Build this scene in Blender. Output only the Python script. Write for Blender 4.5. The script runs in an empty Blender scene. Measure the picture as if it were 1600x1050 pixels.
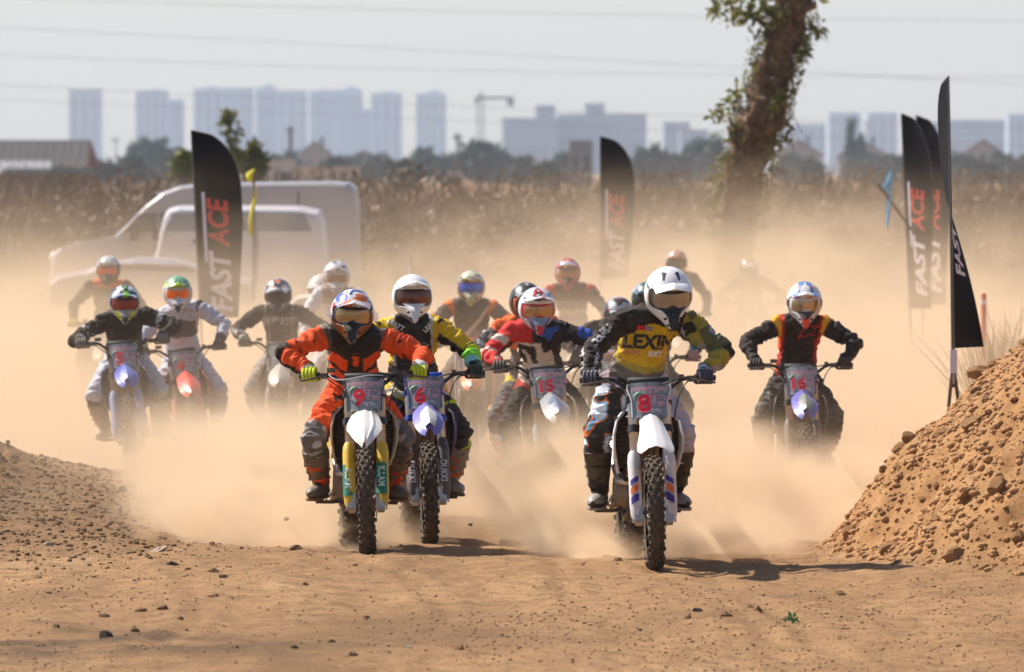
import bpy, bmesh, math, random
import numpy as np
from mathutils import Vector, Matrix, Euler, noise as mnoise

# ------------------------------------------------------------------ camera, sky, sun, exposure
SC = bpy.context.scene
COL = SC.collection
R = math.radians
F = 10600.0            # focal length in photograph pixels (1600 wide)
CAMZ = 2.35
HZ = 265.0             # horizon row in the photograph

cam_d = bpy.data.cameras.new('camera')
cam = bpy.data.objects.new('camera', cam_d); COL.objects.link(cam)
cam_d.sensor_width = 36.0
cam_d.lens = F / 1600 * 36.0
cam_d.clip_start = 1.0; cam_d.clip_end = 30000
cam.location = (0, 0, CAMZ)
cam.rotation_euler = (math.pi / 2 - math.atan((525 - HZ) / F), 0, 0)
cam_d.dof.use_dof = True
cam_d.dof.focus_distance = 42.0
cam_d.dof.aperture_fstop = 5.6
SC.camera = cam

SUN_EL, SUN_AZ = R(48), R(-60)       # azimuth measured from +Y (view direction) towards +X
sun_dir = Vector((math.sin(SUN_AZ) * math.cos(SUN_EL), math.cos(SUN_AZ) * math.cos(SUN_EL), math.sin(SUN_EL)))
W = bpy.data.worlds.new('World'); SC.world = W; W.use_nodes = True
nt = W.node_tree
sky = nt.nodes.new('ShaderNodeTexSky'); sky.sky_type = 'NISHITA'; sky.sun_disc = False
sky.sun_elevation = SUN_EL; sky.sun_rotation = SUN_AZ
sky.air_density = 1.0; sky.dust_density = 0.5; sky.ozone_density = 0.6
bg = nt.nodes['Background']; bg.inputs['Strength'].default_value = 0.08
nt.links.new(sky.outputs[0], bg.inputs['Color'])
sl = bpy.data.lights.new('sun', 'SUN'); sl.energy = 5.0; sl.angle = R(0.6); sl.color = (1.0, 0.90, 0.78)
so = bpy.data.objects.new('sun', sl); COL.objects.link(so)
so.rotation_euler = sun_dir.to_track_quat('Z', 'Y').to_euler()
so.location = (-20, 30, 30)

vs = SC.view_settings
vs.view_transform = 'Standard'; vs.look = 'None'; vs.gamma = 1.0; vs.use_curve_mapping = False
vs.exposure = 0.60
SC.render.engine = 'CYCLES'
cy = SC.cycles
cy.volume_bounces = 2; cy.max_bounces = 6; cy.diffuse_bounces = 2; cy.glossy_bounces = 2
cy.transparent_max_bounces = 8; cy.transmission_bounces = 4
cy.volume_step_rate = 20; cy.volume_max_steps = 28
cy.use_denoising = True
cy.use_adaptive_sampling = True; cy.adaptive_threshold = 0.03
cy.sample_clamp_indirect = 6.0

def P(px, py, d):
    """world point seen at photograph pixel (px, py) at distance d"""
    return Vector(((px - 800) / F * d, d, CAMZ - (py - HZ) / F * d))

# ------------------------------------------------------------------ small helpers
def tag(o, label=None, cat=None, group=None, kind=None):
    if label: o['label'] = label
    if cat: o['category'] = cat
    if group: o['group'] = group
    if kind: o['kind'] = kind
    return o

def empty(name, loc=(0, 0, 0), rot=(0, 0, 0)):
    o = bpy.data.objects.new(name, None); COL.objects.link(o)
    o.location = loc; o.rotation_euler = rot; o.empty_display_size = 0.1
    return o

def link(name, me, parent=None, mat=None):
    o = bpy.data.objects.new(name, me); COL.objects.link(o)
    if parent: o.parent = parent
    if mat is not None:
        me.materials.clear()
        for m in (mat if isinstance(mat, (list, tuple)) else [mat]): me.materials.append(m)
    return o

def mesh_np(name, v, f, smooth=False):
    me = bpy.data.meshes.new(name)
    me.from_pydata([tuple(p) for p in v], [], [tuple(q) for q in f])
    if smooth: me.polygons.foreach_set('use_smooth', [True] * len(me.polygons))
    me.update()
    return me

class MB:
    """collects shapes for ONE mesh"""
    def __init__(s): s.v = []; s.f = []; s.m = []; s.sm = []; s.cur = 0
    def mat(s, i): s.cur = i; return s
    def add(s, v, f, smooth=False):
        n = len(s.v)
        s.v += [tuple(p) for p in v]
        for q in f: s.f.append(tuple(i + n for i in q)); s.m.append(s.cur); s.sm.append(smooth)
        return s
    def box(s, c, size, rot=None, taper=1.0, bev=0.0):
        hx, hy, hz = size[0] / 2, size[1] / 2, size[2] / 2
        pts = []
        for z in (-1, 1):
            k = taper if z > 0 else 1
            for x, y in ((-1, -1), (1, -1), (1, 1), (-1, 1)): pts.append(Vector((x * hx * k, y * hy * k, z * hz)))
        if rot is not None:
            M = rot if isinstance(rot, Matrix) else Euler(rot).to_matrix()
            pts = [M @ p for p in pts]
        pts = [p + Vector(c) for p in pts]
        return s.add(pts, [(0, 3, 2, 1), (4, 5, 6, 7), (0, 1, 5, 4), (1, 2, 6, 5), (2, 3, 7, 6), (3, 0, 4, 7)])
    def tube(s, pts, rad, n=10, closed=False, cap=True, flat=1.0, up=None):
        """swept tube; rad a number or a list; flat squeezes the second axis"""
        pts = [Vector(p) for p in pts]; k = len(pts)
        rad = [rad] * k if not isinstance(rad, (list, tuple)) else rad
        rings = []; t0 = None; u = None
        for i, p in enumerate(pts):
            if closed: t = pts[(i + 1) % k] - pts[i - 1]
            elif i == 0: t = pts[1] - p
            elif i == k - 1: t = p - pts[i - 1]
            else: t = (pts[i + 1] - p).normalized() + (p - pts[i - 1]).normalized()
            t.normalize()
            if u is None:
                a = Vector(up) if up is not None else (Vector((0, 0, 1)) if abs(t.z) < 0.9 else Vector((1, 0, 0)))
                u = (a - t * a.dot(t)).normalized()
            else:
                u = u - t * u.dot(t)
                u = u.normalized() if u.length > 1e-6 else Vector((1, 0, 0))
            w = t.cross(u)
            r = rad[i]
            fl = flat[i] if isinstance(flat, (list, tuple)) else flat
            rings.append([p + u * (math.cos(2 * math.pi * j / n) * r) + w * (math.sin(2 * math.pi * j / n) * r * fl) for j in range(n)])
        v = [q for r_ in rings for q in r_]
        f = []
        for i in range(k if closed else k - 1):
            a, b = i * n, ((i + 1) % k) * n
            for j in range(n):
                j2 = (j + 1) % n
                f.append((a + j, a + j2, b + j2, b + j))
        s.add(v, f, True)
        if cap and not closed:
            s.add(rings[0], [tuple(range(n))[::-1]]); s.add(rings[-1], [tuple(range(n))])
        return s
    def sphere(s, c, r, nu=12, nv=8, rot=None):
        r = (r, r, r) if not isinstance(r, (list, tuple)) else r
        v = []; f = []
        for i in range(nv + 1):
            th = math.pi * i / nv
            for j in range(nu):
                ph = 2 * math.pi * j / nu
                p = Vector((r[0] * math.sin(th) * math.cos(ph), r[1] * math.sin(th) * math.sin(ph), r[2] * math.cos(th)))
                if rot is not None: p = rot @ p
                v.append(p + Vector(c))
        for i in range(nv):
            for j in range(nu):
                j2 = (j + 1) % nu
                f.append((i * nu + j, (i + 1) * nu + j, (i + 1) * nu + j2, i * nu + j2))
        return s.add(v, f, True)
    def grid(s, rows, smooth=True, thick=0.0, flip=False):
        """surface through rows of points; thick gives it a back and a rim"""
        n = len(rows[0]); k = len(rows)
        v = [Vector(p) for r_ in rows for p in r_]; f = []
        for i in range(k - 1):
            for j in range(n - 1):
                q = (i * n + j, i * n + j + 1, (i + 1) * n + j + 1, (i + 1) * n + j)
                f.append(q[::-1] if flip else q)
        if not thick: return s.add(v, f, smooth)
        nr = [Vector((0, 0, 0)) for _ in v]
        for q in f:
            w = (v[q[1]] - v[q[0]]).cross(v[q[2]] - v[q[0]])
            if w.length > 0: w.normalize()
            for i in q: nr[i] += w
        b = [p - (nn.normalized() if nn.length > 0 else nn) * thick for p, nn in zip(v, nr)]
        m = len(v)
        s.add(v + b, f + [tuple(i + m for i in q[::-1]) for q in f], smooth)
        rim = [j for j in range(n)] + [i * n + n - 1 for i in range(1, k)] + [(k - 1) * n + j for j in range(n - 2, -1, -1)] + [i * n for i in range(k - 2, 0, -1)]
        rf = []
        vv = [v[i] for i in rim] + [b[i] for i in rim]; L = len(rim)
        for i in range(L):
            q = (i, i + L, (i + 1) % L + L, (i + 1) % L)
            rf.append(q[::-1] if flip else q)
        return s.add(vv, rf, False)
    def prism(s, poly, thick, M=None):
        """flat polygon (x,z) extruded along y by thick, then M"""
        n = len(poly)
        v = [Vector((x, -thick / 2, z)) for x, z in poly] + [Vector((x, thick / 2, z)) for x, z in poly]
        if M is not None: v = [M @ p for p in v]
        f = [tuple(range(n)), tuple(range(2 * n - 1, n - 1, -1))]
        for i in range(n):
            j = (i + 1) % n
            f.append((i, i + n, j + n, j))
        return s.add(v, f)
    def xform(s, M):
        s.v = [tuple(M @ Vector(p)) for p in s.v]; return s
    def mesh(s, name):
        me = bpy.data.meshes.new(name)
        me.from_pydata(s.v, [], s.f)
        me.polygons.foreach_set('use_smooth', s.sm)
        me.polygons.foreach_set('material_index', s.m)
        me.update()
        return me
    def build(s, name, mats, parent=None):
        me = s.mesh(name)
        for m in (mats if isinstance(mats, (list, tuple)) else [mats]): me.materials.append(m)
        return link(name, me, parent)

def srgb(r, g, b):
    f = lambda c: (c / 255 / 12.92) if c / 255 <= 0.04045 else ((c / 255 + 0.055) / 1.055) ** 2.4
    return (f(r), f(g), f(b))

_mats = {}
def mat(name, col, rough=0.6, metal=0.0, spec=0.5, noise=0.0, nscale=8.0, bump=0.0, bscale=60.0, dust=0.0, attr=None, coat=0.0, trans=0.0):
    """procedural principled material: base colour broken by noise, optional dust film on upward and low faces, fine bump"""
    if name in _mats: return _mats[name]
    m = bpy.data.materials.new(name); m.use_nodes = True
    t = m.node_tree; b = t.nodes['Principled BSDF']; N = t.nodes.new; L = t.links.new
    b.inputs['Roughness'].default_value = rough; b.inputs['Metallic'].default_value = metal
    b.inputs['Specular IOR Level'].default_value = spec
    b.inputs['Coat Weight'].default_value = coat
    if trans: b.inputs['Transmission Weight'].default_value = trans
    tc = N('ShaderNodeTexCoord')
    if attr:
        src = N('ShaderNodeAttribute'); src.attribute_name = attr; src = src.outputs['Color']
    else:
        c = N('ShaderNodeRGB'); c.outputs[0].default_value = (*col, 1); src = c.outputs[0]
    if noise:
        nz = N('ShaderNodeTexNoise'); nz.inputs['Scale'].default_value = nscale; nz.inputs['Detail'].default_value = 5
        L(tc.outputs['Object'], nz.inputs['Vector'])
        mr = N('ShaderNodeMapRange'); mr.inputs['From Min'].default_value = 0.3; mr.inputs['From Max'].default_value = 0.7
        mr.inputs['To Min'].default_value = 1 - noise; mr.inputs['To Max'].default_value = 1 + noise
        L(nz.outputs['Fac'], mr.inputs['Value'])
        mx = N('ShaderNodeVectorMath'); mx.operation = 'SCALE'
        L(src, mx.inputs[0]); L(mr.outputs[0], mx.inputs['Scale']); src = mx.outputs[0]
    if dust:
        nz2 = N('ShaderNodeTexNoise'); nz2.inputs['Scale'].default_value = 14; nz2.inputs['Detail'].default_value = 6
        L(tc.outputs['Object'], nz2.inputs['Vector'])
        mr2 = N('ShaderNodeMapRange'); mr2.inputs['From Min'].default_value = 0.35; mr2.inputs['From Max'].default_value = 0.75
        mr2.inputs['To Min'].default_value = dust * 0.35; mr2.inputs['To Max'].default_value = min(1, dust * 1.6)
        L(nz2.outputs['Fac'], mr2.inputs['Value'])
        mix = N('ShaderNodeMix'); mix.data_type = 'RGBA'
        L(mr2.outputs[0], mix.inputs['Factor']); L(src, mix.inputs['A']); mix.inputs['B'].default_value = (0.40, 0.27, 0.16, 1)
        src = mix.outputs['Result']
        mr3 = N('ShaderNodeMapRange'); mr3.inputs['To Min'].default_value = rough; mr3.inputs['To Max'].default_value = 0.95
        L(mr2.outputs[0], mr3.inputs['Value']); L(mr3.outputs[0], b.inputs['Roughness'])
    L(src, b.inputs['Base Color'])
    if bump:
        nb = N('ShaderNodeTexNoise'); nb.inputs['Scale'].default_value = bscale; nb.inputs['Detail'].default_value = 6
        L(tc.outputs['Object'], nb.inputs['Vector'])
        bp = N('ShaderNodeBump'); bp.inputs['Strength'].default_value = bump; bp.inputs['Distance'].default_value = 0.02
        L(nb.outputs['Fac'], bp.inputs['Height']); L(bp.outputs[0], b.inputs['Normal'])
    _mats[name] = m
    return m

# vectorised value noise for terrain
def _hash(ix, iy, seed):
    h = (ix.astype(np.int64) * 374761393 + iy.astype(np.int64) * 668265263 + seed * 1274126177) & 0x7fffffff
    h = ((h ^ (h >> 13)) * 1274126177) & 0x7fffffff
    return ((h ^ (h >> 16)) & 0xffff) / 65535.0
def vnoise(x, y, seed=0):
    x = np.asarray(x, float); y = np.asarray(y, float)
    ix = np.floor(x); iy = np.floor(y); fx = x - ix; fy = y - iy
    fx = fx * fx * (3 - 2 * fx); fy = fy * fy * (3 - 2 * fy)
    a = _hash(ix, iy, seed); b = _hash(ix + 1, iy, seed); c = _hash(ix, iy + 1, seed); d = _hash(ix + 1, iy + 1, seed)
    return (a * (1 - fx) + b * fx) * (1 - fy) + (c * (1 - fx) + d * fx) * fy
def fbm(x, y, o=4, seed=0):
    s = 0; a = 0.5
    for i in range(o):
        s = s + a * (vnoise(x * 2 ** i, y * 2 ** i, seed + 7 * i) - 0.5); a *= 0.5
    return s
def sstep(a, b, x):
    t = np.clip((np.asarray(x, float) - a) / (b - a), 0, 1); return t * t * (3 - 2 * t)
# ------------------------------------------------------------------ terrain: one sheet from under the lens to the horizon
TX_Y = [28, 36, 38.5, 40.2, 42, 45, 50, 56, 64, 80, 120]
TX_X = [5.0, 4.0, 3.05, 2.35, 1.90, 2.12, 2.75, 3.15, 3.9, 5.5, 9.0]
def berm_h(x, y):
    xt = np.interp(y, TX_Y, TX_X) + 0.55 * fbm(np.asarray(y) * 0.8, np.asarray(x) * 0.7 + 3.3, 4, 5)
    h = np.clip(x - xt, 0, None) * 1.22
    h = np.where(h > 0, np.sqrt(h * h + 0.02) - 0.141, 0)
    top = 2.3 + 0.5 * fbm(np.asarray(x) * .4, np.asarray(y) * .4, 3, 8)
    h = top * np.tanh(h / top)
    return h * (1 - sstep(60, 85, y))
def left_h(x, y):
    # heap at the left edge of the track
    d2 = ((np.asarray(x) + 4.55) / 0.78) ** 2 + ((np.asarray(y) - 51.0) / 3.6) ** 2
    return 0.50 * np.exp(-d2 * 0.9)
def ground_base(x, y):
    x = np.asarray(x, float); y = np.asarray(y, float)
    mid = np.interp(y, [20, 40.6, 42, 44, 48, 52, 57, 64, 75, 110, 200, 9000], [0, 0, -0.02, -0.09, -0.18, -0.25, -0.32, -0.40, -0.45, -0.6, -0.3, 0])
    side = np.interp(y, [20, 46, 52, 60, 75, 110, 200, 9000], [0, 0, 0.0, -0.3, -0.45, -0.6, -0.3, 0])
    k = sstep(-2.15, -3.0, x)
    return mid * (1 - k) + side * k
def ground_h(x, y):
    x = np.asarray(x, float); y = np.asarray(y, float)
    near = 1 - sstep(56, 75, y)
    z = ground_base(x, y) + berm_h(x, y) + left_h(x, y)
    bm = sstep(0.02, 0.25, berm_h(x, y) + left_h(x, y))
    z = z + near * (0.15 * fbm(x * 0.7, y * 0.40, 4, 1)) * sstep(0.6, 1.6, np.abs(y - 43.5) + 0.25 * np.abs(x))
    z = z + near * (0.045 + 0.09 * bm) * fbm(x * 3.1, y * 2.2, 3, 2)
    z = z + near * (0.020 + 0.085 * bm) * fbm(x * 9, y * 7, 3, 3)
    z = z + near * (0.004 + 0.045 * bm) * fbm(x * 21, y * 13, 2, 4)
    # tyre ruts running towards the camera
    for rx_, ra_, rs_ in ((-1.0, 1.6, 0), (.30, 1.2, 11), (1.2, 1.6, 22), (-2.2, 1.5, 40), (.75, 1.0, 60)):
        cxr = rx_ + ra_ * fbm(y * .11 + rs_, y * 0 + rs_, 2, 9) - (y - 40) * .05
        w_ = vnoise(y * .5 + rs_, x * 0, 12)
        z = z - near * (1 - bm) * w_ * .012 * np.exp(-((x - cxr) / .06) ** 2) * (1 + .6 * np.sin(y * 34)) + near * (1 - bm) * w_ * .008 * np.exp(-((np.abs(x - cxr) - .12) / .05) ** 2)
    rut = np.sin((x + 0.15 * np.sin(y * 0.5)) * 9.0) * 0.006 * (1 - bm) * near
    return z + rut
def gz(x, y): return float(ground_h(np.array([x]), np.array([y]))[0])

def geo(a, b, n): return list(np.geomspace(a, b, n))
ys = list(np.arange(22, 30, 0.25)) + list(np.arange(30, 58, 0.055)) + list(np.arange(58, 75, 0.3)) + [75 + g for g in geo(1, 9000, 60)]
xp = list(np.arange(0, 5.2, 0.024)) + [5.2 + g for g in geo(0.06, 4000, 50)]
xs = [-q for q in xp[:0:-1]] + xp
XX, YY = np.meshgrid(np.array(xs), np.array(ys))
ZZ = ground_h(XX, YY)
nx, ny = len(xs), len(ys)
me = bpy.data.meshes.new('ground')
idx = np.arange(nx * ny).reshape(ny, nx)
quads = np.stack([idx[:-1, :-1], idx[:-1, 1:], idx[1:, 1:], idx[1:, :-1]], -1).reshape(-1, 4)
me.vertices.add(nx * ny); me.vertices.foreach_set('co', np.stack([XX, YY, ZZ], -1).reshape(-1).astype(np.float32))
me.loops.add(quads.size); me.loops.foreach_set('vertex_index', quads.reshape(-1).astype(np.int32))
me.polygons.add(len(quads)); me.polygons.foreach_set('loop_start', np.arange(0, quads.size, 4, dtype=np.int32))
me.polygons.foreach_set('use_smooth', np.ones(len(quads), bool))
me.update(); me.validate()
# how much loose red fill lies here (mound) against trodden track soil
bmv = np.clip(sstep(0.0, 0.12, berm_h(XX, YY)), 0, 1).reshape(-1)
at = me.attributes.new('fill', 'FLOAT', 'POINT'); at.data.foreach_set('value', bmv.astype(np.float32))

gm = bpy.data.materials.new('track_soil'); gm.use_nodes = True
t = gm.node_tree; N = t.nodes.new; L = t.links.new; b = t.nodes['Principled BSDF']
b.inputs['Roughness'].default_value = 0.95; b.inputs['Specular IOR Level'].default_value = 0.15
geo_n = N('ShaderNodeNewGeometry')
def nz(scale, detail=6, rough=0.6, vec=None, sx=(1, 1, 1)):
    mp = N('ShaderNodeMapping'); mp.inputs['Scale'].default_value = sx
    L(geo_n.outputs['Position'], mp.inputs['Vector'])
    n = N('ShaderNodeTexNoise'); n.inputs['Scale'].default_value = scale; n.inputs['Detail'].default_value = detail; n.inputs['Roughness'].default_value = rough
    L(mp.outputs[0], n.inputs['Vector']); return n.outputs['Fac']
def ramp(src, stops):
    r = N('ShaderNodeValToRGB'); e = r.color_ramp.elements
    while len(e) < len(stops): e.new(0.5)
    for el, (p, c) in zip(e, stops): el.position = p; el.color = (*c, 1)
    L(src, r.inputs[0]); return r.outputs[0]
def mixc(f, a, c):
    m = N('ShaderNodeMix'); m.data_type = 'RGBA'
    if isinstance(f, float): m.inputs['Factor'].default_value = f
    else: L(f, m.inputs['Factor'])
    for s_, k in ((a, 'A'), (c, 'B')):
        if isinstance(s_, tuple): m.inputs[k].default_value = (*s_, 1)
        else: L(s_, m.inputs[k])
    return m.outputs['Result']
big = nz(0.55, 5, 0.6, sx=(1, 0.45, 1))
c1 = ramp(big, [(0.32, (0.206, 0.121, 0.063)), (0.47, (0.364, 0.213, 0.104)), (0.60, (0.423, 0.252, 0.125)), (0.74, (0.541, 0.347, 0.190))])
mid = nz(7, 6, 0.7, sx=(1, 0.7, 1))
c2 = mixc(ramp(mid, [(0.38, (.85, .85, .85)), (0.58, (0, 0, 0))]), c1, (0.234, 0.137, 0.066))
fine = nz(55, 4, 0.7)
c3 = mixc(ramp(fine, [(0.52, (0, 0, 0)), (0.72, (0.652, 0.620, 0.585))]), c2, (0.505, 0.332, 0.188))
c3 = mixc(ramp(nz(38, 3, 0.6), [(0.55, (0, 0, 0)), (0.68, (0.696, 0.661, 0.623))]), c3, (0.131, 0.078, 0.043))
dk = nz(1.3, 5, .65)
sxyz = N('ShaderNodeVectorMath'); sxyz.operation = 'DISTANCE'; L(geo_n.outputs['Position'], sxyz.inputs[0]); sxyz.inputs[1].default_value = (-2.15, 33.4, 0)
mrd = N('ShaderNodeMapRange'); L(sxyz.outputs['Value'], mrd.inputs[0]); mrd.inputs[1].default_value = 1.9; mrd.inputs[2].default_value = .5
mm = N('ShaderNodeMath'); mm.operation = 'MULTIPLY'; L(mrd.outputs[0], mm.inputs[0]); L(ramp(dk, [(.38, (0, 0, 0)), (.56, (1, 1, 1))]), mm.inputs[1])
c3 = mixc(mm.outputs[0], c3, (.14, .088, .05))
dm = N('ShaderNodeVectorMath'); dm.operation = 'DISTANCE'; L(geo_n.outputs['Position'], dm.inputs[0]); dm.inputs[1].default_value = (-4.3, 47.5, 0)
mrm = N('ShaderNodeMapRange'); L(dm.outputs['Value'], mrm.inputs[0]); mrm.inputs[1].default_value = 6.5; mrm.inputs[2].default_value = 2.0
ml = N('ShaderNodeMath'); ml.operation = 'MULTIPLY'; L(mrm.outputs[0], ml.inputs[0]); L(ramp(nz(2.2, 5, .65), [(.34, (.25, .25, .25)), (.56, (1, 1, 1))]), ml.inputs[1])
c3 = mixc(ml.outputs[0], c3, (.20, .122, .066))
fill = N('ShaderNodeAttribute'); fill.attribute_name = 'fill'
red = ramp(nz(3.5, 6, 0.7), [(0.30, (0.281, 0.143, 0.061)), (0.52, (0.413, 0.226, 0.100)), (0.75, (0.463, 0.279, 0.140))])
c4 = mixc(fill.outputs['Fac'], c3, red)
L(c4, b.inputs['Base Color'])
bp = N('ShaderNodeBump'); bp.inputs['Strength'].default_value = 0.7; bp.inputs['Distance'].default_value = 0.026
L(nz(42, 7, 0.75), bp.inputs['Height']); L(bp.outputs[0], b.inputs['Normal'])
ground = link('ground', me, None, gm); tag(ground, 'bare reddish brown dirt of the race track', None, None, 'structure')
# ------------------------------------------------------------------ dirt bikes (front tyre contact at the origin, nose towards -Y)
RAKE = R(26.5)
FR = 0.345            # front wheel radius
AX = Vector((0, 0, FR))
UPA = Vector((0, math.sin(RAKE), math.cos(RAKE)))
def fk(l, x=0.0, fwd=0.0):
    """point at length l up the fork line, x to the side, fwd ahead of it"""
    return AX + UPA * l + Vector((x, 0, 0)) + Vector((0, -math.cos(RAKE), math.sin(RAKE))) * fwd
FKM = Matrix((( 1, 0, 0), (0, math.cos(RAKE), math.sin(RAKE)), (0, -math.sin(RAKE), math.cos(RAKE))))   # local z -> fork line
WB = 1.47
RR = 0.330

_cache = {}
def part(root, name, key, fn, mats, M=None, parent=None):
    mats = mats if isinstance(mats, (list, tuple)) else [mats]
    k = (key, tuple(m.name for m in mats))
    if k not in _cache:
        mb = MB(); fn(mb); me = mb.mesh(name)
        for m in mats: me.materials.append(m)
        _cache[k] = me
    o = bpy.data.objects.new(name, _cache[k]); COL.objects.link(o); o.parent = parent or root
    if M is not None: o.matrix_local = M
    return o

rubber = mat('knobbly_rubber', (0.030, 0.027, 0.024), 0.85, noise=0.3, nscale=40, dust=0.15)
black_pl = mat('black_plastic', (0.015, 0.015, 0.017), 0.5, dust=0.10, bump=0.1)
dark_metal = mat('dark_metal', (0.06, 0.06, 0.065), 0.45, 0.6, dust=0.30)
alu = mat('brushed_aluminium', (0.62, 0.60, 0.57), 0.38, 0.85, noise=0.1, dust=0.22)
alu_dirty = mat('dirty_engine_metal', (0.30, 0.27, 0.24), 0.6, 0.5, noise=0.3, nscale=20, dust=0.55)
steel = mat('bright_steel', (0.7, 0.7, 0.7), 0.25, 1.0, dust=0.12)
seat_m = mat('seat_cover', (0.02, 0.02, 0.022), 0.8, bump=0.3, bscale=200)
radiator_m = mat('radiator_fins', (0.035, 0.033, 0.03), 0.6, 0.4, dust=0.25)
tan_mud = mat('mudcaked_plastic', (0.33, 0.20, 0.105), 0.9, noise=0.25, nscale=15, bump=0.4)
cable_m = mat('black_cable', (0.02, 0.02, 0.02), 0.5)
silver_cable = mat('pale_hose', (0.5, 0.5, 0.5), 0.4)
plate_m = None
def plate_material(name, light):
    m = bpy.data.materials.new(name); m.use_nodes = True
    t = m.node_tree; b = t.nodes['Principled BSDF']; N = t.nodes.new; L = t.links.new
    tc = N('ShaderNodeTexCoord'); nz_ = N('ShaderNodeTexNoise'); nz_.inputs['Scale'].default_value = 22; nz_.inputs['Detail'].default_value = 4
    L(tc.outputs['Object'], nz_.inputs['Vector'])
    r = N('ShaderNodeValToRGB'); e = r.color_ramp.elements
    k = light
    cols = [(0.30, (0.06, 0.06, 0.072)), (0.46, (0.14, 0.14, 0.152)), (0.56, (0.11, 0.13, 0.125)), (0.70, (0.27, 0.245, 0.265))]
    while len(e) < 4: e.new(0.5)
    for el, (p, c) in zip(e, cols): el.position = p; el.color = (c[0] * k, c[1] * k, c[2] * k, 1)
    L(nz_.outputs['Fac'], r.inputs[0]); L(r.outputs[0], b.inputs['Base Color'])
    b.inputs['Roughness'].default_value = 0.45
    return m
plate_m = plate_material('printed_plate', 1.9); plate_m2 = plate_material('printed_plate_pale', 2.6)
num_red = mat('number_red', srgb(206, 22, 48), 0.5)
num_rim = mat('number_outline', srgb(230, 170, 180), 0.5)
txt_pink = mat('pink_print', srgb(222, 158, 176), 0.5)
txt_blue = mat('lilac_print', srgb(150, 130, 180), 0.5)
ring_green = mat('green_print', srgb(120, 165, 135), 0.5)
white_print = mat('white_print', (0.75, 0.75, 0.78), 0.5)
black_print = mat('black_print', (0.015, 0.015, 0.018), 0.5)

def b_tyre(R0, half, knob_h, rows, mb):
    """carcass and knobs of a motocross tyre, axle along x through the origin"""
    prof = []
    for k in range(11):
        a = -2.35 + 4.7 * k / 10
        prof.append((half * math.sin(a) * 0.98 if abs(a) < 1.57 else half * (0.98 - 0.22 * (abs(a) - 1.57)) * (1 if a > 0 else -1), R0 - knob_h - half * (1 - math.cos(a)) * 0.82))
    n = 64
    v = []; f = []
    for i in range(n):
        th = 2 * math.pi * i / n
        for (x, r) in prof: v.append((x, -math.sin(th) * r, math.cos(th) * r))
    K = len(prof)
    for i in range(n):
        for j in range(K - 1):
            a = i * K + j; b2 = ((i + 1) % n) * K + j
            f.append((a, a + 1, b2 + 1, b2))
    mb.add(v, f, True)
    w = half
    for i in range(rows):
        th = 2 * math.pi * i / rows
        lst = [(-0.36, .30, 0), (0.36, .30, 0), (-0.98, .26, 1), (0.98, .26, 1)] if i % 2 == 0 else [(0.0, .34, 0), (-0.72, .28, 2), (0.72, .28, 2)]
        for (u, wd, kind) in lst:
            a = u * 1.15
            cx = w * math.sin(a); cr = R0 - knob_h - w * (1 - math.cos(a)) * 0.82
            nx_, nr = math.sin(a), math.cos(a)
            hw = wd * w * 0.62; ht = R0 * math.pi / rows * 0.62
            th2 = th
            ring = []
            for lvl, sc in ((-0.15, 1.12), (1.0, 0.86)):
                for (sx, sy) in ((-1, -1), (1, -1), (1, 1), (-1, 1)):
                    x = cx + nx_ * knob_h * lvl + nr * sx * hw * sc
                    r = cr + nr * knob_h * lvl - nx_ * sx * hw * sc
                    ang = th2 + sy * ht * sc / R0
                    ring.append((x, -math.sin(ang) * r, math.cos(ang) * r))
            mb.add(ring, [(4, 5, 6, 7), (0, 1, 5, 4), (1, 2, 6, 5), (2, 3, 7, 6), (3, 0, 4, 7)])

def ring_pts(r, x=0.0, n=40): return [(x, -math.sin(2 * math.pi * i / n) * r, math.cos(2 * math.pi * i / n) * r) for i in range(n)]
def b_rim(r, w, mb):
    prof = [(-w, r + .012), (-w, r), (-w * .5, r - .012), (0, r - .015), (w * .5, r - .012), (w, r), (w, r + .012)]
    n = 56; v = []; f = []; K = len(prof)
    for i in range(n):
        th = 2 * math.pi * i / n
        for x, q in prof: v.append((x, -math.sin(th) * q, math.cos(th) * q))
    for i in range(n):
        for j in range(K - 1): a = i * K + j; c = ((i + 1) % n) * K + j; f.append((a, c, c + 1, a + 1))
    mb.add(v, f, True)
def b_spokes(r, w, mb):
    for i in range(32):
        th = 2 * math.pi * i / 32; s = 1 if i % 2 else -1; t2 = th + (0.28 if (i // 2) % 2 else -0.28)
        mb.tube([(s * w, -math.sin(t2) * .035, math.cos(t2) * .035), (s * .004, -math.sin(th) * r, math.cos(th) * r)], .0024, 4, cap=False)
def b_hub(w, mb):
    mb.tube([(-w, 0, 0), (-w * .6, 0, 0), (w * .6, 0, 0), (w, 0, 0)], [.036, .026, .026, .036], 14)
    mb.tube([(-w - .05, 0, 0), (w + .05, 0, 0)], .013, 10)
def b_disc(r, x, mb):
    n = 36; v = []; f = []
    for i in range(n):
        th = 2 * math.pi * i / n; ro = r * (1 + .03 * math.cos(th * 9))
        for xx, q in ((x - .002, ro), (x + .002, ro), (x + .002, r * .66), (x - .002, r * .66)): v.append((xx, -math.sin(th) * q, math.cos(th) * q))
    for i in range(n):
        for j in range(4): a = i * 4 + j; c = ((i + 1) % n) * 4 + j; f.append((a, i * 4 + (j + 1) % 4, ((i + 1) % n) * 4 + (j + 1) % 4, c))
    mb.add(v, f)
    for i in range(6):
        th = 2 * math.pi * i / 6
        mb.tube([(x, -math.sin(th) * r * .28, math.cos(th) * r * .28), (x, -math.sin(th + .3) * r * .7, math.cos(th + .3) * r * .7)], .005, 4, cap=False)

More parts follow.
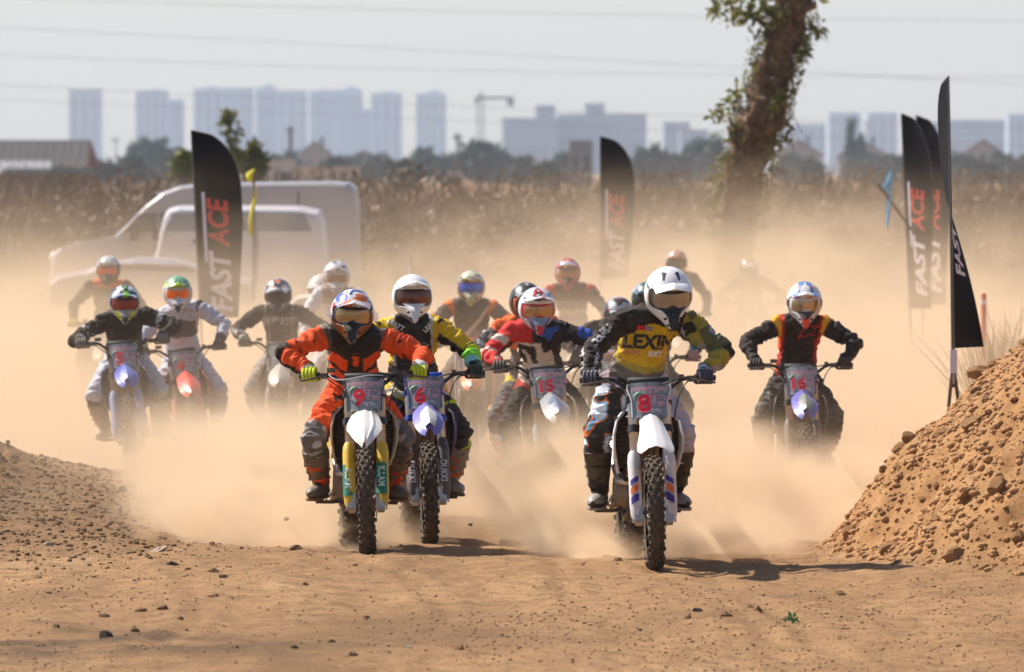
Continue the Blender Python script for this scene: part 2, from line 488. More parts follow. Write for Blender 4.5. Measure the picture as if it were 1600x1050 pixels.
def b_fork_tube(s, mb):
    x = s * .098
    mb.tube([fk(.33, x), fk(.335, x), fk(.50, x), (fk(.501, x)), fk(.76, x), fk(.78, x)], [.027, .0285, .0285, .031, .031, .026], 16)
    mb.tube([fk(.78, x), fk(.79, x)], .018, 10)
def b_fork_lower(s, mb):
    x = s * .098
    mb.tube([fk(-.01, x), fk(.36, x)], .0235, 14)
    mb.box(fk(-.015, x * .92), (.05, .06, .09), FKM)
    mb.box(fk(-.05, x * .92), (.04, .045, .05), FKM)
def b_guard(s, mb):
    x = s * .104
    rows = []
    for l, w, b2 in ((-.05, .022, .02), (-.02, .033, .032), (.06, .038, .036), (.20, .037, .038), (.32, .040, .042), (.37, .036, .040), (.39, .028, .034)):
        row = []
        for k in range(9):
            a = -2.0 + 4.0 * k / 8
            row.append(fk(l, x + w * math.sin(a) * 1.0, b2 * math.cos(a) * 1.05))
        rows.append(row)
    mb.grid(rows, True, .003)
def b_clamps(mb):
    for l, t_ in ((.535, .045), (.725, .038)):
        mb.box(fk(l, 0, -.02), (.15, .075, t_), FKM)
        for s in (-1, 1):
            mb.tube([fk(l - t_ / 2, s * .098), fk(l + t_ / 2, s * .098)], .041, 14)
    mb.tube([fk(.50, 0, -.045), fk(.75, 0, -.045)], .024, 10)
    for s in (-1, 1): mb.box(fk(.76, s * .055, -.005), (.035, .04, .06), FKM)

def bar_pts(s):
    c = fk(.795, 0, .0)
    return [c + Vector((0, 0, 0)), c + Vector((s * .09, 0, 0)), c + Vector((s * .13, .004, .012)), c + Vector((s * .19, .012, .058)), c + Vector((s * .235, .022, .070)), c + Vector((s * .40, .062, .066))]
def b_bar(mb):
    l = bar_pts(-1)[::-1]; r_ = bar_pts(1)[1:]
    mb.tube(l + r_, .0125, 10)
def b_grip(s, mb):
    a, b2 = bar_pts(s)[-2:]; d = (b2 - a).normalized()
    pts = [b2 - d * .125 + d * (.128 * k / 12) for k in range(13)]
    mb.tube(pts, [.024] + [.0165 + .0012 * (k % 2) for k in range(11)] + [.019], 12)
def b_pad(mb):
    c = fk(.795, 0, .0)
    mb.tube([c + Vector((-.125, .004, .052)), c + Vector((-.12, .004, .052)), c + Vector((.12, .004, .052)), c + Vector((.125, .004, .052))], [.012, .027, .027, .012], 12, flat=.85)
def b_lever(s, mb):
    a, b2 = bar_pts(s)[-2:]; d = (b2 - a).normalized()
    base = b2 - d * .155
    mb.box(base + Vector((0, -.016, -.004)), (.035, .05, .036))
    mb.tube([base + Vector((0, -.035, -.005)), base + Vector((s * .03, -.062, -.010)), base + Vector((s * .10, -.060, -.022)), base + Vector((s * .15, -.052, -.030))], [.007, .007, .006, .007], 6, flat=.7)
    if s < 0:   # front brake reservoir
        mb.box(base + Vector((.045, -.01, .03)), (.055, .038, .03))
    else:       # clutch perch and switch
        mb.box(base + Vector((-.05, -.004, .005)), (.03, .035, .035))
def b_cables(mb):
    c = fk(.795)
    def bez(a, b2, c2, d2, r_=.0045):
        a, b2, c2, d2 = map(Vector, (a, b2, c2, d2)); pts = []
        for k in range(15):
            t_ = k / 14; pts.append(a * (1 - t_) ** 3 + b2 * 3 * t_ * (1 - t_) ** 2 + c2 * 3 * t_ * t_ * (1 - t_) + d2 * t_ ** 3)
        mb.tube(pts, r_, 6)
    bez(c + Vector((.24, -.03, .065)), c + Vector((.16, -.12, .075)), c + Vector((.05, -.10, .06)), c + Vector((-.06, .10, -.10)))
    bez(c + Vector((.25, -.02, .06)), c + Vector((.17, -.10, .02)), c + Vector((.16, -.03, -.10)), fk(.50, .13, .01))
    bez(fk(.50, .13, .01), fk(.38, .15, .02), fk(.25, .14, -.01), fk(.03, .10, -.06), .004)
    bez(c + Vector((-.25, -.03, .06)), c + Vector((-.18, -.11, .02)), c + Vector((-.10, -.06, -.06)), c + Vector((-.04, .12, -.12)))
def b_hose(mb):
    c = fk(.795); pts = []
    a, b2, c2, d2 = c + Vector((-.22, -.03, .075)), c + Vector((-.17, -.13, -.01)), c + Vector((-.02, -.13, .085)), c + Vector((.12, -.05, .06))
    for k in range(15):
        t_ = k / 14; pts.append(a * (1 - t_) ** 3 + b2 * 3 * t_ * (1 - t_) ** 2 + c2 * 3 * t_ * t_ * (1 - t_) + d2 * t_ ** 3)
    mb.tube(pts, .0045, 6)

PLATE_C = (.700, .085)     # fork length and forward offset of the plate centre
def plate_pt(u, v, off=0.0):
    """u,v in metres on the number plate, bowed about its upright axis"""
    return fk(PLATE_C[0] + v, u, PLATE_C[1] - 1.4 * u * u + off)
def b_plate(mb):
    prof = [(-.118, .095), (-.105, .112), (-.03, .104), (0, .106), (.03, .112), (.075, .128), (.10, .126), (.112, .112)]
    rows = [[plate_pt(w * k, v) for k in (-1, -.8, -.55, -.28, 0, .28, .55, .8, 1)] for v, w in prof]
    mb.grid(rows, True, .004)
def b_plate_rim(s, mb):
    if True:
        prof = [(-.112, .106), (-.03, .106), (0, .109), (.03, .115), (.075, .131), (.105, .126)]
        mb.tube([plate_pt(w * s, v, .001) for v, w in prof], .007, 6, flat=.6)

def b_fender(kind, mb):
    if kind == 'point':      # shield that narrows to a beak
        prof = [(.30, .070, .905), (.22, .080, .890), (.05, .092, .865), (-.10, .106, .835), (-.20, .108, .800), (-.30, .075, .760), (-.37, .040, .722), (-.40, .012, .695)]
        ridge = .020
    elif kind == 'flare':    # narrow at the clamp, flaring to a rounded lip
        prof = [(.30, .062, .915), (.20, .064, .905), (.05, .068, .885), (-.10, .078, .850), (-.22, .094, .805), (-.31, .106, .765), (-.36, .105, .744), (-.38, .088, .733)]
        ridge = .016
    else:                    # rounded shield with raised nose
        prof = [(.30, .062, .915), (.20, .075, .905), (.05, .088, .885), (-.10, .096, .860), (-.20, .098, .830), (-.28, .086, .795), (-.34, .062, .762), (-.37, .030, .742)]
        ridge = .030
    rows = []
    for (y, w, z) in prof:
        row = []
        for k in range(-6, 7):
            u = k / 6
            h = ridge * (1 - abs(u)) ** 1.2 - .028 * u * u * (1 if kind != 'point' else .7) + (.007 if abs(k) == 3 else 0) * (1 if kind == 'point' else .6)
            row.append((w * u, y, z + h))
        rows.append(row)
    mb.grid(rows, kind != 'point', .004)
def b_fender_nose(mb):
    rows = []
    for (y, w, z) in [(-.06, .030, .878), (-.16, .048, .862), (-.24, .052, .838), (-.31, .046, .803), (-.36, .030, .768)]:
        rows.append([(w * k / 4, y - .004, z + .034 * (1 - abs(k / 4) * .55) - .010 * (k / 4) ** 2) for k in range(-4, 5)])
    mb.grid(rows, False, .004)

def b_shroud(s, mb):
    # outer scoop: front edge flares out past the radiator and sweeps back under the tank
    rows = []
    for (z, yf, yb, xf, xb) in ((.92, .46, .80, .140, .105), (.87, .38, .92, .188, .130), (.79, .34, .90, .206, .135), (.70, .36, .84, .202, .135), (.62, .40, .76, .186, .130), (.56, .46, .66, .168, .128)):
        row = []
        for k in range(7):
            t_ = k / 6
            row.append((s * (xf + (xb - xf) * t_ + .018 * math.sin(t_ * math.pi)), yf + (yb - yf) * t_, z))
        rows.append(row)
    mb.grid(rows, True, .006, flip=(s > 0))
    # inner lip of the scoop that faces forward
    lip = [(s * .140, .46, .92), (s * .188, .38, .87), (s * .206, .34, .79), (s * .202, .36, .70), (s * .186, .40, .62), (s * .168, .46, .56)]
    mb.tube(lip, .008, 6)
def b_radiator(s, mb):
    mb.box((s * .148, .50, .745), (.090, .035, .30), (0, 0, s * .25))
    for k in range(11):
        mb.box((s * .146, .474, .61 + k * .026), (.086, .012, .006), (0.5, 0, s * .25))
def b_engine(mb):
    mb.tube([(-.10, .86, .44), (.10, .86, .44)], .115, 16)
    mb.tube([(-.155, .90, .44), (-.08, .90, .44)], [.085, .105], 16)
    mb.tube([(.15, .88, .43), (.08, .88, .43)], [.075, .095], 16)
    mb.box((0, .78, .60), (.15, .14, .24), (-.12, 0, 0))
    mb.box((0, .74, .74), (.17, .17, .09), (-.12, 0, 0))
    for k in range(4): mb.box((0, .775, .53 + .045 * k), (.175, .17, .012), (-.12, 0, 0))
def b_frame(mb):
    for s in (-1, 1):
        mb.tube([fk(.66, s * .02, -.07), (s * .07, .55, .84), (s * .11, .85, .68), (s * .10, 1.02, .40)], [.026, .026, .028, .025], 8, flat=1.3)
        mb.tube([fk(.54, s * .012, -.06), (s * .035, .50, .60), (s * .06, .58, .33), (s * .09, .80, .285), (s * .10, 1.0, .33)], .02, 8)
        mb.tube([(s * .10, 1.02, .42), (s * .11, 1.25, .375), (s * .105, WB, RR)], [.03, .027, .022], 8, flat=1.5)
    mb.box((0, .78, .275), (.17, .42, .02))
def b_skid(mb):
    mb.grid([[(x, y, z) for x in (-.11, -.06, 0, .06, .11)] for (y, z) in ((.50, .42), (.54, .33), (.62, .275), (.90, .262))], True, .004)
def b_tank(mb):
    mb.sphere((0, .66, .88), (.12, .22, .11), 14, 8)
def b_seat(mb):
    rows = []
    for (y, w, z) in ((.62, .045, .965), (.80, .06, .945), (1.0, .078, .935), (1.25, .085, .945), (1.5, .075, .975)):
        rows.append([(w * math.sin(a), y, z - .09 * (1 - math.cos(a)) + .0) for a in [-1.7 + 3.4 * k / 8 for k in range(9)]])
    mb.grid(rows, True, .01)
def b_side(s, mb):
    mb.grid([[(s * (.13 + .01 * k), .98 + .13 * k, .88 - .02 * j - .055 * j) for k in range(5)] for j in range(5)], True, .005, flip=(s < 0))
def b_rear_fender(mb):
    rows = []
    for (y, w, z) in ((1.40, .10, .93), (1.60, .115, .965), (1.80, .11, .99), (1.95, .075, 1.0)):
        rows.append([(w * k / 3, y, z - .02 * (k / 3) ** 2) for k in range(-3, 4)])
    mb.grid(rows, True, .005)
def b_exhaust(mb):
    mb.tube([(0, .68, .70), (-.05, .56, .62), (-.10, .60, .50), (-.135, .80, .50), (-.15, 1.0, .62), (-.14, 1.15, .74)], .021, 10)
    mb.tube([(-.14, 1.13, .73), (-.145, 1.18, .76), (-.15, 1.60, .86), (-.15, 1.62, .865)], [.03, .05, .05, .035], 12)
def b_peg(s, mb):
    mb.box((s * .205, .98, .315), (.11, .05, .022)); mb.tube([(s * .10, 1.0, .32), (s * .17, .985, .315)], .012, 6)
    for k in range(4): mb.box((s * (.165 + .027 * k), .98, .33), (.006, .05, .012))
def b_shock(mb):
    mb.tube([(0, 1.08, .45), (0, 1.02, .80)], .03, 8)
    mb.tube([(.045 * math.cos(t_ * .9), 1.08 - .06 * t_ / 50 + .045 * math.sin(t_ * .9), .48 + .28 * t_ / 50) for t_ in range(51)], .007, 5)
def b_gear(mb):
    mb.tube([(.13, .80, .40), (.15, .74, .42), (.18, .74, .42)], .008, 6)
    mb.tube([(-.13, .98, .38), (-.16, .78, .36), (-.19, .76, .37)], .008, 6)
def b_chain(mb):
    for z in (.055, -.055): mb.box((.075, 1.22, .385 + z * .7), (.012, .5, .014), (.05 if z > 0 else .16, 0, 0))

# ---- lettering helpers
def text_mesh(body, size, bold=0.0, shear=0.0, align='CENTER', squash=1.0):
    cu = bpy.data.curves.new('t', 'FONT'); cu.body = body; cu.size = size; cu.offset = bold; cu.shear = shear
    cu.align_x = align; cu.align_y = 'CENTER'; cu.resolution_u = 3
    ob = bpy.data.objects.new('t', cu); COL.objects.link(ob)
    dg = bpy.context.evaluated_depsgraph_get(); dg.update()
    me_ = bpy.data.meshes.new_from_object(ob.evaluated_get(dg))
    v = [(p.co.x * squash, p.co.y) for p in me_.vertices]; f = [tuple(p.vertices) for p in me_.polygons]
    bpy.data.objects.remove(ob); bpy.data.curves.remove(cu); bpy.data.meshes.remove(me_)
    return v, f
_tm = {}
def tmesh(*a, **k):
    key = (a, tuple(sorted(k.items())))
    if key not in _tm: _tm[key] = text_mesh(*a, **k)
    return _tm[key]
def on_plate(mb, v, f, cx, cz, off):
    mb.add([plate_pt(x + cx, y + cz, off) for x, y in v], [q for q in f])

def plate_writing(root, M, plate, number, pale):
    def num(mb, bold, off):
        w = .150 if len(number) == 1 else .128
        v, f = tmesh(number, w, bold=bold)
        on_plate(mb, v, f, -.032, -.036, off)
    part(root, 'number_outline', 'numo' + number, lambda mb: num(mb, .0105, .004), num_rim, M, plate)
    part(root, 'number', 'num' + number, lambda mb: num(mb, .0065, .007), num_red, M, plate)
    def small(mb):
        for (s_, sz, cx, cz) in (('越野摩托车', .029, .066, .008), ('锦标赛', .036, .068, -.036)):
            v, f = tmesh(s_, sz, bold=.0012); on_plate(mb, v, f, cx, cz, .005)
        v, f = tmesh('摩托车越野公开赛', .027, bold=.0012); on_plate(mb, v, f, 0, .064, .005)
        v, f = tmesh('2023', .020, bold=.0008); on_plate(mb, v, f, .012, .040, .005)
    part(root, 'small_print', 'platetext', small, txt_pink, M, plate)
    def ringp(mb):
        pts = [plate_pt(-.055 + .040 * math.cos(a), -.006 + .046 * math.sin(a), .004) for a in [1.1 + .25 * k for k in range(9)]]
        mb.tube(pts, [.002, .005, .008, .009, .009, .008, .007, .005, .002], 5, flat=.3)
    part(root, 'printed_ring', 'platering', ringp, ring_green, M, plate)

def make_bike(spec, loc, yaw, lean, pitch, steer):
    root = empty('motocross_bike', loc)
    root.rotation_mode = 'XYZ'
    root.matrix_world = Matrix.Translation(loc) @ Matrix.Rotation(yaw, 4, 'Z') @ Matrix.Rotation(lean, 4, 'Y') @ Matrix.Rotation(pitch, 4, 'X')
    c = spec
    pm = mat('plastic_' + c['name'], c['plastic'], 0.36, dust=c.get('dust', .17), coat=.1)
    sm = mat('shroud_' + c['name'], c['shroud'], 0.4, dust=c.get('dust', .17) + .08)
    gm_ = mat('guard_' + c['name'], c['guard'], 0.42, dust=.22)
    fm = mat('fender_' + c['name'], c['fender'], 0.34, dust=c.get('fdust', .10), coat=.1)
    rimm = mat('rim_' + c['name'], c.get('rim', (.05, .05, .05)), .35, .5, dust=.2)
    clm = mat('clamp_' + c['name'], c.get('clamp', (.03, .03, .035)), .4, .5, dust=.1)
    frm = mat('frame_' + c['name'], c.get('frame', (.05, .05, .055)), .45, .4, dust=.35)
    # steering turns everything on the fork about its line
    piv = fk(.5, 0, -.045)
    S = Matrix.Translation(piv) @ Matrix.Rotation(steer, 4, UPA) @ Matrix.Translation(-piv)
    wf = part(root, 'front_wheel', 'hubf', lambda mb: b_hub(.055, mb), dark_metal, S @ Matrix.Translation(AX))
    I = Matrix.Rotation(c.get('spin', .3), 4, 'X')
    part(root, 'tyre', 'tyf', lambda mb: b_tyre(FR, .046, .013, 46, mb), rubber, I, wf)
    part(root, 'rim', 'rimf', lambda mb: b_rim(.268, .022, mb), rimm, I, wf)
    part(root, 'spokes', 'spf', lambda mb: b_spokes(.262, .045, mb), steel, I, wf)
    part(root, 'brake_disc', 'dcf', lambda mb: b_disc(.135, .062, mb), steel, I, wf)
    wr = part(root, 'rear_wheel', 'hubr', lambda mb: b_hub(.07, mb), dark_metal, Matrix.Translation((0, WB, RR)))
    part(root, 'tyre', 'tyr', lambda mb: b_tyre(RR, .062, .016, 40, mb), rubber, None, wr)
    part(root, 'rim', 'rimr', lambda mb: b_rim(.240, .028, mb), rimm, None, wr)
    part(root, 'spokes', 'spr', lambda mb: b_spokes(.235, .055, mb), steel, None, wr)
    for s in (-1, 1):
        part(root, 'fork_tube', 'ft%d' % s, lambda mb: b_fork_tube(s, mb), mat('tube_' + c['name'], c.get('tube', (.55, .52, .48)), .35, .7, dust=.15), S)
        part(root, 'fork_leg', 'fl%d' % s, lambda mb: b_fork_lower(s, mb), alu, S)
        g_ = part(root, 'fork_guard', 'fg%d' % s, lambda mb: b_guard(s, mb), gm_, S)
        if c.get('guard_panel'):
            def pnl(mb):
                rows = [[fk(l, s * .104 + .0450 * math.sin(a), .0475 * math.cos(a)) for a in (-.85, -.5, 0, .5, .85)] for l in (.02, .10, .18, .235)]
                mb.grid(rows, True, .001)
            part(root, 'guard_sticker', 'gp%d' % s, pnl, mat('gsticker_' + c['name'], c['guard_panel'], .45), S, g_)
        if c.get('guard_text'):
            txt, tcol, size = c['guard_text']
            def gtx(mb):
                v, f = tmesh(txt, size, bold=.002)
                sg = -1 if s < 0 else 1
                pts = []
                for x, y in v:
                    l = .14 - x * 1.0; sd = y
                    if s < 0: l = .14 - x; sd = y
                    a = sd / .042
                    pts.append(fk(l, s * .104 + .0475 * math.sin(a), .0505 * math.cos(a)))
                mb.add(pts, f)
            part(root, 'guard_lettering', 'gt%d%s' % (s, txt), gtx, mat('gtext_' + c['name'], tcol, .5), S, g_)
        if c.get('guard_stripes'):
            for kk, (l0, l1, col) in enumerate(c['guard_stripes']):
                def st(mb):
                    rows = [[fk(l + (a if s < 0 else -a) * .03, s * .104 + .0450 * math.sin(a), .0475 * math.cos(a)) for a in (-.55, -.2, .2, .55)] for l in (l0, (l0 + l1) / 2, l1)]
                    mb.grid(rows, True, .001)
                part(root, 'guard_stripe', 'gs%d%d%s' % (s, kk, c['name']), st, mat('gstripe_%s%d' % (c['name'], kk), col, .5), S, g_)
        part(root, 'grip', 'gr%d' % s, lambda mb: b_grip(s, mb), black_pl, S)
        part(root, 'lever', 'lv%d' % s, lambda mb: b_lever(s, mb), [dark_metal], S)
        part(root, 'shroud', 'sh%d' % s, lambda mb: b_shroud(s, mb), sm)
        part(root, 'radiator', 'ra%d' % s, lambda mb: b_radiator(s, mb), radiator_m)
        part(root, 'side_panel', 'sp%d' % s, lambda mb: b_side(s, mb), pm)
        part(root, 'footpeg', 'pg%d' % s, lambda mb: b_peg(s, mb), dark_metal)
    part(root, 'brake_caliper', 'cal', lambda mb: (mb.box(fk(.10, .070, -.075), (.045, .055, .11), FKM), mb.box(fk(.10, .100, -.055), (.02, .03, .06), FKM), mb.tube([fk(.04, .098, -.09), fk(.04, .05, -.09)], .012, 8)), dark_metal, S)
    part(root, 'axle_nut', 'axn', lambda mb: (mb.tube([fk(0, -.135), fk(0, -.105)], .017, 6), mb.tube([fk(0, .105), fk(0, .135)], .014, 8), mb.box(fk(-.045, .125, .0), (.012, .02, .03), FKM), mb.box(fk(-.045, -.125, .0), (.012, .02, .03), FKM)), steel, S)
    for hk, hp_ in enumerate(([(-.15, .50, .58), (-.12, .56, .52), (-.05, .64, .52), (0, .70, .55)], [(.15, .50, .58), (.12, .57, .50), (.06, .68, .48), (.03, .78, .47)], [(-.15, .49, .90), (-.08, .50, .935), (.08, .50, .935), (.15, .49, .90)])):
        part(root, 'radiator_hose', 'rho%d' % hk, lambda mb: mb.tube(hp_, .015, 8), cable_m)
    part(root, 'triple_clamp', 'tc', b_clamps, clm, S)
    part(root, 'handlebar', 'hb', b_bar, mat('bar_' + c['name'], c.get('bar', (.04, .04, .045)), .4, .6), S)
    pad = part(root, 'bar_pad', 'bp', b_pad, mat('pad_' + c['name'], c.get('pad', (.02, .02, .022)), .7), S)
    if c.get('pad_text'):
        def ptx(mb):
            v, f = tmesh(c['pad_text'], .030, bold=.001)
            cc = fk(.795) + Vector((0, .004, .052))
            mb.add([cc + Vector((x, -.0245 - .001, y)) for x, y in v], f)
        part(root, 'pad_lettering', 'pt' + c['pad_text'], ptx, white_print, S, pad)
    part(root, 'control_cables', 'cb', b_cables, cable_m, S)
    if c.get('hose'): part(root, 'brake_hose', 'hs', b_hose, silver_cable, S)
    plate = part(root, 'number_plate', 'np', b_plate, plate_m2 if c.get('pale') else plate_m, S)
    for s in (-1, 1): part(root, 'plate_edge', 'npe%d' % s, lambda mb: b_plate_rim(s, mb), pm if c.get('plate_edge', 1) else black_pl, Matrix(), plate)
    if c.get('number'): plate_writing(root, Matrix(), plate, c['number'], c.get('pale'))
    fd = part(root, 'front_fender', 'fe' + c['fkind'], lambda mb: b_fender(c['fkind'], mb), fm, S)
    if c.get('nose'): 
        nn = part(root, 'fender_nose', 'fn', b_fender_nose, mat('nose_' + c['name'], c['nose'], .3, dust=.08), Matrix(), fd)
    if c.get('fender_text'):
        txt, tcol = c['fender_text']
        def ftx(mb):
            v, f = tmesh(txt, .05, bold=.002)
            mb.add([Vector((x, -.365 + .42 * (y + .03) , .812 + y * .9)) for x, y in v], f)
        part(root, 'fender_lettering', 'ftx' + txt, ftx, mat('ftxt_' + c['name'], tcol, .5), Matrix(), fd)
    part(root, 'mud_flap', 'inner', lambda mb: mb.grid([[(x, y, z) for x in (-.075, 0, .075)] for (y, z) in ((.44, .88), (.47, .70), (.50, .56))], True, .006), tan_mud)
    part(root, 'engine', 'en', b_engine, alu_dirty)
    part(root, 'frame', 'fr', b_frame, frm)
    part(root, 'skid_plate', 'sk', b_skid, frm)
    part(root, 'fuel_tank', 'tk', b_tank, pm)
    part(root, 'seat', 'se', b_seat, seat_m)
    part(root, 'rear_fender', 'rf', b_rear_fender, pm)
    part(root, 'exhaust', 'ex', b_exhaust, alu)
    part(root, 'shock_absorber', 'ss', b_shock, dark_metal)
    part(root, 'foot_controls', 'gl', b_gear, alu)
    part(root, 'drive_chain', 'ch', b_chain, dark_metal)
    grips = {}
    for s in (-1, 1):
        a, b2 = bar_pts(s)[-2:]; d = (b2 - a).normalized()
        grips[s] = (S @ (b2 - d * .062), (S.to_3x3() @ d))
    return root, grips
# ------------------------------------------------------------------ riders (same local frame as the bike they sit on)
from mathutils.bvhtree import BVHTree
cloth_m = mat('race_clothing', (1, 1, 1), 0.78, spec=0.25, attr='col', noise=0.10, nscale=30, bump=0.25, bscale=160, dust=0.07)
shell_m = mat('helmet_paint', (1, 1, 1), 0.28, attr='col', noise=0.05, nscale=40, dust=0.05, coat=0.3)
glove_mats = {}
liner_m = mat('helmet_lining', (0.012, 0.012, 0.013), 0.9)
def ik(a, b, l1, l2, pole):
    a, b = Vector(a), Vector(b); d = b - a; L_ = d.length
    k = max(1.0, L_ / (l1 + l2) * 1.01); l1 *= k; l2 *= k
    x = (l1 * l1 - l2 * l2 + L_ * L_) / (2 * L_); h = math.sqrt(max(1e-6, l1 * l1 - x * x))
    n = d.normalized(); p = Vector(pole); p = (p - n * p.dot(n)).normalized()
    return a + n * x + p * h

def seg_tube(mb, pts, rad, flat=1.0, up=None, n=14):
    mb.tube(pts, rad, n, flat=flat, up=up)
    mb.sphere(pts[0], rad[0] * (1 if not isinstance(flat, (list, tuple)) else 1) * min(1, flat if not isinstance(flat, (list, tuple)) else 1), 10, 6)
    mb.sphere(pts[-1], rad[-1] * min(1, flat if not isinstance(flat, (list, tuple)) else 1), 10, 6)

def body_mesh(J, voxel, paint, seed, wr=1.0):
    mb = MB()
    pel, wa, ch, nk, hd = J['pel'], J['waist'], J['chest'], J['neck'], J['head']
    right = J['right']; fwd_up = (nk - pel).normalized(); frontv = right.cross(fwd_up)   # out of the chest
    # trunk as stacked ellipses (wide across, shallow front to back)
    rings = [(pel - fwd_up * .10, .13, .11), (pel, .168, .13), (pel.lerp(wa, .6), .155, .118), (wa, .142, .110), (wa.lerp(ch, .5), .160, .118), (ch, .178, .124), (ch.lerp(nk, .5), .168, .108), (ch.lerp(nk, .8), .125, .09), (nk, .075, .07)]
    pts = []; n = 20; v = []
    for c, rx, ry in rings:
        v += [c + J['right_at'](c) * (rx * math.cos(2 * math.pi * j / n)) + frontv * (ry * math.sin(2 * math.pi * j / n)) for j in range(n)]
    f = [(i * n + j, i * n + (j + 1) % n, (i + 1) * n + (j + 1) % n, (i + 1) * n + j) for i in range(len(rings) - 1) for j in range(n)]
    f += [tuple(range(n))[::-1], tuple(range((len(rings) - 1) * n, len(rings) * n))]
    mb.add(v, f)
    mb.tube([nk, hd], [.062, .055], 12)
    mb.sphere(hd, (.082, .10, .115), 14, 10)
    segs = [('torso', 0, pel, nk, .16, .16), ('neck', 0, nk, hd, .06, .06), ('head', 0, hd, hd + Vector((0, 0, .01)), .1, .1)]
    for s in (-1, 1):
        sh, el, wri = J['sh'][s], J['el'][s], J['wr'][s]
        seg_tube(mb, [ch.lerp(nk, .55), nk.lerp(sh, .55) - fwd_up * .02, sh], [.095, .080, .070])
        seg_tube(mb, [sh, sh.lerp(el, .35), sh.lerp(el, .8), el], [.072, .064, .055, .051])
        seg_tube(mb, [el, el.lerp(wri, .25), el.lerp(wri, .7), wri], [.051, .053, .041, .034])
        segs += [('arm1', s, sh, el, .07, .058), ('arm2', s, el, wri, .058, .038)]
        hp, kn, an = J['hip'][s], J['kn'][s], J['an'][s]
        seg_tube(mb, [hp, hp.lerp(kn, .4), hp.lerp(kn, .85), kn], [.098, .090, .072, .068])
        seg_tube(mb, [kn, kn.lerp(an, .2), kn.lerp(an, .6), an.lerp(kn, .05)], [.068, .070, .060, .046])
        segs += [('leg1', s, hp, kn, .10, .078), ('leg2', s, kn, an, .078, .05)]
    me0 = mb.mesh('tmp'); ob = bpy.data.objects.new('tmp', me0); COL.objects.link(ob)
    rm = ob.modifiers.new('r', 'REMESH'); rm.mode = 'VOXEL'; rm.voxel_size = voxel; rm.use_smooth_shade = True
    sm = ob.modifiers.new('s', 'SMOOTH'); sm.iterations = 5 if voxel > .012 else 9; sm.factor = .5
    dg = bpy.context.evaluated_depsgraph_get(); dg.update()
    me = bpy.data.meshes.new_from_object(ob.evaluated_get(dg))
    bpy.data.objects.remove(ob); bpy.data.meshes.remove(me0)
    nv = len(me.vertices)
    co = np.empty(nv * 3); me.vertices.foreach_get('co', co); co = co.reshape(-1, 3)
    no = np.empty(nv * 3); me.vertices.foreach_get('normal', no); no = no.reshape(-1, 3)
    best = np.full(nv, 1e9); bi = np.zeros(nv, int); bt = np.zeros(nv)
    for i, (nm, s, a, b, ra, rb) in enumerate(segs):
        a_ = np.array(a); d = np.array(b) - a_; L2 = d @ d
        t_ = ((co - a_) @ d) / L2; tc = np.clip(t_, 0, 1)
        q = a_ + tc[:, None] * d; dist = np.linalg.norm(co - q, axis=1) / (ra + (rb - ra) * tc)
        m_ = dist < best; best[m_] = dist[m_]; bi[m_] = i; bt[m_] = t_[m_]
    col = np.ones((nv, 4), np.float32); rt = np.array(right)
    frn = np.array(frontv); pel_ = np.array(pel); axv = np.array(nk) - pel_
    disp = np.zeros(nv)
    random.seed(seed); ox = random.random() * 50
    for i in range(nv):
        nm, s, a, b, ra, rb = segs[bi[i]]; p = co[i]
        tt = ((p - pel_) @ axv) / (axv @ axv)
        u = float(((p - pel_ - axv * tt) @ rt) / .185)
        fr = float(no[i] @ frn)
        col[i, :3] = paint(nm, s, float(bt[i]), u, fr, float(no[i][2]), p, float(tt))
        # folds run across the limb; sharper towards joints and waist
        if nm == 'head': continue
        ax = (b - a).normalized(); pv = Vector(p); al = pv.dot(ax); pe = pv - ax * al
        k1 = mnoise.noise(pe * 9 + ax * (al * 26) + Vector((ox, 0, 0)))
        k2 = mnoise.noise(pv * 16 + Vector((0, ox, 0)))
        k3 = mnoise.noise(Vector((pv.x * 7 + pv.z * 9, pv.y * 7, pv.z * 15 - pv.x * 6 + ox)))
        amp = .010 if nm != 'torso' else .006
        k4 = mnoise.noise(pe * 15 + ax * (al * 44) + Vector((0, 0, ox)))
        disp[i] = (1 - abs(k1) * 2.6) * amp + k2 * .005 + (1 - abs(k3) * 2.6) * .008 + (1 - abs(k4) * 2.4) * .0045 - .004
    co = co + no * (disp * wr)[:, None]
    me.vertices.foreach_set('co', co.reshape(-1)); me.update()
    ca = me.color_attributes.new('col', 'FLOAT_COLOR', 'POINT'); ca.data.foreach_set('color', col.reshape(-1))
    me.polygons.foreach_set('use_smooth', np.ones(len(me.polygons), bool))
    me.materials.clear(); me.materials.append(cloth_m)
    return me

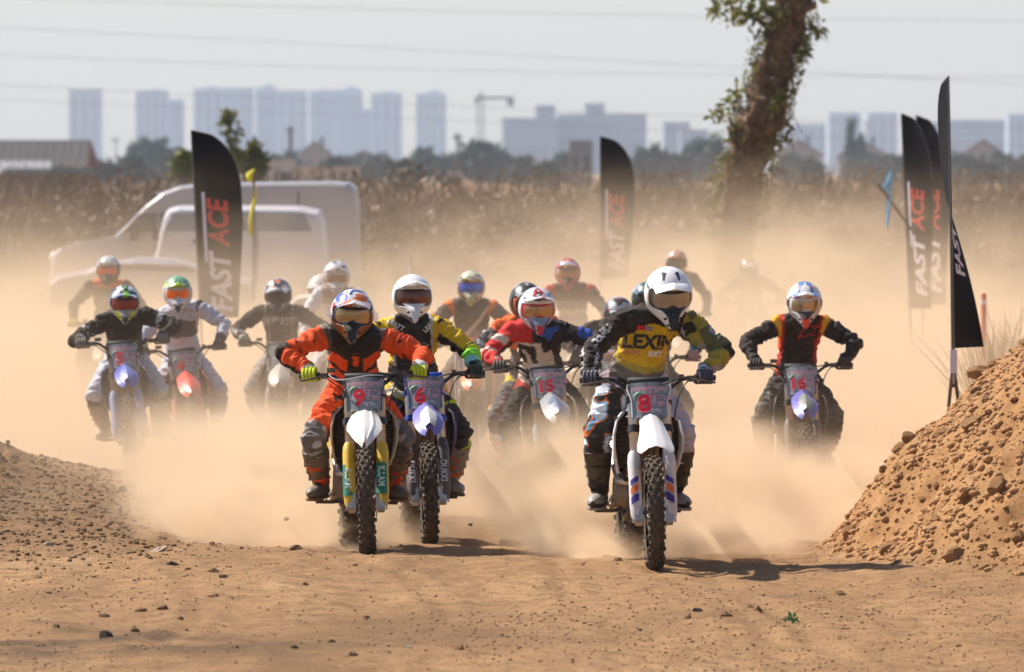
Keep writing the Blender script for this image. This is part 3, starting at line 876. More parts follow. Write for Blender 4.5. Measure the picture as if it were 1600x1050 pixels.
# ---- helmet
HA = (.134, .165, .152)
def shell_pt(ph, th, k=1.0):
    d = Vector((math.sin(ph) * math.cos(th), -math.cos(ph) * math.cos(th), math.sin(th)))
    p = Vector((d.x * HA[0], d.y * HA[1], d.z * HA[2])) * k
    fr = math.exp(-(ph / R(50)) ** 2) if abs(ph) < math.pi else 0
    lo = float(sstep(R(-8), R(-34), th))
    p.y -= .075 * fr * lo * (1.0 - .3 * float(sstep(R(-40), R(-60), th)))
    p.z -= .040 * fr * float(sstep(R(-22), R(-52), th))
    if p.y < 0: p.x *= 1 - .30 * lo * min(1, -p.y / .12)
    if th < R(-30): p.x *= 1 - .12 * float(sstep(R(-30), R(-60), th))
    return p
def in_port(ph, th):
    return abs(ph) < R(66) and R(-17) - R(5) * math.cos(ph) < th < R(25) - R(4) * (abs(ph) / R(66)) ** 2
def helmet(parent, M, h, fine=True):
    """shell with eye port and chin bar, lining, peak, goggles (frame, lens), mouth vent"""
    nc, nr = (96, 60) if fine else (60, 38)
    v = []; info = []
    for i in range(nr + 1):
        th = R(-54) + (R(90) - R(-54)) * i / nr
        for j in range(nc):
            ph = -math.pi + 2 * math.pi * j / nc
            v.append(shell_pt(ph, th)); info.append((ph, th))
    f = []
    for i in range(nr):
        for j in range(nc):
            j2 = (j + 1) % nc
            ph = -math.pi + 2 * math.pi * (j + .5) / nc; th = R(-54) + (R(144)) * (i + .5) / nr
            if in_port(ph, th): continue
            f.append((i * nc + j, i * nc + j2, (i + 1) * nc + j2, (i + 1) * nc + j))
    me = mesh_np('helmet', v, f, True)
    ca = me.color_attributes.new('col', 'FLOAT_COLOR', 'POINT')
    cols = []
    for (ph, th), p in zip(info, v):
        c = h['paint'](ph, th, p)
        if abs(ph) > R(60) and abs(th - R(2)) < R(9) and h.get('strap'): c = h['strap']
        cols += [*c, 1.0]
    ca.data.foreach_set('color', cols)
    ho = link('helmet', me, parent, shell_m); ho.matrix_local = M
    sd = ho.modifiers.new('thickness', 'SOLIDIFY'); sd.thickness = .008; sd.offset = -1
    # lining
    mb = MB(); mb.sphere((0, .005, .0), (HA[0] * .93, HA[1] * .86, HA[2] * .93), 20, 14)
    mb.build('lining', liner_m, ho)
    # peak
    mb = MB(); rows = []
    L_ = h.get('peak', .125); up_ = h.get('peak_up', .03)
    for a in range(9):
        t_ = a / 8; row = []
        for b in range(-8, 9):
            u = b / 8
            ro = shell_pt(u * R(62), R(40) - R(10) * u * u, 1.035)
            ti = Vector((u * .100, -.165 - L_ + .050 * u * u, .092 + up_ - .034 * u * u))
            p = ro.lerp(ti, t_)
            p.z += .012 * math.sin(t_ * math.pi) * (1 - u * u) + (.006 * (1 - abs(u) * 3.5) if abs(u) < .28 else 0)
            row.append(p)
        rows.append(row)
    mb.grid(rows, True, .004, flip=True)
    me = mb.mesh('peak'); ca = me.color_attributes.new('col', 'FLOAT_COLOR', 'POINT'); cols = []
    for p in me.vertices: cols += [*h.get('peak_paint', lambda x, y, z: h['paint'](math.atan2(x, .15), R(45) + y * 0, p.co))(p.co.x, p.co.y, p.co.z), 1]
    ca.data.foreach_set('color', cols)
    link('peak', me, ho, shell_m)
    # goggles
    mb = MB(); rows = []
    for i in range(9):
        th = R(-19.5) + R(43.5) * i / 8
        row = []
        for j in range(21):
            ph = R(-64) + R(128) * j / 20
            k = .955 - .035 * abs(j - 10) / 10 * 0
            nn = 1.0
            lift = R(7) * math.exp(-(ph / R(13)) ** 2) if i < 4 else 0
            row.append(shell_pt(ph, th + lift * (1 - i / 4 if i < 4 else 0), .965))
        rows.append(row)
    mb.grid(rows, True, .012)
    go = mb.build('goggles', mat('goggle_' + h['name'], h.get('frame', (.02, .02, .02)), .45, dust=.04), ho)
    mb = MB(); rows = []
    for i in range(9):
        th = R(-13.5) + R(31) * i / 8; row = []
        for j in range(21):
            w = R(50) * (1 - .10 * ((i - 4) / 4) ** 4)
            ph = -w + 2 * w * j / 20
            lift = R(9) * math.exp(-(ph / R(11)) ** 2) * (1 - i / 5 if i < 5 else 0)
            row.append(shell_pt(ph, th + lift, 1.0) * 1.005)
        rows.append(row)
    mb.grid(rows, True, .002)
    ln = h['lens']
    mb.build('lens', mat('lens_' + h['name'], ln[0], ln[1] if len(ln) > 1 else .12, ln[2] if len(ln) > 2 else .55, dust=.03), go)
    # mouth vent
    mb = MB()
    pr = [(-.030, .030), (.030, .030), (.024, -.012), (.012, -.038), (0, -.046), (-.012, -.038), (-.024, -.012)]
    c = shell_pt(0, R(-36)); Mv = Matrix.Translation(c + Vector((0, .004, .002))) @ Matrix.Rotation(R(-16), 4, 'X')
    mb.prism(pr, .020, Mv)
    mb.prism([(x * .55, z * .55) for x, z in pr], .012, Mv @ Matrix.Translation((0, -.011, .0)))
    mb.build('mouth_vent', mat('vent_' + h['name'], h.get('vent', (.02, .02, .02)), .5), ho)
    # ventilation slots
    for sx in (-1, 1):
        for (a_, t_, w_, h_) in ((27, -31, .030, .011), (20, -41, .024, .009)):
            c_ = shell_pt(R(a_ * sx), R(t_), 1.0); n_ = (c_ - Vector((0, 0, 0))).normalized()
            q_ = n_.to_track_quat('-Y', 'Z').to_matrix()
            mb = MB(); mb.box(c_ - n_ * .001, (w_, .008, h_), q_ @ Matrix.Rotation(sx * .5, 3, 'Y'))
            mb.build('vent_slot', liner_m, ho)
    # nose guard under the lens
    mb = MB(); rows = []
    for i in range(5):
        th = R(-30) + R(18) * i / 4
        rows.append([shell_pt(R(-20 - 4 * i) + R(40 + 8 * i) * j / 8, th, 1.012) for j in range(9)])
    mb.grid(rows, True, .004)
    mb.build('nose_guard', mat('noseguard_' + h['name'], h.get('nose', (.02, .02, .02)), .5), ho)
    return ho

def glove(parent, G, d, s, wrist, m, m2):
    """gripping hand: palm, four fingers curled round the bar and a thumb below it"""
    d = d.normalized(); F_ = Vector((0, -1, 0)); F_ = (F_ - d * F_.dot(d)).normalized(); U = d.cross(F_) * (1 if d.cross(F_).z > 0 else -1)
    pt = lambda off, ang, r: G + d * off + F_ * (math.cos(R(ang)) * r) + U * (math.sin(R(ang)) * r)
    mb = MB()
    Mr = Matrix((d, F_, U)).transposed()
    mb.sphere(pt(-.002, 140, .036), (.047, .030, .020), 12, 8, Mr)
    mb.tube([pt(0, 150, .030), (pt(0, 150, .030) + wrist) / 2, wrist, wrist + (wrist - G).normalized() * .05], [.034, .036, .034, .042], 12, flat=.75, up=d)
    for off, ln in ((-.034, .92), (-.0115, 1.0), (.0115, .97), (.034, .84)):
        mb.tube([pt(off, 128, .046), pt(off, 95, .047 * ln + .002), pt(off * 1.02, 62, .046), pt(off, 25, .040), pt(off, -15, .036), pt(off, -60, .033), pt(off * .98, -100, .031)],
                [.0115, .0122, .0118, .0110, .0108, .0102, .0080], 8)
    mb.tube([pt(-.040, 165, .034), pt(-.054, -165, .032), pt(-.054, -130, .031), pt(-.044, -95, .032)], [.014, .0125, .011, .009], 8)
    g = mb.build('glove', m, parent)
    mb = MB(); 
    for off in (-.034, -.0115, .0115, .034): mb.sphere(pt(off, 88, .053), (.010, .014, .005), 8, 5, Mr)
    mb.build('knuckle_pad', m2, g)
    mb = MB(); ax = (wrist - G).normalized()
    mb.tube([wrist + ax * .0, wrist + ax * .030], [.039, .044], 12, flat=.8, up=d)
    mb.build('cuff', m2, g)
    return g

def boot(parent, A, U, T, s, m, m2, m3):
    """tall motocross boot: shaft, foot, sole, toe cap and buckles"""
    U = U.normalized(); T = (T - Vector((0, 0, 0))).normalized(); S_ = T.cross(Vector((0, 0, 1))).normalized()
    mb = MB()
    mb.tube([A - U * .01, A + U * .06, A + U * .15, A + U * .25, A + U * .31, A + U * .325], [.052, .056, .066, .078, .082, .076], 16, flat=1.08, up=T)
    Z = T.cross(S_) * -1
    Z = Z if Z.z > 0 else -Z
    H = A - Z * .055
    rings = [(-.085, .030, .045), (-.06, .040, .062), (-.01, .044, .075), (.06, .046, .060), (.12, .050, .046), (.17, .047, .038), (.20, .034, .028), (.215, .012, .012)]
    n = 14; v = []
    for (y, rx, rz) in rings:
        for j in range(n):
            a = 2 * math.pi * j / n
            zz = math.sin(a) * rz
            if zz < -.030: zz = -.030
            v.append(H + T * y + S_ * (math.cos(a) * rx) + Z * (zz + .0))
    f = [(i * n + j, i * n + (j + 1) % n, (i + 1) * n + (j + 1) % n, (i + 1) * n + j) for i in range(len(rings) - 1) for j in range(n)]
    f += [tuple(range(n))[::-1], tuple(range((len(rings) - 1) * n, len(rings) * n))]
    mb.add(v, f, True)
    b = mb.build('boot', m, parent)
    mb = MB(); v = []
    out = [(-.09, .030), (-.05, .043), (.05, .045), (.12, .053), (.18, .046), (.215, .022)]
    poly = [(-w, y) for y, w in out] + [(w, y) for y, w in out[::-1]]
    k = len(poly)
    v = [H + S_ * x + T * y - Z * .030 for x, y in poly] + [H + S_ * x + T * y - Z * .046 for x, y in poly]
    mb.add(v, [tuple(range(k)), tuple(range(2 * k - 1, k - 1, -1))] + [(i, i + k, (i + 1) % k + k, (i + 1) % k) for i in range(k)])
    mb.build('sole', m3, b)
    mb = MB(); v = []
    for (y, rx, rz) in [(.11, .053, .048), (.16, .051, .043), (.20, .038, .032), (.222, .014, .014)]:
        for j in range(9):
            a = math.pi * j / 8 * 1.1 - .15
            v.append(H + T * y + S_ * (math.cos(a) * rx) + Z * (math.sin(a) * rz))
    mb.add(v, [(i * 9 + j, i * 9 + j + 1, (i + 1) * 9 + j + 1, (i + 1) * 9 + j) for i in range(3) for j in range(8)], True)
    mb.build('toe_cap', m2, b)
    for q in (.07, .14, .21):
        mb = MB(); o_ = Vector((s, 0, 0)); o_ = (o_ - U * o_.dot(U)).normalized()
        c = A + U * q + o_ * (.058 + q * .09) - Vector((0, .012, 0))
        mb.box(c, (.018, .055, .024), Matrix((o_, U.cross(o_), U)).transposed())
        mb.build('buckle', m2, b)
    # shin plate
    mb = MB(); rows = []
    for q in (.03, .12, .22, .30):
        rows.append([A + U * q + (T * math.cos(a) + S_ * math.sin(a)) * (.060 + q * .085 + .006) for a in (-.8, -.4, 0, .4, .8)])
    mb.grid(rows, True, .006)
    mb.build('shin_plate', m, b)
    return b

def decal(parent, body, name, v, f, origin, ax, ay, m, off=.005):
    """lay flat shapes onto the chest by casting along +Y"""
    bvh = BVHTree.FromPolygons([p.co for p in body.vertices], [tuple(p.vertices) for p in body.polygons])
    out = []; ok = []
    for x, y in v:
        p = Vector(origin) + Vector(ax) * x + Vector(ay) * y
        hit = bvh.ray_cast(Vector((p.x, -3, p.z)), Vector((0, 1, 0)))
        ok.append(hit[0] is not None)
        out.append((hit[0] + Vector((0, -off, 0))) if hit[0] is not None else p)
    f2 = [q for q in f if all(ok[i] for i in q)]
    if not f2: return None
    mb = MB(); mb.add(out, f2, True)
    return mb.build(name, m, parent)
def refine(v, f, mx):
    bm = bmesh.new(); vs_ = [bm.verts.new((x, y, 0)) for x, y in v]
    for q in f:
        try: bm.faces.new([vs_[i] for i in q])
        except ValueError: pass
    for _ in range(3):
        bmesh.ops.triangulate(bm, faces=bm.faces[:])
        es = [e for e in bm.edges if e.calc_length() > mx]
        if not es: break
        bmesh.ops.subdivide_edges(bm, edges=es, cuts=1)
    bmesh.ops.triangulate(bm, faces=bm.faces[:]); bm.verts.index_update()
    v = [(q.co.x, q.co.y) for q in bm.verts]; f = [tuple(w.index for w in q.verts) for q in bm.faces]
    bm.free(); return v, f
def polygon(pts):
    bm = bmesh.new(); vs_ = [bm.verts.new((x, y, 0)) for x, y in pts]; bm.faces.new(vs_)
    bmesh.ops.triangulate(bm, faces=bm.faces[:]); 
    for _ in range(2): bmesh.ops.subdivide_edges(bm, edges=[e for e in bm.edges if e.calc_length() > .03], cuts=1)
    bmesh.ops.triangulate(bm, faces=bm.faces[:])
    bm.verts.index_update()
    v = [(q.co.x, q.co.y) for q in bm.verts]; f = [tuple(w.index for w in q.verts) for q in bm.faces]
    bm.free(); return v, f
def outline(pts, w):
    v = []; f = []; n = len(pts)
    cx = sum(p[0] for p in pts) / n; cy_ = sum(p[1] for p in pts) / n
    for i in range(n):
        a, b = Vector(pts[i]), Vector(pts[(i + 1) % n]); d = (b - a).normalized(); nn = Vector((-d.y, d.x)) * w / 2
        k = len(v); m_ = (a + b) / 2
        v += [tuple(a - d * w / 2 - nn), tuple(m_ - nn), tuple(b + d * w / 2 - nn), tuple(b + d * w / 2 + nn), tuple(m_ + nn), tuple(a - d * w / 2 + nn)]
        f += [(k, k + 1, k + 4, k + 5), (k + 1, k + 2, k + 3, k + 4)]
    return v, f

def make_rider(spec, bike, grips):
    """spec: pose offsets + outfit"""
    root = empty('person'); root.matrix_world = bike.matrix_world.copy()
    p = spec
    pel = Vector((0, 1.00, 1.00)) + Vector(p.get('pel', (0, 0, 0)))
    neck = Vector((0, .70, 1.445)) + Vector(p.get('neck', (0, 0, 0)))
    head = Vector((0, .565, 1.560)) + Vector(p.get('head', (0, 0, 0)))
    tilt = p.get('tilt', 0.0)
    right = Vector((math.cos(tilt), p.get('twist', 0.0), math.sin(tilt))).normalized()
    J = {'pel': pel, 'neck': neck, 'head': head, 'right': right}
    J['waist'] = pel.lerp(neck, .38) + Vector((0, .03, .035)); J['chest'] = pel.lerp(neck, .76) + Vector((0, .0, .02))
    def right_at(c):
        t_ = max(0, min(1, (c - pel).dot(neck - pel) / (neck - pel).length_squared))
        return Vector((1, 0, 0)).lerp(right, t_).normalized()
    J['right_at'] = right_at
    dn = (pel - neck).normalized()
    J['sh'] = {}; J['el'] = {}; J['wr'] = {}; J['hip'] = {}; J['kn'] = {}; J['an'] = {}
    sw = p.get('sw', .190)
    for s in (-1, 1):
        J['sh'][s] = neck + right * (s * sw) + dn * .055 + Vector((0, -.02, -.02))
        G, d = grips[s]
        up_b = Vector(p.get('wrist', (0, .05, .035)))
        J['wr'][s] = G + up_b + Vector((s * .006, 0, 0))
        pole = Vector(p.get('elbow', {}).get(s, (s * 1.0, .35, -.35)))
        J['el'][s] = ik(J['sh'][s], J['wr'][s], .278, .242, pole)
        J['hip'][s] = pel + Vector((s * .095, -.01, -.03))
        ft = Vector((s * .225, .97, .325)) + Vector(p.get('foot', {}).get(s, (0, 0, 0)))
        J['an'][s] = ft + Vector((0, .07, .115))
        J['kn'][s] = ik(J['hip'][s], J['an'][s], .44, .44, Vector((s * p.get('knee', .34), -1, .25)))
    o = p['outfit']
    near = p.get('near', 1)
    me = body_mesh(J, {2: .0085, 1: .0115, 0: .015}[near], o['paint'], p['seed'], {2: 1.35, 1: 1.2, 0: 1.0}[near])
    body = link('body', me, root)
    gm1 = mat('glove_' + p['name'], o.get('glove', (.02, .02, .02)), .75, dust=.08, bump=.2, bscale=150); gm2 = mat('glovepad_' + p['name'], o.get('glove2', (.03, .03, .03)), .6)
    bm1 = mat('boot_' + p['name'], o.get('boot', (.02, .02, .02)), .5, dust=o.get('bdust', .25)); bm2 = mat('bootcap_' + p['name'], o.get('boot2', (.5, .5, .5)), .5, dust=.25); bm3 = mat('sole_' + p['name'], o.get('sole', (.05, .04, .03)), .85, dust=.3)
    for s in (-1, 1):
        G, d = grips[s]
        glove(root, G, d * 1.0, s, J['wr'][s] + (J['wr'][s] - G) * .15, gm1, gm2)
        boot(root, J['an'][s] - Vector((0, 0, .0)), J['kn'][s] - J['an'][s], Vector((s * p.get('toe', .22), -1, p.get('toe_z', -.10))), s, bm1, bm2, bm3)
    hy, hp, hr = p.get('hrot', (0, 10, 0))
    Mh = Matrix.Translation(head) @ Matrix.Rotation(R(hy), 4, 'Z') @ Matrix.Rotation(R(hr), 4, 'Y') @ Matrix.Rotation(R(hp), 4, 'X') @ Matrix.Scale(p.get('hscale', 1.0), 4)
    helmet(root, Mh, o['helmet'], near > 0)
    for dc in o.get('decals', ()):
        k = dc['kind']
        if k == 'text': v, f = tmesh(dc['text'], dc['size'], bold=dc.get('bold', .002), shear=dc.get('shear', 0))
        elif k == 'poly': v, f = polygon(dc['pts'])
        if k == 'text': v, f = refine(v, f, .012)
        elif k == 'line': v, f = outline(dc['pts'], dc['w'])
        c = J['chest'] + right * dc['at'][0] + (neck - pel).normalized() * dc['at'][1]
        ang = tilt + dc.get('rot', 0)
        decal(body, me, dc.get('name', 'lettering'), v, f, c, (math.cos(ang), 0, math.sin(ang)), (-math.sin(ang), 0, math.cos(ang)), mat('print_%s_%d' % (p['name'], dc['id']), dc['col'], .6), dc.get('off', .007))
    for ex in o.get('extras', ()): ex(root, J, p)
    return root, J
# ------------------------------------------------------------------ outfits
BLK = (.013, .013, .015); WHT = (.72, .72, .74); DGR = (.05, .05, .055); GRY = (.25, .25, .27); SKIN = (.42, .22, .15)
ORG = (.80, .085, .012); YEL = (.66, .43, .012); NEO = (.62, .75, .02); RED = (.62, .018, .022); BLU = (.015, .05, .32); LIL = (.56, .56, .66); CRM = (.66, .58, .50)
def hz2(p, s, o=0.0): return mnoise.noise(Vector((p[0] * s + o, p[1] * s, p[2] * s)))
def cell(p, s, o=0):
    """angular patches"""
    return mnoise.cell(Vector((p[0] * s + p[2] * s * .6 + o, p[1] * s * .5, p[2] * s - p[0] * s * .5)))

def paint8(nm, s, t, u, fr, nz_, p, tt):
    if nm == 'head': return SKIN
    if nm == 'neck': return BLK
    if nm == 'torso':
        if tt < .10: return BLK
        yoke = (tt + .10 * (u if u < 0 else 0) * -1 * 1.2) > .96 - (.42 * max(0, -u - .25) + .28 * max(0, u - .45))
        if fr > .05 and not yoke:
            if tt < .22: return (.16, .15, .14)
            if tt < .30: return (.42, .33, .06)
            return YEL
        if u > .35:
            c = cell(p, 11); return (.36, .31, .04) if c > .4 else ((.33, .33, .38) if c < -.45 else BLK)
        return BLK
    if nm in ('arm1', 'arm2'):
        if s < 0:
            if nm == 'arm1' and t < .1: return BLK
            tt2 = t + (1 if nm == 'arm2' else 0)
            if .35 < tt2 < 1.95 and -.15 < nz_ < .75 and hz2(p, 60, 4) > -.05 and fr > -.2 and p[0] < 0 and nz_ > .25 and nz_ < .62: return (.62, .62, .66)
            return BLK
        c = cell(p, 12, 3)
        if nm == 'arm2' and t > .86: return BLK
        return (.34, .29, .04) if c > .45 else ((.36, .35, .42) if c < -.45 else ((.10, .11, .05) if c > .1 else BLK))
    if s < 0:
        if nm == 'leg1' and t > .28 or nm == 'leg2' and t < .35:
            q = hz2(p, 9, 7)
            if q > .04: return (.62, .68, .76)
            if q > -.04: return (.05, .30, .55)
            if q > -.10: return (.70, .16, .02)
        if nm == 'leg1' and t < .28: return (.30, .24, .27)
        return BLK
    return (.50, .47, .55) if nm == 'leg1' or t < .4 else BLK

def paint9(nm, s, t, u, fr, nz_, p, tt):
    if nm == 'head': return SKIN
    if nm == 'neck': return BLK
    if nm == 'torso':
        if fr < -.1: return BLK
        a = abs(u)
        if tt < .14: return BLK
        if tt > .80: return BLK if a < .85 else (.10, .09, .09)
        if a > .80 and tt > .5: return (.10, .09, .09)
        # black strap frame with orange fields
        if .10 < a < .26 and tt > .44: return BLK
        if a < .10 and tt > .70: return ORG
        if a < .12 and .44 < tt <= .56: return BLK
        if abs(tt - (.50 - .10 * (1 - a))) < .035: return BLK
        if tt > .66 + .12 * a and a > .26: return BLK
        if a > .95: return BLK
        return ORG
    if nm == 'arm1':
        if t > .86: return BLK
        if t < .02: return (.10, .09, .09)
        if fr > 0 and .30 < t < .72:
            q = hz2(p, 26, 3)
            if q > .22: return (.10, .012, .006)
        return ORG
    if nm == 'arm2':
        if t < .13: return BLK
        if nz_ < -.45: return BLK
        if t > .93: return WHT
        return ORG
    if nm == 'leg1':
        if t < .12: return ORG
        if p[0] * s > .16 and t < .8: return ORG
        if t > .74: return (.15, .14, .14) if hz2(p, 20) > -.25 else (.45, .42, .42)
        return ORG if hz2(p, 7, 1) > .12 else BLK
    if t < .30: return (.14, .13, .13) if hz2(p, 22) > -.2 else (.42, .40, .40)
    if t < .42: return BLK
    return ORG

def paint6(nm, s, t, u, fr, nz_, p, tt):
    a = abs(u)
    if nm == 'head': return SKIN
    if nm == 'neck': return (.10, .10, .11)
    if nm == 'torso':
        if a > .68 and tt > .35: return YEL if a < 1.02 else BLK
        if a > .60 and tt > .35: return (.45, .45, .47)
        if tt > .3 and abs(tt - .62) < .02 and a < .4: return (.07, .07, .075)
        return (.022, .022, .025) if tt > .3 else (.06, .06, .06)
    if nm == 'arm1':
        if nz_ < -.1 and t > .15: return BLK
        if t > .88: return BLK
        return YEL if t > .12 else (YEL if hz2(p, 18) > -.2 else BLK)
    if nm == 'arm2':
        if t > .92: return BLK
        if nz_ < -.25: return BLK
        if t < .18: return (.55, .60, .02)
        if t < .55: return (.22, .72, .05)
        return (.25, .62, .60)
    if nm == 'leg1':
        if t < .35: return (.62, .58, .40) if hz2(p, 8) > -.1 else YEL
        if .50 < t < .58 or (hz2(p, 10, 5) > .33): return NEO
        return (.035, .03, .035)
    if t < .28: return NEO if abs(hz2(p, 8, 2)) < .10 else (.03, .03, .035)
    if t < .36: return (.03, .03, .035)
    return (.78, .16, .02) if hz2(p, 18, 9) > -.12 else (.70, .66, .62)

def paint16(nm, s, t, u, fr, nz_, p, tt):
    a = abs(u)
    if nm == 'head': return SKIN
    if nm == 'torso' and tt > .10:
        k = a + .22 * max(0, .5 - abs(tt - .5))
        if .74 < k <= .86: return (.42, .012, .010)
        if .86 < k <= .95: return (.75, .10, .008)
        if .95 < k <= 1.10: return (.78, .38, .01)
        return BLK
    if nm == 'arm1' and t < .10: return (.75, .36, .012)
    if nm == 'arm1' and t < .03: return (.70, .08, .01)
    if nm == 'leg1' and abs(hz2(p, 12)) < .03: return (.20, .20, .21)
    if nm.startswith('leg'): return (.022, .020, .020)
    return BLK

def paint15(nm, s, t, u, fr, nz_, p, tt):
    if nm == 'head': return SKIN
    if nm == 'neck': return RED
    if nm == 'torso':
        if tt < .10: return RED if u < -.2 else BLK
        if tt > .80: return RED if u < -.15 else BLK
        if u > .55: return BLK
        if u > .20 and tt > .62: return BLK
        w = u + .9 * (tt - .55)
        if -.78 < u < -.05 and .42 < tt < .76 and not (-.52 < w < -.34 and tt < .66): return BLK
        if -.55 < u < .1 and .18 < tt < .32: return BLK
        return CRM
    if nm.startswith('arm'):
        tt2 = t + (1 if nm == 'arm2' else 0)
        if s < 0:
            if tt2 < .25: return RED
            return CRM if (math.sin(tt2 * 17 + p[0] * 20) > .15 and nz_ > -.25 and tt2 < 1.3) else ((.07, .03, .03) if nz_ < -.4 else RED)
        if tt2 < .35 or nz_ < -.1: return BLK
        return (.02, .09, .42) if tt2 < 1.85 else BLK
    if nm == 'leg1':
        if t < .25: return (.40, .03, .03)
        return BLK
    if .15 < t < .5 and hz2(p, 13, 3) > .05: return (.03, .16, .50)
    return BLK

def paint14(nm, s, t, u, fr, nz_, p, tt):      # orange and navy behind the red sleeved rider
    if nm == 'head': return SKIN
    if nm == 'torso': return (.72, .12, .015) if tt > .55 and hz2(p, 9) > -.2 else (.05, .05, .07)
    if nm == 'arm1': return (.72, .10, .015) if t < .32 else ((.04, .04, .06) if hz2(p, 30) < .28 else WHT)
    if nm == 'arm2': return (.04, .04, .06)
    if nm == 'leg1': return (.62, .50, .02) if t < .2 else (.10, .10, .105)
    if t < .42: return (.10, .10, .105)
    return (.80, .15, .015) if hz2(p, 14, 2) > -.22 else (.70, .64, .60)

def paint5(nm, s, t, u, fr, nz_, p, tt):
    if nm == 'head': return SKIN
    if nm in ('torso', 'neck'):
        if tt < .08: return (.35, .38, .52)
        return (.04, .04, .045) if abs(abs(u) - .62) < .04 and tt > .3 else BLK
    if nm.startswith('arm'):
        tt2 = t + (1 if nm == 'arm2' else 0)
        if .42 < tt2 < .58 and hz2(p, 40) > .0: return (.50, .52, .56)
        return BLK
    if nm == 'leg1': return (.03, .08, .36) if t < .30 and p[0] * s < .12 else (.52, .54, .62)
    return BLK if t < .55 else (.16, .11, .07)

def paint4(nm, s, t, u, fr, nz_, p, tt):
    if nm == 'head': return SKIN
    if nm == 'torso':
        if fr > 0 and abs(u) < .72 and .48 < tt < .86 - .12 * abs(u): return (.06, .06, .065)
        if tt > .84 and abs(u) > .72: return (.05, .05, .055) if abs(u) > .95 else LIL
        return LIL
    if nm == 'arm1' and t < .04: return (.10, .10, .12)
    if nm == 'arm2' and t > .70: return (.03, .03, .035)
    return LIL

def paint11(nm, s, t, u, fr, nz_, p, tt):
    if nm == 'head': return SKIN
    if nm == 'torso':
        if abs(abs(u) - (.55 + .3 * abs(tt - .6))) < .035 and tt > .35: return (.25, .25, .27)
        return (.016, .015, .017)
    if nm == 'arm2' and hz2(p, 24, 3) > .18 and nz_ > -.3: return (.45, .45, .47)
    if nm.startswith('leg'): return (.30, .26, .25)
    return (.016, .015, .017)

def paint_white(nm, s, t, u, fr, nz_, p, tt):
    if nm == 'head': return SKIN
    if nm == 'torso' and .50 < tt < .56: return (.25, .28, .42)
    if nm == 'torso' and tt > .82: return (.30, .24, .21)
    return (.62, .63, .70)
def paint_pale(nm, s, t, u, fr, nz_, p, tt): return (.66, .60, .54)
def paint_chrome(nm, s, t, u, fr, nz_, p, tt):
    if nm == 'torso':
        if abs(tt - .62 - .42 * (u - .1)) < .05 and u > -.55: return (.55, .52, .50)
        if tt < .42: return (.75, .16, .03)
        return (.085, .075, .070)
    if nm == 'arm1': return (.75, .17, .03) if t < .10 or t > .55 else (.10, .085, .08)
    if nm == 'arm2': return (.75, .17, .03)
    return (.10, .085, .08)
def paint_rb(nm, s, t, u, fr, nz_, p, tt):
    if nm == 'neck': return (.55, .10, .07)
    if nm == 'torso':
        if tt > .80 or abs(u) > .8: return (.10, .055, .05) if abs(u) < .85 else (.42, .03, .03)
        if abs(tt - .58 + .28 * abs(abs(u) - .3)) < .07: return (.62, .55, .50)
        return (.30, .26, .23)
    if nm == 'arm1' and t < .12: return (.45, .04, .04)
    return (.09, .06, .055) if nm.startswith('arm') else (.40, .35, .31)
def paint_dark(nm, s, t, u, fr, nz_, p, tt):
    if nm == 'torso' and .30 < tt < .62 and fr > 0: return (.50, .03, .03) if math.sin(p[0] * 170) * math.sin(p[2] * 170) > -.3 else BLK
    if nm.startswith('leg'): return (.20, .16, .12)
    return (.02, .018, .02)
def paint_green(nm, s, t, u, fr, nz_, p, tt):
    if nm.startswith('arm'): return (.03, .09, .07) if nz_ > 0 else (.03, .03, .03)
    return (.03, .03, .035)
def paint_far(c1, c2):
    return lambda nm, s, t, u, fr, nz_, p, tt: c1 if nm != 'neck' else c2

# ---- helmet paint
def H8(ph, th, p):
    a = abs(ph)
    if R(46) < th < R(66) and R(26) < a < R(26) + (th - R(44)) * 1.5: return (.012, .018, .05)
    if th < R(-26) and a < R(9): return (.012, .012, .014)
    if R(18) < th < R(30) and hz2(p, 45) > .28: return (.04, .04, .05)
    return (.80, .80, .82)
def H9(ph, th, p):
    a = abs(ph)
    if th < R(-10): return (.22, .09, .03) if a > R(18) else (.015, .015, .018)
    q = hz2(p, 13, 2); q2 = hz2(p, 22, 8)
    if ph < R(-25): return (.06, .10, .50) if q > .0 else ((.75, .75, .80) if q2 > -.1 else (.62, .03, .03))
    if q > .22: return (.72, .17, .02)
    if q < -.18: return (.03, .06, .20)
    return (.66, .66, .70) if q2 > -.15 else (.60, .10, .03)
def H6(ph, th, p):
    if th < R(-20) and abs(ph) < R(10): return (.62, .62, .66)
    if th < R(-40): return (.14, .14, .15)
    return (.80, .80, .82)
def H16(ph, th, p):
    a = abs(ph)
    if th < R(-22): return (.78, .07, .02) if a < R(15) else (.76, .76, .78)
    if th > R(66): return (.08, .22, .55) if a > R(14) else (.76, .76, .78)
    if th > R(30):
        k = a - (th - R(30)) * .35
        if R(18) < k < R(34): return (.10, .24, .58)
        if R(34) <= k < R(50) and th > R(52): return (.80, .14, .03)
    if R(22) < th <= R(30) and a < R(60) and hz2(p, 40) > -.1: return (.75, .12, .04)
    return (.76, .76, .78)
def H5(ph, th, p):
    a = abs(ph)
    if th < R(-12): return NEO if R(24) < a < R(62) else (.72, .72, .74)
    q = hz2(p, 17, 4)
    if abs(ph - R(10)) < R(14) and th > R(30): return (.30, .62, .03) if hz2(p, 40) > -.15 else BLK
    return (.60, .62, .68) if q > .12 else ((.02, .04, .16) if q < .02 else (.18, .30, .08))
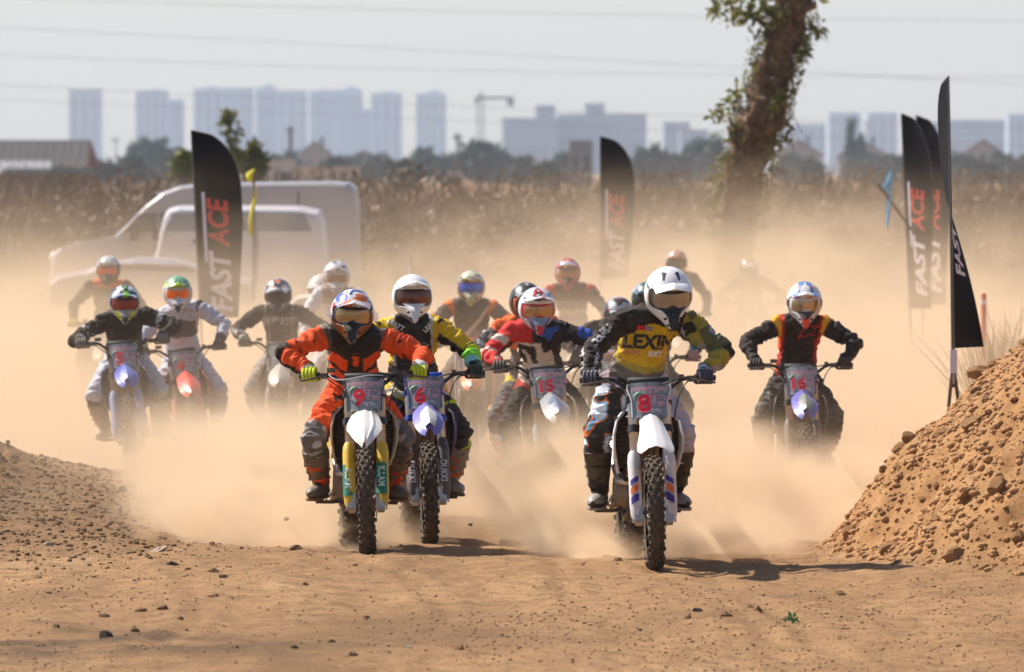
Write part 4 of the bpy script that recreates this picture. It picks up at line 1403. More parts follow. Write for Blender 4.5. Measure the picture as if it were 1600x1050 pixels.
def H4(ph, th, p):
    a = abs(ph)
    if th < R(24): return (.66, .66, .72) if th > R(-30) or a > R(12) else BLK
    st = math.sin(ph * 15) > .35
    k = (th - R(24)) / R(50)
    if k < .30: return (.50, .62, .03)
    return (.45, .66, .50) if st else (.012, .22, .07)
def H15(ph, th, p):
    a = abs(ph)
    if th < R(-10): return (.05, .10, .26) if R(26) < a < R(50) else ((.45, .02, .03) if a < R(16) else (.62, .64, .72))
    q = hz2(p, 20, 3)
    if a < R(13) and th > R(45): return (.02, .02, .025) if hz2(p, 45) > -.05 else (.7, .7, .74)
    if a < R(34) and th > R(48) and q > -.1: return (.55, .02, .03)
    if R(34) < th < R(50) and q > .08: return (.03, .06, .22)
    return (.72, .72, .76)
def HN(c1, c2, c3, sc=15, o=0):
    def fn(ph, th, p):
        q = hz2((abs(p[0]), p[1], p[2]), sc, o)
        return c2 if q > .16 else (c3 if q < -.16 else c1)
    return fn
STAR = [(-.075, -.060), (-.062, -.020), (-.030, .012), (.000, .030), (.012, .068), (.028, .034), (.078, .040), (.046, .008), (.050, -.034), (.006, -.022), (-.030, -.046), (-.048, -.030)]
FOXH = [(-.070, .040), (-.045, .020), (-.010, .030), (.030, .032), (.070, .044), (.058, .012), (.034, -.006), (.028, -.034), (.010, -.050), (-.006, -.026), (-.034, -.022), (-.064, -.010)]

OUT = {}
OUT['8'] = dict(paint=paint8, glove=(.045, .05, .085), glove2=(.42, .42, .50), boot=(.016, .016, .018), boot2=(.30, .30, .31), bdust=.15, sole=(.30, .28, .26),
    helmet=dict(name='8', paint=H8, frame=(.03, .03, .032), lens=((.30, .26, .22), .15, .5), peak_paint=lambda x, y, z: (.80, .80, .82), peak=.065, peak_up=.004, vent=(.012, .012, .014), nose=(.014, .014, .016)),
    decals=[dict(id=0, kind='text', text='LEXIN', size=.116, bold=.005, at=(.012, -.150), col=(.012, .012, .014)),
            dict(id=1, kind='text', text='RXT', size=.046, bold=.0025, at=(.075, -.245), col=(.75, .75, .75)),
            dict(id=2, kind='poly', pts=[(-.045, -.013), (.004, -.016), (.004, .012), (-.045, .015)], at=(-.050, -.030), col=(.55, .01, .03), name='badge'),
            dict(id=3, kind='poly', pts=[(.006, -.016), (.046, -.018), (.046, .010), (.006, .012)], at=(-.050, -.030), col=(.25, .22, .25), name='badge'),
            dict(id=4, kind='poly', pts=[(-.028, .0), (0, .010), (.028, .0), (.010, -.003), (0, -.009), (-.010, -.003)], at=(.110, -.040), col=(.02, .02, .02), name='emblem'),
            dict(id=5, kind='text', text='SPORT', size=.036, bold=.0015, at=(-.07, -.240), col=(.55, .22, .10))])
OUT['9'] = dict(paint=paint9, glove=(.60, .70, .015), glove2=(.20, .26, .01), boot=(.055, .05, .048), boot2=(.15, .13, .12), bdust=.45, sole=(.25, .13, .06),
    helmet=dict(name='9', paint=H9, frame=(.015, .015, .017), lens=((.36, .24, .12), .16, .5), peak=.125, peak_up=.012, vent=(.012, .012, .014), nose=(.014, .014, .016),
                peak_paint=lambda x, y, z: (.60, .64, .72) if hz2((x, y, z), 18, 3) > -.1 else ((.72, .18, .03) if hz2((x, y, z), 14) > 0 else (.05, .08, .25))),
    decals=[dict(id=0, kind='text', text='FOX', size=.05, bold=.004, at=(0, -.10), col=(.012, .012, .014))])
OUT['6'] = dict(paint=paint6, glove=(.03, .04, .03), glove2=(.08, .14, .06), boot=(.30, .28, .27), boot2=(.38, .36, .35), bdust=.35,
    helmet=dict(name='6', paint=H6, frame=(.02, .02, .022), lens=((.14, .05, .04), .12, .3), peak=.10, peak_up=.018, vent=(.70, .70, .74), nose=(.66, .66, .70), peak_paint=lambda x, y, z: (.80, .80, .82)),
    decals=[dict(id=0, kind='text', text='LEATT', size=.042, bold=.002, at=(-.115, .055), rot=-.5, col=(.6, .6, .62)),
            dict(id=1, kind='text', text='LEATT', size=.042, bold=.002, at=(.115, .055), rot=.9, col=(.6, .6, .62))])
OUT['16'] = dict(paint=paint16, glove=(.02, .02, .022), glove2=(.06, .06, .065), boot=(.03, .028, .026), boot2=(.05, .045, .04),
    helmet=dict(name='16', paint=H16, frame=(.70, .70, .72), lens=((.40, .30, .20), .14, .55), peak=.05, peak_up=.015, vent=(.78, .07, .02), nose=(.06, .05, .05), strap=(.02, .02, .02),
                peak_paint=lambda x, y, z: H16(math.atan2(x, .13), R(40) + (z - .1) * 6, Vector((x, y, z)))),
    decals=[dict(id=0, kind='line', pts=STAR, w=.006, at=(.055, -.02), col=(.62, .02, .03), name='emblem')])
OUT['15'] = dict(paint=paint15, glove=(.06, .06, .06), glove2=(.20, .19, .18), boot=(.22, .18, .08), boot2=(.30, .03, .03),
    helmet=dict(name='15', paint=H15, frame=(.55, .02, .025), lens=((.40, .24, .12), .14, .5), peak=.11, peak_up=.045, vent=(.50, .02, .03), nose=(.20, .26, .36),
                peak_paint=lambda x, y, z: (.74, .74, .78) if abs(x) > .035 or hz2((x, y, z), 40) > 0 else (.50, .02, .03)),
    decals=[dict(id=0, kind='poly', pts=[(x * 1.25, y * 1.25) for x, y in FOXH], at=(.060, .015), col=(.02, .09, .45), name='emblem')])
OUT['14'] = dict(paint=paint14, glove=(.04, .04, .045), boot=(.55, .50, .48), boot2=(.40, .06, .05),
    helmet=dict(name='14', paint=HN((.05, .05, .055), (.40, .40, .42), (.02, .02, .02), 14), frame=(.55, .12, .02), lens=((.05, .05, .06), .2), vent=(.02, .02, .02)))
OUT['5'] = dict(paint=paint5, glove=(.16, .15, .14), glove2=(.30, .29, .28), boot=(.22, .15, .09), boot2=(.42, .30, .18), bdust=.5,
    helmet=dict(name='5', paint=H5, frame=(.16, .012, .012), lens=((.22, .03, .02), .2, .4), peak=.11, peak_up=.03, vent=(.03, .03, .03), nose=(.30, .30, .31),
                peak_paint=lambda x, y, z: (.22, .60, .03) if abs(x - .015) < .03 and hz2((x, y, z), 38) > -.2 else ((.62, .64, .7) if hz2((x, y, z), 20, 2) > .05 else (.02, .04, .15))),
    decals=[dict(id=0, kind='text', text='FOX', size=.03, bold=.001, at=(.11, .05), rot=1.2, col=(.4, .4, .4))])
OUT['4'] = dict(paint=paint4, glove=(.03, .03, .035), glove2=(.3, .3, .3), boot=(.5, .47, .45), boot2=(.5, .47, .45),
    helmet=dict(name='4', paint=H4, frame=(.62, .62, .68), lens=((.85, .16, .01), .15, .35), peak=.02, peak_up=.0, vent=(.03, .03, .03), nose=(.55, .55, .6),
                peak_paint=lambda x, y, z: (.50, .62, .03) if y < -.16 else H4(math.atan2(x, .1), R(60), None)),
    decals=[dict(id=0, kind='line', pts=STAR, w=.006, at=(.05, .0), col=(.35, .35, .38), name='emblem')])
OUT['11'] = dict(paint=paint11, glove=(.05, .05, .04), glove2=(.25, .26, .12), boot=(.1, .1, .1), boot2=(.2, .2, .2),
    helmet=dict(name='11', paint=lambda ph, th, p: (.70, .12, .05) if (th > R(66) and abs(ph) < R(40)) or (R(28) < th < R(42) and R(-40) < ph < R(-12)) else ((.55, .55, .58) if hz2(p, 16, 1) > .04 else (.06, .06, .065)),
                frame=(.02, .02, .02), lens=((.03, .03, .03), .25), vent=(.03, .03, .03), peak=.09, peak_up=.01),
    decals=[dict(id=0, kind='text', text='雷霆越野', size=.085, bold=.002, at=(.0, -.06), col=(.42, .42, .44))])
OUT['white'] = dict(paint=paint_white, glove=(.3, .3, .3), helmet=dict(name='white', paint=lambda ph, th, p: (.62, .62, .66) if hz2(p, 14) < .22 else (.12, .12, .13), frame=(.60, .58, .56), lens=((.25, .14, .10), .25, .3), peak=.06, vent=(.3, .3, .3), nose=(.5, .5, .5)))
OUT['pale'] = dict(paint=paint_pale, helmet=dict(name='pale', paint=HN((.68, .64, .60), (.60, .5, .45), (.7, .7, .7)), lens=((.2, .15, .1), .3)))
OUT['chrome'] = dict(paint=paint_chrome, glove=(.05, .05, .05), helmet=dict(name='chrome', paint=lambda ph, th, p: (.55, .58, .05) if (abs(hz2(p, 15, 2)) < .09) else ((.60, .60, .62) if hz2(p, 17, 6) > -.1 else (.12, .11, .12)), frame=(.30, .03, .16), lens=((.02, .12, .60), .12, .5), peak=.08, vent=(.4, .4, .1), nose=(.4, .38, .3)))
OUT['rb'] = dict(paint=paint_rb, helmet=dict(name='rb', paint=lambda ph, th, p: (.55, .03, .03) if hz2((abs(p[0]), p[1], p[2]), 14, 5) > .02 else ((.60, .58, .58) if hz2(p, 15) > -.2 else (.04, .06, .14)), frame=(.5, .4, .35), lens=((.45, .25, .12), .25, .3), vent=(.4, .05, .05)))
OUT['dark'] = dict(paint=paint_dark, helmet=dict(name='dark', paint=lambda ph, th, p: (.40, .42, .46) if hz2(p, 14, 2) > .12 else ((.40, .02, .02) if hz2(p, 24, 9) > .32 else (.02, .02, .025)), lens=((.03, .03, .03), .2), frame=(.03, .03, .03)))
OUT['green'] = dict(paint=paint_green, glove=(.50, .26, .22), glove2=(.5, .5, .52), helmet=dict(name='green', paint=HN((.02, .03, .06), (.05, .32, .16), (.30, .42, .60), 18), lens=((.03, .03, .03), .2)))
OUT['far1'] = dict(paint=paint_far((.10, .08, .08), (.3, .05, .03)), helmet=dict(name='far1', paint=HN((.50, .10, .06), (.65, .40, .10), (.55, .5, .48)), lens=((.05, .05, .05), .3)))
OUT['far2'] = dict(paint=paint_far((.035, .035, .04), (.03, .03, .03)), helmet=dict(name='far2', paint=HN((.05, .05, .055), (.62, .62, .64), (.03, .03, .03), 12), lens=((.05, .05, .05), .3)))
OUT['silver'] = dict(paint=lambda nm, s, t, u, fr, nz_, p, tt: (.62, .12, .02) if nm == 'neck' or (nm == 'torso' and tt > .95) else ((.16, .06, .05) if nm == 'arm2' and t > .5 else (.05, .04, .036)), glove=(.55, .50, .05),
    helmet=dict(name='silver', paint=lambda ph, th, p: (.55, .55, .57) if th > R(5) and hz2(p, 12) > -.25 else (.05, .04, .04), frame=(.10, .05, .04), lens=((.55, .08, .03), .2, .3), peak=.05))

# ---- bikes
W_ = (.74, .74, .76)
BK = {}
BK['8'] = dict(name='8', number='8', plastic=W_, shroud=(.70, .70, .73), guard=(.70, .70, .74), fender=(.78, .78, .80), fkind='flare', tube=(.66, .64, .60), guard_stripes=[(.05, .10, (.06, .03, .28)), (.115, .16, (.80, .16, .03)), (.175, .21, (.08, .04, .30))], frame=(.04, .04, .045))
BK['9'] = dict(name='9', number='9', plastic=(.62, .40, .03), shroud=(.50, .44, .32), guard=(.72, .48, .01), fender=(.76, .76, .76), fkind='point', plate_edge=0, guard_panel=(.02, .20, .12), guard_text=('K.LAM', (.62, .75, .68), .050), hose=1, tube=(.58, .48, .36), clamp=(.03, .04, .06))
BK['6'] = dict(name='6', number='6', plastic=(.02, .03, .22), shroud=(.025, .028, .14), guard=(.035, .035, .05), fender=(.16, .16, .55), nose=(.62, .63, .66), fkind='shield', rim=(.02, .06, .45), clamp=(.02, .06, .35), guard_text=('DUKKI', (.66, .66, .70), .052), fender_text=None, pad=(.02, .10, .55), tube=(.66, .62, .56))
BK['16'] = dict(name='16', number='16', pale=1, plastic=(.10, .10, .45), shroud=(.03, .03, .05), guard=(.05, .05, .06), fender=(.10, .10, .48), nose=(.22, .25, .22), fkind='shield', pad_text='WESTWOOD', tube=(.45, .42, .38), plate_edge=0)
BK['15'] = dict(name='15', number='15', plastic=(.30, .32, .36), shroud=(.34, .28, .24), guard=(.26, .36, .36), fender=(.24, .30, .36), fdust=.22, nose=(.07, .15, .28), fkind='shield', tube=(.45, .35, .28))
BK['5'] = dict(name='5', number='5', plastic=(.03, .07, .42), shroud=(.03, .05, .22), guard=(.20, .26, .52), fender=(.025, .06, .48), nose=(.10, .18, .55), fkind='shield', plate_edge=0, tube=(.30, .26, .22), hose=0)
BK['4'] = dict(name='4', number='4', plastic=(.55, .03, .02), shroud=(.45, .04, .03), guard=(.45, .08, .06), fender=(.72, .06, .04), fkind='shield', plate_edge=0, tube=(.4, .35, .3))
BK['x'] = dict(name='x', plastic=(.35, .30, .26), shroud=(.08, .07, .07), guard=(.2, .18, .16), fender=(.50, .46, .42), fkind='shield', plate_edge=0)
BK['o'] = dict(name='o', plastic=(.70, .14, .02), shroud=(.60, .12, .03), guard=(.1, .1, .1), fender=(.70, .14, .03), fkind='shield', plate_edge=0)

# name, px of the front tyre, distance, yaw, lean, steer (deg), bike, pose, labels
CAST = [
 dict(n='8', px=1022, d=40.0, yaw=4.6, lean=.3, steer=-3, bike='8', near=2, seed=1, hrot=(3, 17, -2), hscale=1.08, pel=(-.02, .06, .12), neck=(.085, 0, .075), head=(.135, -.01, .070), tilt=-.05, twist=-.16, sw=.205, elbow={-1: (-.8, .3, -.5), 1: (1.0, .2, -.1)}, toe=.30,
      bl='white dirt bike with number 8 plate, white fender and black radiator scoops', rl='rider in yellow and black jersey with white helmet on bike number 8'),
 dict(n='9', px=572, d=42.0, yaw=5.0, lean=1.0, steer=-5, bike='9', near=2, seed=2, hrot=(-2, 9, 2), hscale=1.03, pel=(-.03, .03, .0), neck=(-.05, 0, -.03), head=(-.075, -.02, -.055), tilt=-.03, twist=.12, sw=.195, elbow={-1: (-1.0, .1, -.15), 1: (1.0, .2, -.05)}, toe=.40,
      bl='yellow dirt bike with number 9 plate and pointed white front fender', rl='rider in orange and black gear with neon yellow gloves on bike number 9'),
 dict(n='6', px=671, d=44.0, yaw=5.0, lean=-.3, steer=-2, bike='6', near=2, seed=3, hrot=(2, 5, 0), hscale=1.0, pel=(-.02, .03, .05), neck=(-.05, .05, .05), head=(-.055, .05, .075), tilt=.0, twist=.10, elbow={-1: (-1.0, .2, -.3), 1: (1.0, .2, -.4)},
      bl='blue dirt bike with number 6 plate and blue and white fender', rl='rider in black vest and plain white helmet with yellow sleeves on bike number 6'),
 dict(n='16', px=1257, d=51.7, yaw=1.0, lean=-.3, steer=0, bike='16', near=1, seed=4, hrot=(0, 14, 0), hscale=1.04, pel=(0, .02, .02), neck=(.03, 0, .05), head=(.045, 0, .05), knee=.34, elbow={-1: (-1.0, .2, -.1), 1: (1.0, .2, -.1)},
      bl='purple and black dirt bike with number 16 plate beside the dirt bank', rl='rider in black jersey with orange shoulder bands and blue white helmet on bike 16'),
 dict(n='15', px=872, d=49.0, yaw=3.0, lean=-3.2, steer=3, bike='15', near=1, seed=5, hrot=(4, 13, 2), hscale=1.02, neck=(-.03, 0, .0), head=(-.035, -.02, -.01), tilt=-.06, twist=-.22, elbow={-1: (-1.0, .3, -.4), 1: (1.0, .2, -.1)},
      bl='grey and teal dirt bike with number 15 plate and scuffed pale fender', rl='rider with one red striped sleeve and one blue sleeve on bike 15'),
 dict(n='14', px=846, d=53.0, yaw=3.0, lean=-2, steer=0, bike='o', near=1, seed=6, hrot=(6, 12, 0), hscale=1.02, neck=(-.02, 0, .05), head=(-.03, 0, .06), elbow={-1: (-1.0, .2, -.4), 1: (1.0, .2, -.3)},
      bl='orange dirt bike almost hidden behind bike number 15', rl='rider in orange and navy half hidden behind the rider of bike 15'),
 dict(n='5', px=206, d=57.0, yaw=2.0, lean=-5.0, steer=4, bike='5', near=1, seed=7, hrot=(3, 14, 4), hscale=.98, neck=(.03, 0, -.06), head=(.05, -.02, -.10), tilt=.06, twist=.12, elbow={-1: (-.9, .3, -.4), 1: (1.0, .2, -.1)}, knee=.30,
      bl='blue dirt bike with number 5 plate at the left of the pack', rl='rider in all black jersey with red goggles on bike number 5'),
 dict(n='4', px=306, d=60.0, yaw=2.0, lean=-7.0, steer=6, bike='4', near=1, seed=8, hrot=(0, 6, 5), hscale=1.0, neck=(.02, .04, .05), head=(.03, .02, .06), tilt=.13, elbow={-1: (-.7, .3, -.4), 1: (1.0, .2, -.3)}, knee=.34,
      bl='red dirt bike with number 4 plate leaning in the dust', rl='rider in pale lilac gear with green helmet and orange goggles on bike 4'),
 dict(n='11', px=437, d=63.0, yaw=0, lean=0, steer=0, bike='x', near=0, seed=9, hrot=(-2, 16, 0), hscale=1.0, neck=(-.03, 0, .02), head=(-.035, -.01, .02), elbow={-1: (-1.0, .2, -.4), 1: (1.0, .2, -.3)},
      bl='dusty grey dirt bike under the rider in the black lettered jersey', rl='rider in black jersey with pale lettering, half veiled by dust'),
 dict(n='white', px=530, d=65.5, yaw=0, lean=0, steer=0, bike='x', near=0, seed=10, hrot=(0, 12, 0), pel=(0, .08, .12), neck=(-.03, .02, .16), head=(-.04, .0, .17),
      bl='pale dirt bike lost in dust behind bike number 9', rl='rider in white jersey and white helmet standing behind the orange rider'),
 dict(n='pale', px=486, d=71.0, yaw=0, lean=3, steer=0, bike='x', near=0, seed=11, hrot=(-8, 22, 6), neck=(.0, 0, .0), head=(.0, 0, -.02),
      bl='pale dirt bike farthest back behind the white jersey rider', rl='rider in pale dusty clothes crouched behind the white jersey rider'),
 dict(n='chrome', px=737, d=62.0, yaw=0, lean=0, steer=0, bike='o', near=0, seed=12, hrot=(0, 6, 0), neck=(-.01, 0, .08), head=(-.01, 0, .09),
      bl='orange dirt bike hidden in dust behind bike number 6', rl='rider in grey and orange with blue goggles between bikes 6 and 15'),
 dict(n='rb', px=897, d=68.0, yaw=0, lean=0, steer=0, bike='x', near=0, seed=13, hrot=(0, 6, 0), pel=(0, .05, .10), neck=(-.03, 0, .16), head=(-.06, 0, .17), elbow={-1: (-1, .2, -.3), 1: (1, .2, -.3)},
      bl='dust covered dirt bike below the rider with red helmet', rl='rider with red helmet and brown shoulders faded by dust behind bike 15'),
 dict(n='dark', px=955, d=57.5, yaw=2, lean=2, steer=0, bike='x', near=0, seed=14, hrot=(4, 20, 4), neck=(.03, 0, -.09), head=(.04, -.04, -.13),
      bl='tan dirt bike partly behind the rider of bike number 8', rl='rider in black with red mesh chest crouching behind the yellow jersey rider'),
 dict(n='green', px=1020, d=55.5, yaw=0, lean=0, steer=0, bike='x', near=0, seed=15, hrot=(0, 8, 0), neck=(-.02, 0, .02), head=(-.035, 0, .03),
      bl='dirt bike directly behind bike number 8, only its bar showing', rl='rider hidden behind bike 8 with green and navy helmet edge showing'),
 dict(n='far1', px=1060, d=80.0, yaw=0, lean=0, steer=0, bike='x', near=0, seed=16, hrot=(0, 8, 0), neck=(0, 0, .16), head=(-.01, 0, .17),
      bl='faint dirt bike deep in dust under the reddish helmet', rl='rider with reddish helmet, faint in the dust left of the tree'),
 dict(n='far2', px=1178, d=88.0, yaw=0, lean=0, steer=0, bike='x', near=0, seed=17, hrot=(8, 14, 0), neck=(-.02, 0, .0), head=(-.05, 0, .0),
      bl='faint dirt bike deep in dust below the leaning tree', rl='rider in dark clothes with silver black helmet, faint below the leaning tree'),
 dict(n='silver', px=160, d=73.0, yaw=0, lean=0, steer=0, bike='x', near=0, seed=18, hrot=(-3, 10, 0), pel=(0, .05, .08), neck=(.02, 0, .14), head=(.03, 0, .15), elbow={-1: (-1, .2, -.4), 1: (1, .2, -.3)},
      bl='dirt bike veiled by dust behind bike number 5', rl='rider in brown with silver helmet, far behind bike number 5'),
]
def front_of(c):
    x = (c['px'] - 800) / F * c['d']
    return x, c['d'] if True else 0
RIDERS = {}
for c in CAST:
    x, y = front_of(c)
    z = gz(x, y); a = R(c['yaw'])
    rx, ry = x - math.sin(a) * WB, y + math.cos(a) * WB
    zr = gz(rx, ry)
    z -= .006
    pitch = math.atan2(zr - .008 - z, WB)
    spec = dict(BK[c['bike']]); spec['spin'] = c['seed'] * .37
    bike, grips = make_bike(spec, Vector((x, y, z)), a, R(c['lean']), pitch, R(c['steer']))
    tag(bike, c['bl'], 'motorcycle', 'dirt bikes racing in a pack')
    ps = dict(c); ps['name'] = c['n']; ps['outfit'] = OUT[c['n']]
    rd, J = make_rider(ps, bike, grips)
    tag(rd, c['rl'], 'person', 'motocross riders')
    RIDERS[c['n']] = (bike, rd, J)
# ------------------------------------------------------------------ stones and clods
rng = random.Random(11); nrng = np.random.default_rng(5)
clod_m = mat('red_clod', (.45, .258, .128), .95, noise=.14, nscale=25, bump=.8, bscale=70, spec=.1)
peb_m = mat('grey_pebble', (.36, .225, .125), .95, noise=.35, nscale=25, bump=.8, bscale=70, spec=.1)
pale_m = mat('pale_stone', (.48, .38, .28), .9, noise=.2, nscale=20, bump=.5, bscale=50, spec=.1)
dark_m = mat('dark_stone', (.06, .048, .042), .9, noise=.3, nscale=20, bump=.5, bscale=50, spec=.15)
def rock_mesh(seed, sub=2, sharp=.35):
    bm = bmesh.new(); bmesh.ops.create_icosphere(bm, subdivisions=sub, radius=1.0)
    r_ = random.Random(seed); o = Vector((seed * 3.1, seed * 1.7, 0))
    pl_ = [(Vector((r_.uniform(-1, 1), r_.uniform(-1, 1), r_.uniform(-1, 1))).normalized(), r_.uniform(.55, .9)) for _ in range(7)]
    for v in bm.verts:
        for n_, k in pl_:
            e = v.co.dot(n_) - k
            if e > 0: v.co -= n_ * e * .9
        v.co *= 1 + sharp * mnoise.noise(v.co * 1.7 + o) + .15 * mnoise.noise(v.co * 4 + o)
    me = bpy.data.meshes.new('clod'); bm.to_mesh(me); bm.free()
    me.polygons.foreach_set('use_smooth', [False] * len(me.polygons))
    return me
clods = []
for k in range(7):
    m_ = rock_mesh(k); m_.materials.append(clod_m); clods.append(m_)
pebs = []
for k in range(4):
    m_ = rock_mesh(20 + k); m_.materials.append(peb_m); pebs.append(m_)
def put(mesh, name, x, y, sz, parent=None, sink=.35, z=None):
    o = bpy.data.objects.new(name, mesh); COL.objects.link(o)
    if parent: o.parent = parent
    sx = sz * rng.uniform(.8, 1.3); sy = sz * rng.uniform(.8, 1.2); szz = sz * rng.uniform(.6, .95)
    o.location = (x, y, (gz(x, y) if z is None else z) + szz * (1 - 2 * sink) * .5)
    o.scale = (sx, sy, szz); o.rotation_euler = (rng.uniform(-.4, .4), rng.uniform(-.4, .4), rng.uniform(0, 6.3))
    return o
cnt = 0
while cnt < 285:
    y = rng.uniform(38.2, 52); x = rng.uniform(1.7, 4.6)
    h = float(berm_h(np.array([x]), np.array([y]))[0])
    if h < .01 or h > 1.5 or abs((x / y) * F + 800) > 1640: continue
    if rng.random() < .35 and h > .5: continue
    sz = min(.105, .010 * (1 / (rng.random() + .11)) ** 1.0)
    put(clods[cnt % 7], 'clod', x, y, sz, ground); cnt += 1
for k in range(110):
    y = rng.uniform(32.5, 43); x = rng.uniform(-.078, .078) * y
    put(pebs[k % 4], 'pebble', x, y, min(.030, .008 / (rng.random() + .2)), ground)
for (px, py, d, s_, m_) in ((245, 855, 42, .085, pale_m), (462, 856, 42, .035, peb_m), (190, 775, 49.5, .05, dark_m), (165, 988, 34.0, .035, dark_m), (270, 880, 40.5, .035, dark_m), (75, 850, 42.5, .03, pale_m), (1090, 942, 36, .025, dark_m), (640, 1010, 33, .02, pale_m)):
    me_ = rock_mesh(int(px), 2, .3); me_.materials.append(m_)
    p = P(px, py, d); o = put(me_, 'stone', p.x, p.y, s_, ground)
    if s_ > .08: o.scale = (.115, .06, .022)
# loose crumbs too small and many to pick apart: one mesh
def crumbs(name, n, fn, m_, label):
    V = []; Fc = []; base = []
    for k in range(4):
        bm = bmesh.new(); bmesh.ops.create_icosphere(bm, subdivisions=1, radius=1.0)
        for v in bm.verts: v.co *= 1 + .45 * mnoise.noise(v.co * 1.5 + Vector((k * 5.0, 0, 0)))
        base.append((np.array([v.co[:] for v in bm.verts]), np.array([[w.index for w in f_.verts] for f_ in bm.faces]))); bm.free()
    pts = fn(n); zz = ground_h(pts[:, 0], pts[:, 1]); off = 0
    for i in range(len(pts)):
        v, f_ = base[i % 4]; s_ = pts[i, 2]; a = nrng.uniform(0, 6.28); c_, sn = math.cos(a), math.sin(a)
        q = v * np.array([s_ * nrng.uniform(.8, 1.4), s_, s_ * nrng.uniform(.5, .9)])
        V.append(np.stack([q[:, 0] * c_ - q[:, 1] * sn + pts[i, 0], q[:, 0] * sn + q[:, 1] * c_ + pts[i, 1], q[:, 2] + zz[i] + s_ * .15], 1))
        Fc.append(f_ + off); off += len(v)
    V = np.concatenate(V); Fc = np.concatenate(Fc)
    me_ = bpy.data.meshes.new(name)
    me_.vertices.add(len(V)); me_.vertices.foreach_set('co', V.reshape(-1).astype(np.float32))
    me_.loops.add(Fc.size); me_.loops.foreach_set('vertex_index', Fc.reshape(-1).astype(np.int32))
    me_.polygons.add(len(Fc)); me_.polygons.foreach_set('loop_start', np.arange(0, Fc.size, 3, dtype=np.int32))
    me_.update(); me_.validate()
    o = link(name, me_, None, m_); return tag(o, label, 'gravel', None, 'stuff')
def on_berm(n):
    out = []
    while len(out) < n:
        y = nrng.uniform(38, 56, 4000); x = nrng.uniform(1.7, 4.8, 4000); h = berm_h(x, y)
        ok = (h > .008) & (np.abs(x / y * F) < 850)
        s_ = np.minimum(.030, .0038 / (nrng.random(4000) + .09))
        out += list(np.stack([x, y, s_], 1)[ok])
    return np.array(out[:n])
def on_left(n):
    out = []
    while len(out) < n:
        y = nrng.uniform(40, 54, 4000); x = nrng.uniform(-4.6, -1.6, 4000)
        w = sstep(38, 46, y) * sstep(-1.4, -3.0, x + .12 * (y - 44) * 0)
        ok = (nrng.random(4000) < w) & (np.abs(x / y * F) < 850)
        out += list(np.stack([x, y, np.minimum(.020, .0042 / (nrng.random(4000) + .14))], 1)[ok])
    return np.array(out[:n])
def on_track(n):
    y = 1 / nrng.uniform(1 / 44, 1 / 31, n); x = nrng.uniform(-.08, .08, n) * y
    dens = vnoise(x * .9, y * .4, 77)
    k = nrng.random(n) < dens * 1.1
    s_ = np.minimum(.010, .0026 / (nrng.random(n) + .16))
    return np.stack([x, y, s_], 1)[k]
crumbs('gravel', 22000, on_berm, clod_m, 'loose red crumbs of earth covering the dirt bank')
crumbs('gravel', 5000, on_left, mat('brown_crumb', (.20, .122, .066), .95, noise=.2, nscale=20, spec=.1), 'loose brown crumbs on the heap at the left edge')
crumbs('gravel', 13000, on_track, peb_m, 'fine gravel strewn over the track in front of the bikes')
fly_m = dark_m
for i, (px, py, d, s_) in enumerate(((283, 660, 56, .028), (447, 812, 43.5, .018), (665, 468, 47, .010), (548, 588, 44, .008), (735, 820, 43, .014))):
    p = P(px, py, d); o = put(pebs[0], 'dirt_clod', p.x, p.y, s_, None, z=p.z)
    tag(o, ['dark clod of dirt flying in front of bike number 4', 'dark clod of dirt flying left of bike number 9', 'tiny dirt crumb flying above the orange rider', 'tiny dirt crumb flying beside the yellow glove', 'small dirt crumb flying right of bike number 6'][i], 'dirt clod', 'clods thrown into the air')

# ------------------------------------------------------------------ leaf and blade helpers
def leaf_cloud(mb, centers, n, size, rr, up=.3, ratio=.38):
    for (c, r_) in centers:
        for _ in range(int(n * r_ / centers[0][1] if centers[0][1] else n)):
            d = Vector((rr.gauss(0, 1), rr.gauss(0, 1), rr.gauss(0, 1))).normalized() * (r_ * rr.random() ** .45)
            p = Vector(c) + d
            a = Vector((rr.gauss(0, 1), rr.gauss(0, 1), rr.gauss(0, 1) - up)).normalized(); b_ = a.cross(Vector((rr.gauss(0, 1), rr.gauss(0, 1), rr.gauss(0, 1)))).normalized()
            L_ = size * rr.uniform(.6, 1.3); w = L_ * ratio
            mb.add([p, p + a * L_ * .5 + b_ * w * .5, p + a * L_, p + a * L_ * .5 - b_ * w * .5], [(0, 1, 2, 3)])
def leaf_mat(name, c1, c2, trans=.25):
    m = bpy.data.materials.new(name); m.use_nodes = True; t = m.node_tree; b = t.nodes['Principled BSDF']; N = t.nodes.new; L = t.links.new
    g = N('ShaderNodeNewGeometry'); r_ = N('ShaderNodeValToRGB'); r_.color_ramp.elements[0].color = (*c1, 1); r_.color_ramp.elements[1].color = (*c2, 1)
    L(g.outputs['Random Per Island'], r_.inputs[0]); L(r_.outputs[0], b.inputs['Base Color']); b.inputs['Roughness'].default_value = .6
    tr = N('ShaderNodeBsdfTranslucent'); L(r_.outputs[0], tr.inputs['Color']); ms = N('ShaderNodeMixShader'); ms.inputs[0].default_value = trans
    L(b.outputs[0], ms.inputs[1]); L(tr.outputs[0], ms.inputs[2]); L(ms.outputs[0], t.nodes['Material Output'].inputs['Surface'])
    return m
leaf_a = leaf_mat('leaf_green', (.08, .10, .025), (.27, .26, .07), .4)
leaf_b = leaf_mat('leaf_far', (.018, .040, .020), (.045, .075, .03))
leaf_c = leaf_mat('leaf_yellowgreen', (.09, .12, .02), (.20, .20, .04))
dry = leaf_mat('dry_stalk', (.095, .062, .036), (.16, .105, .062), .15)
dry2 = leaf_mat('dry_grass', (.16, .13, .06), (.30, .24, .12), .2)

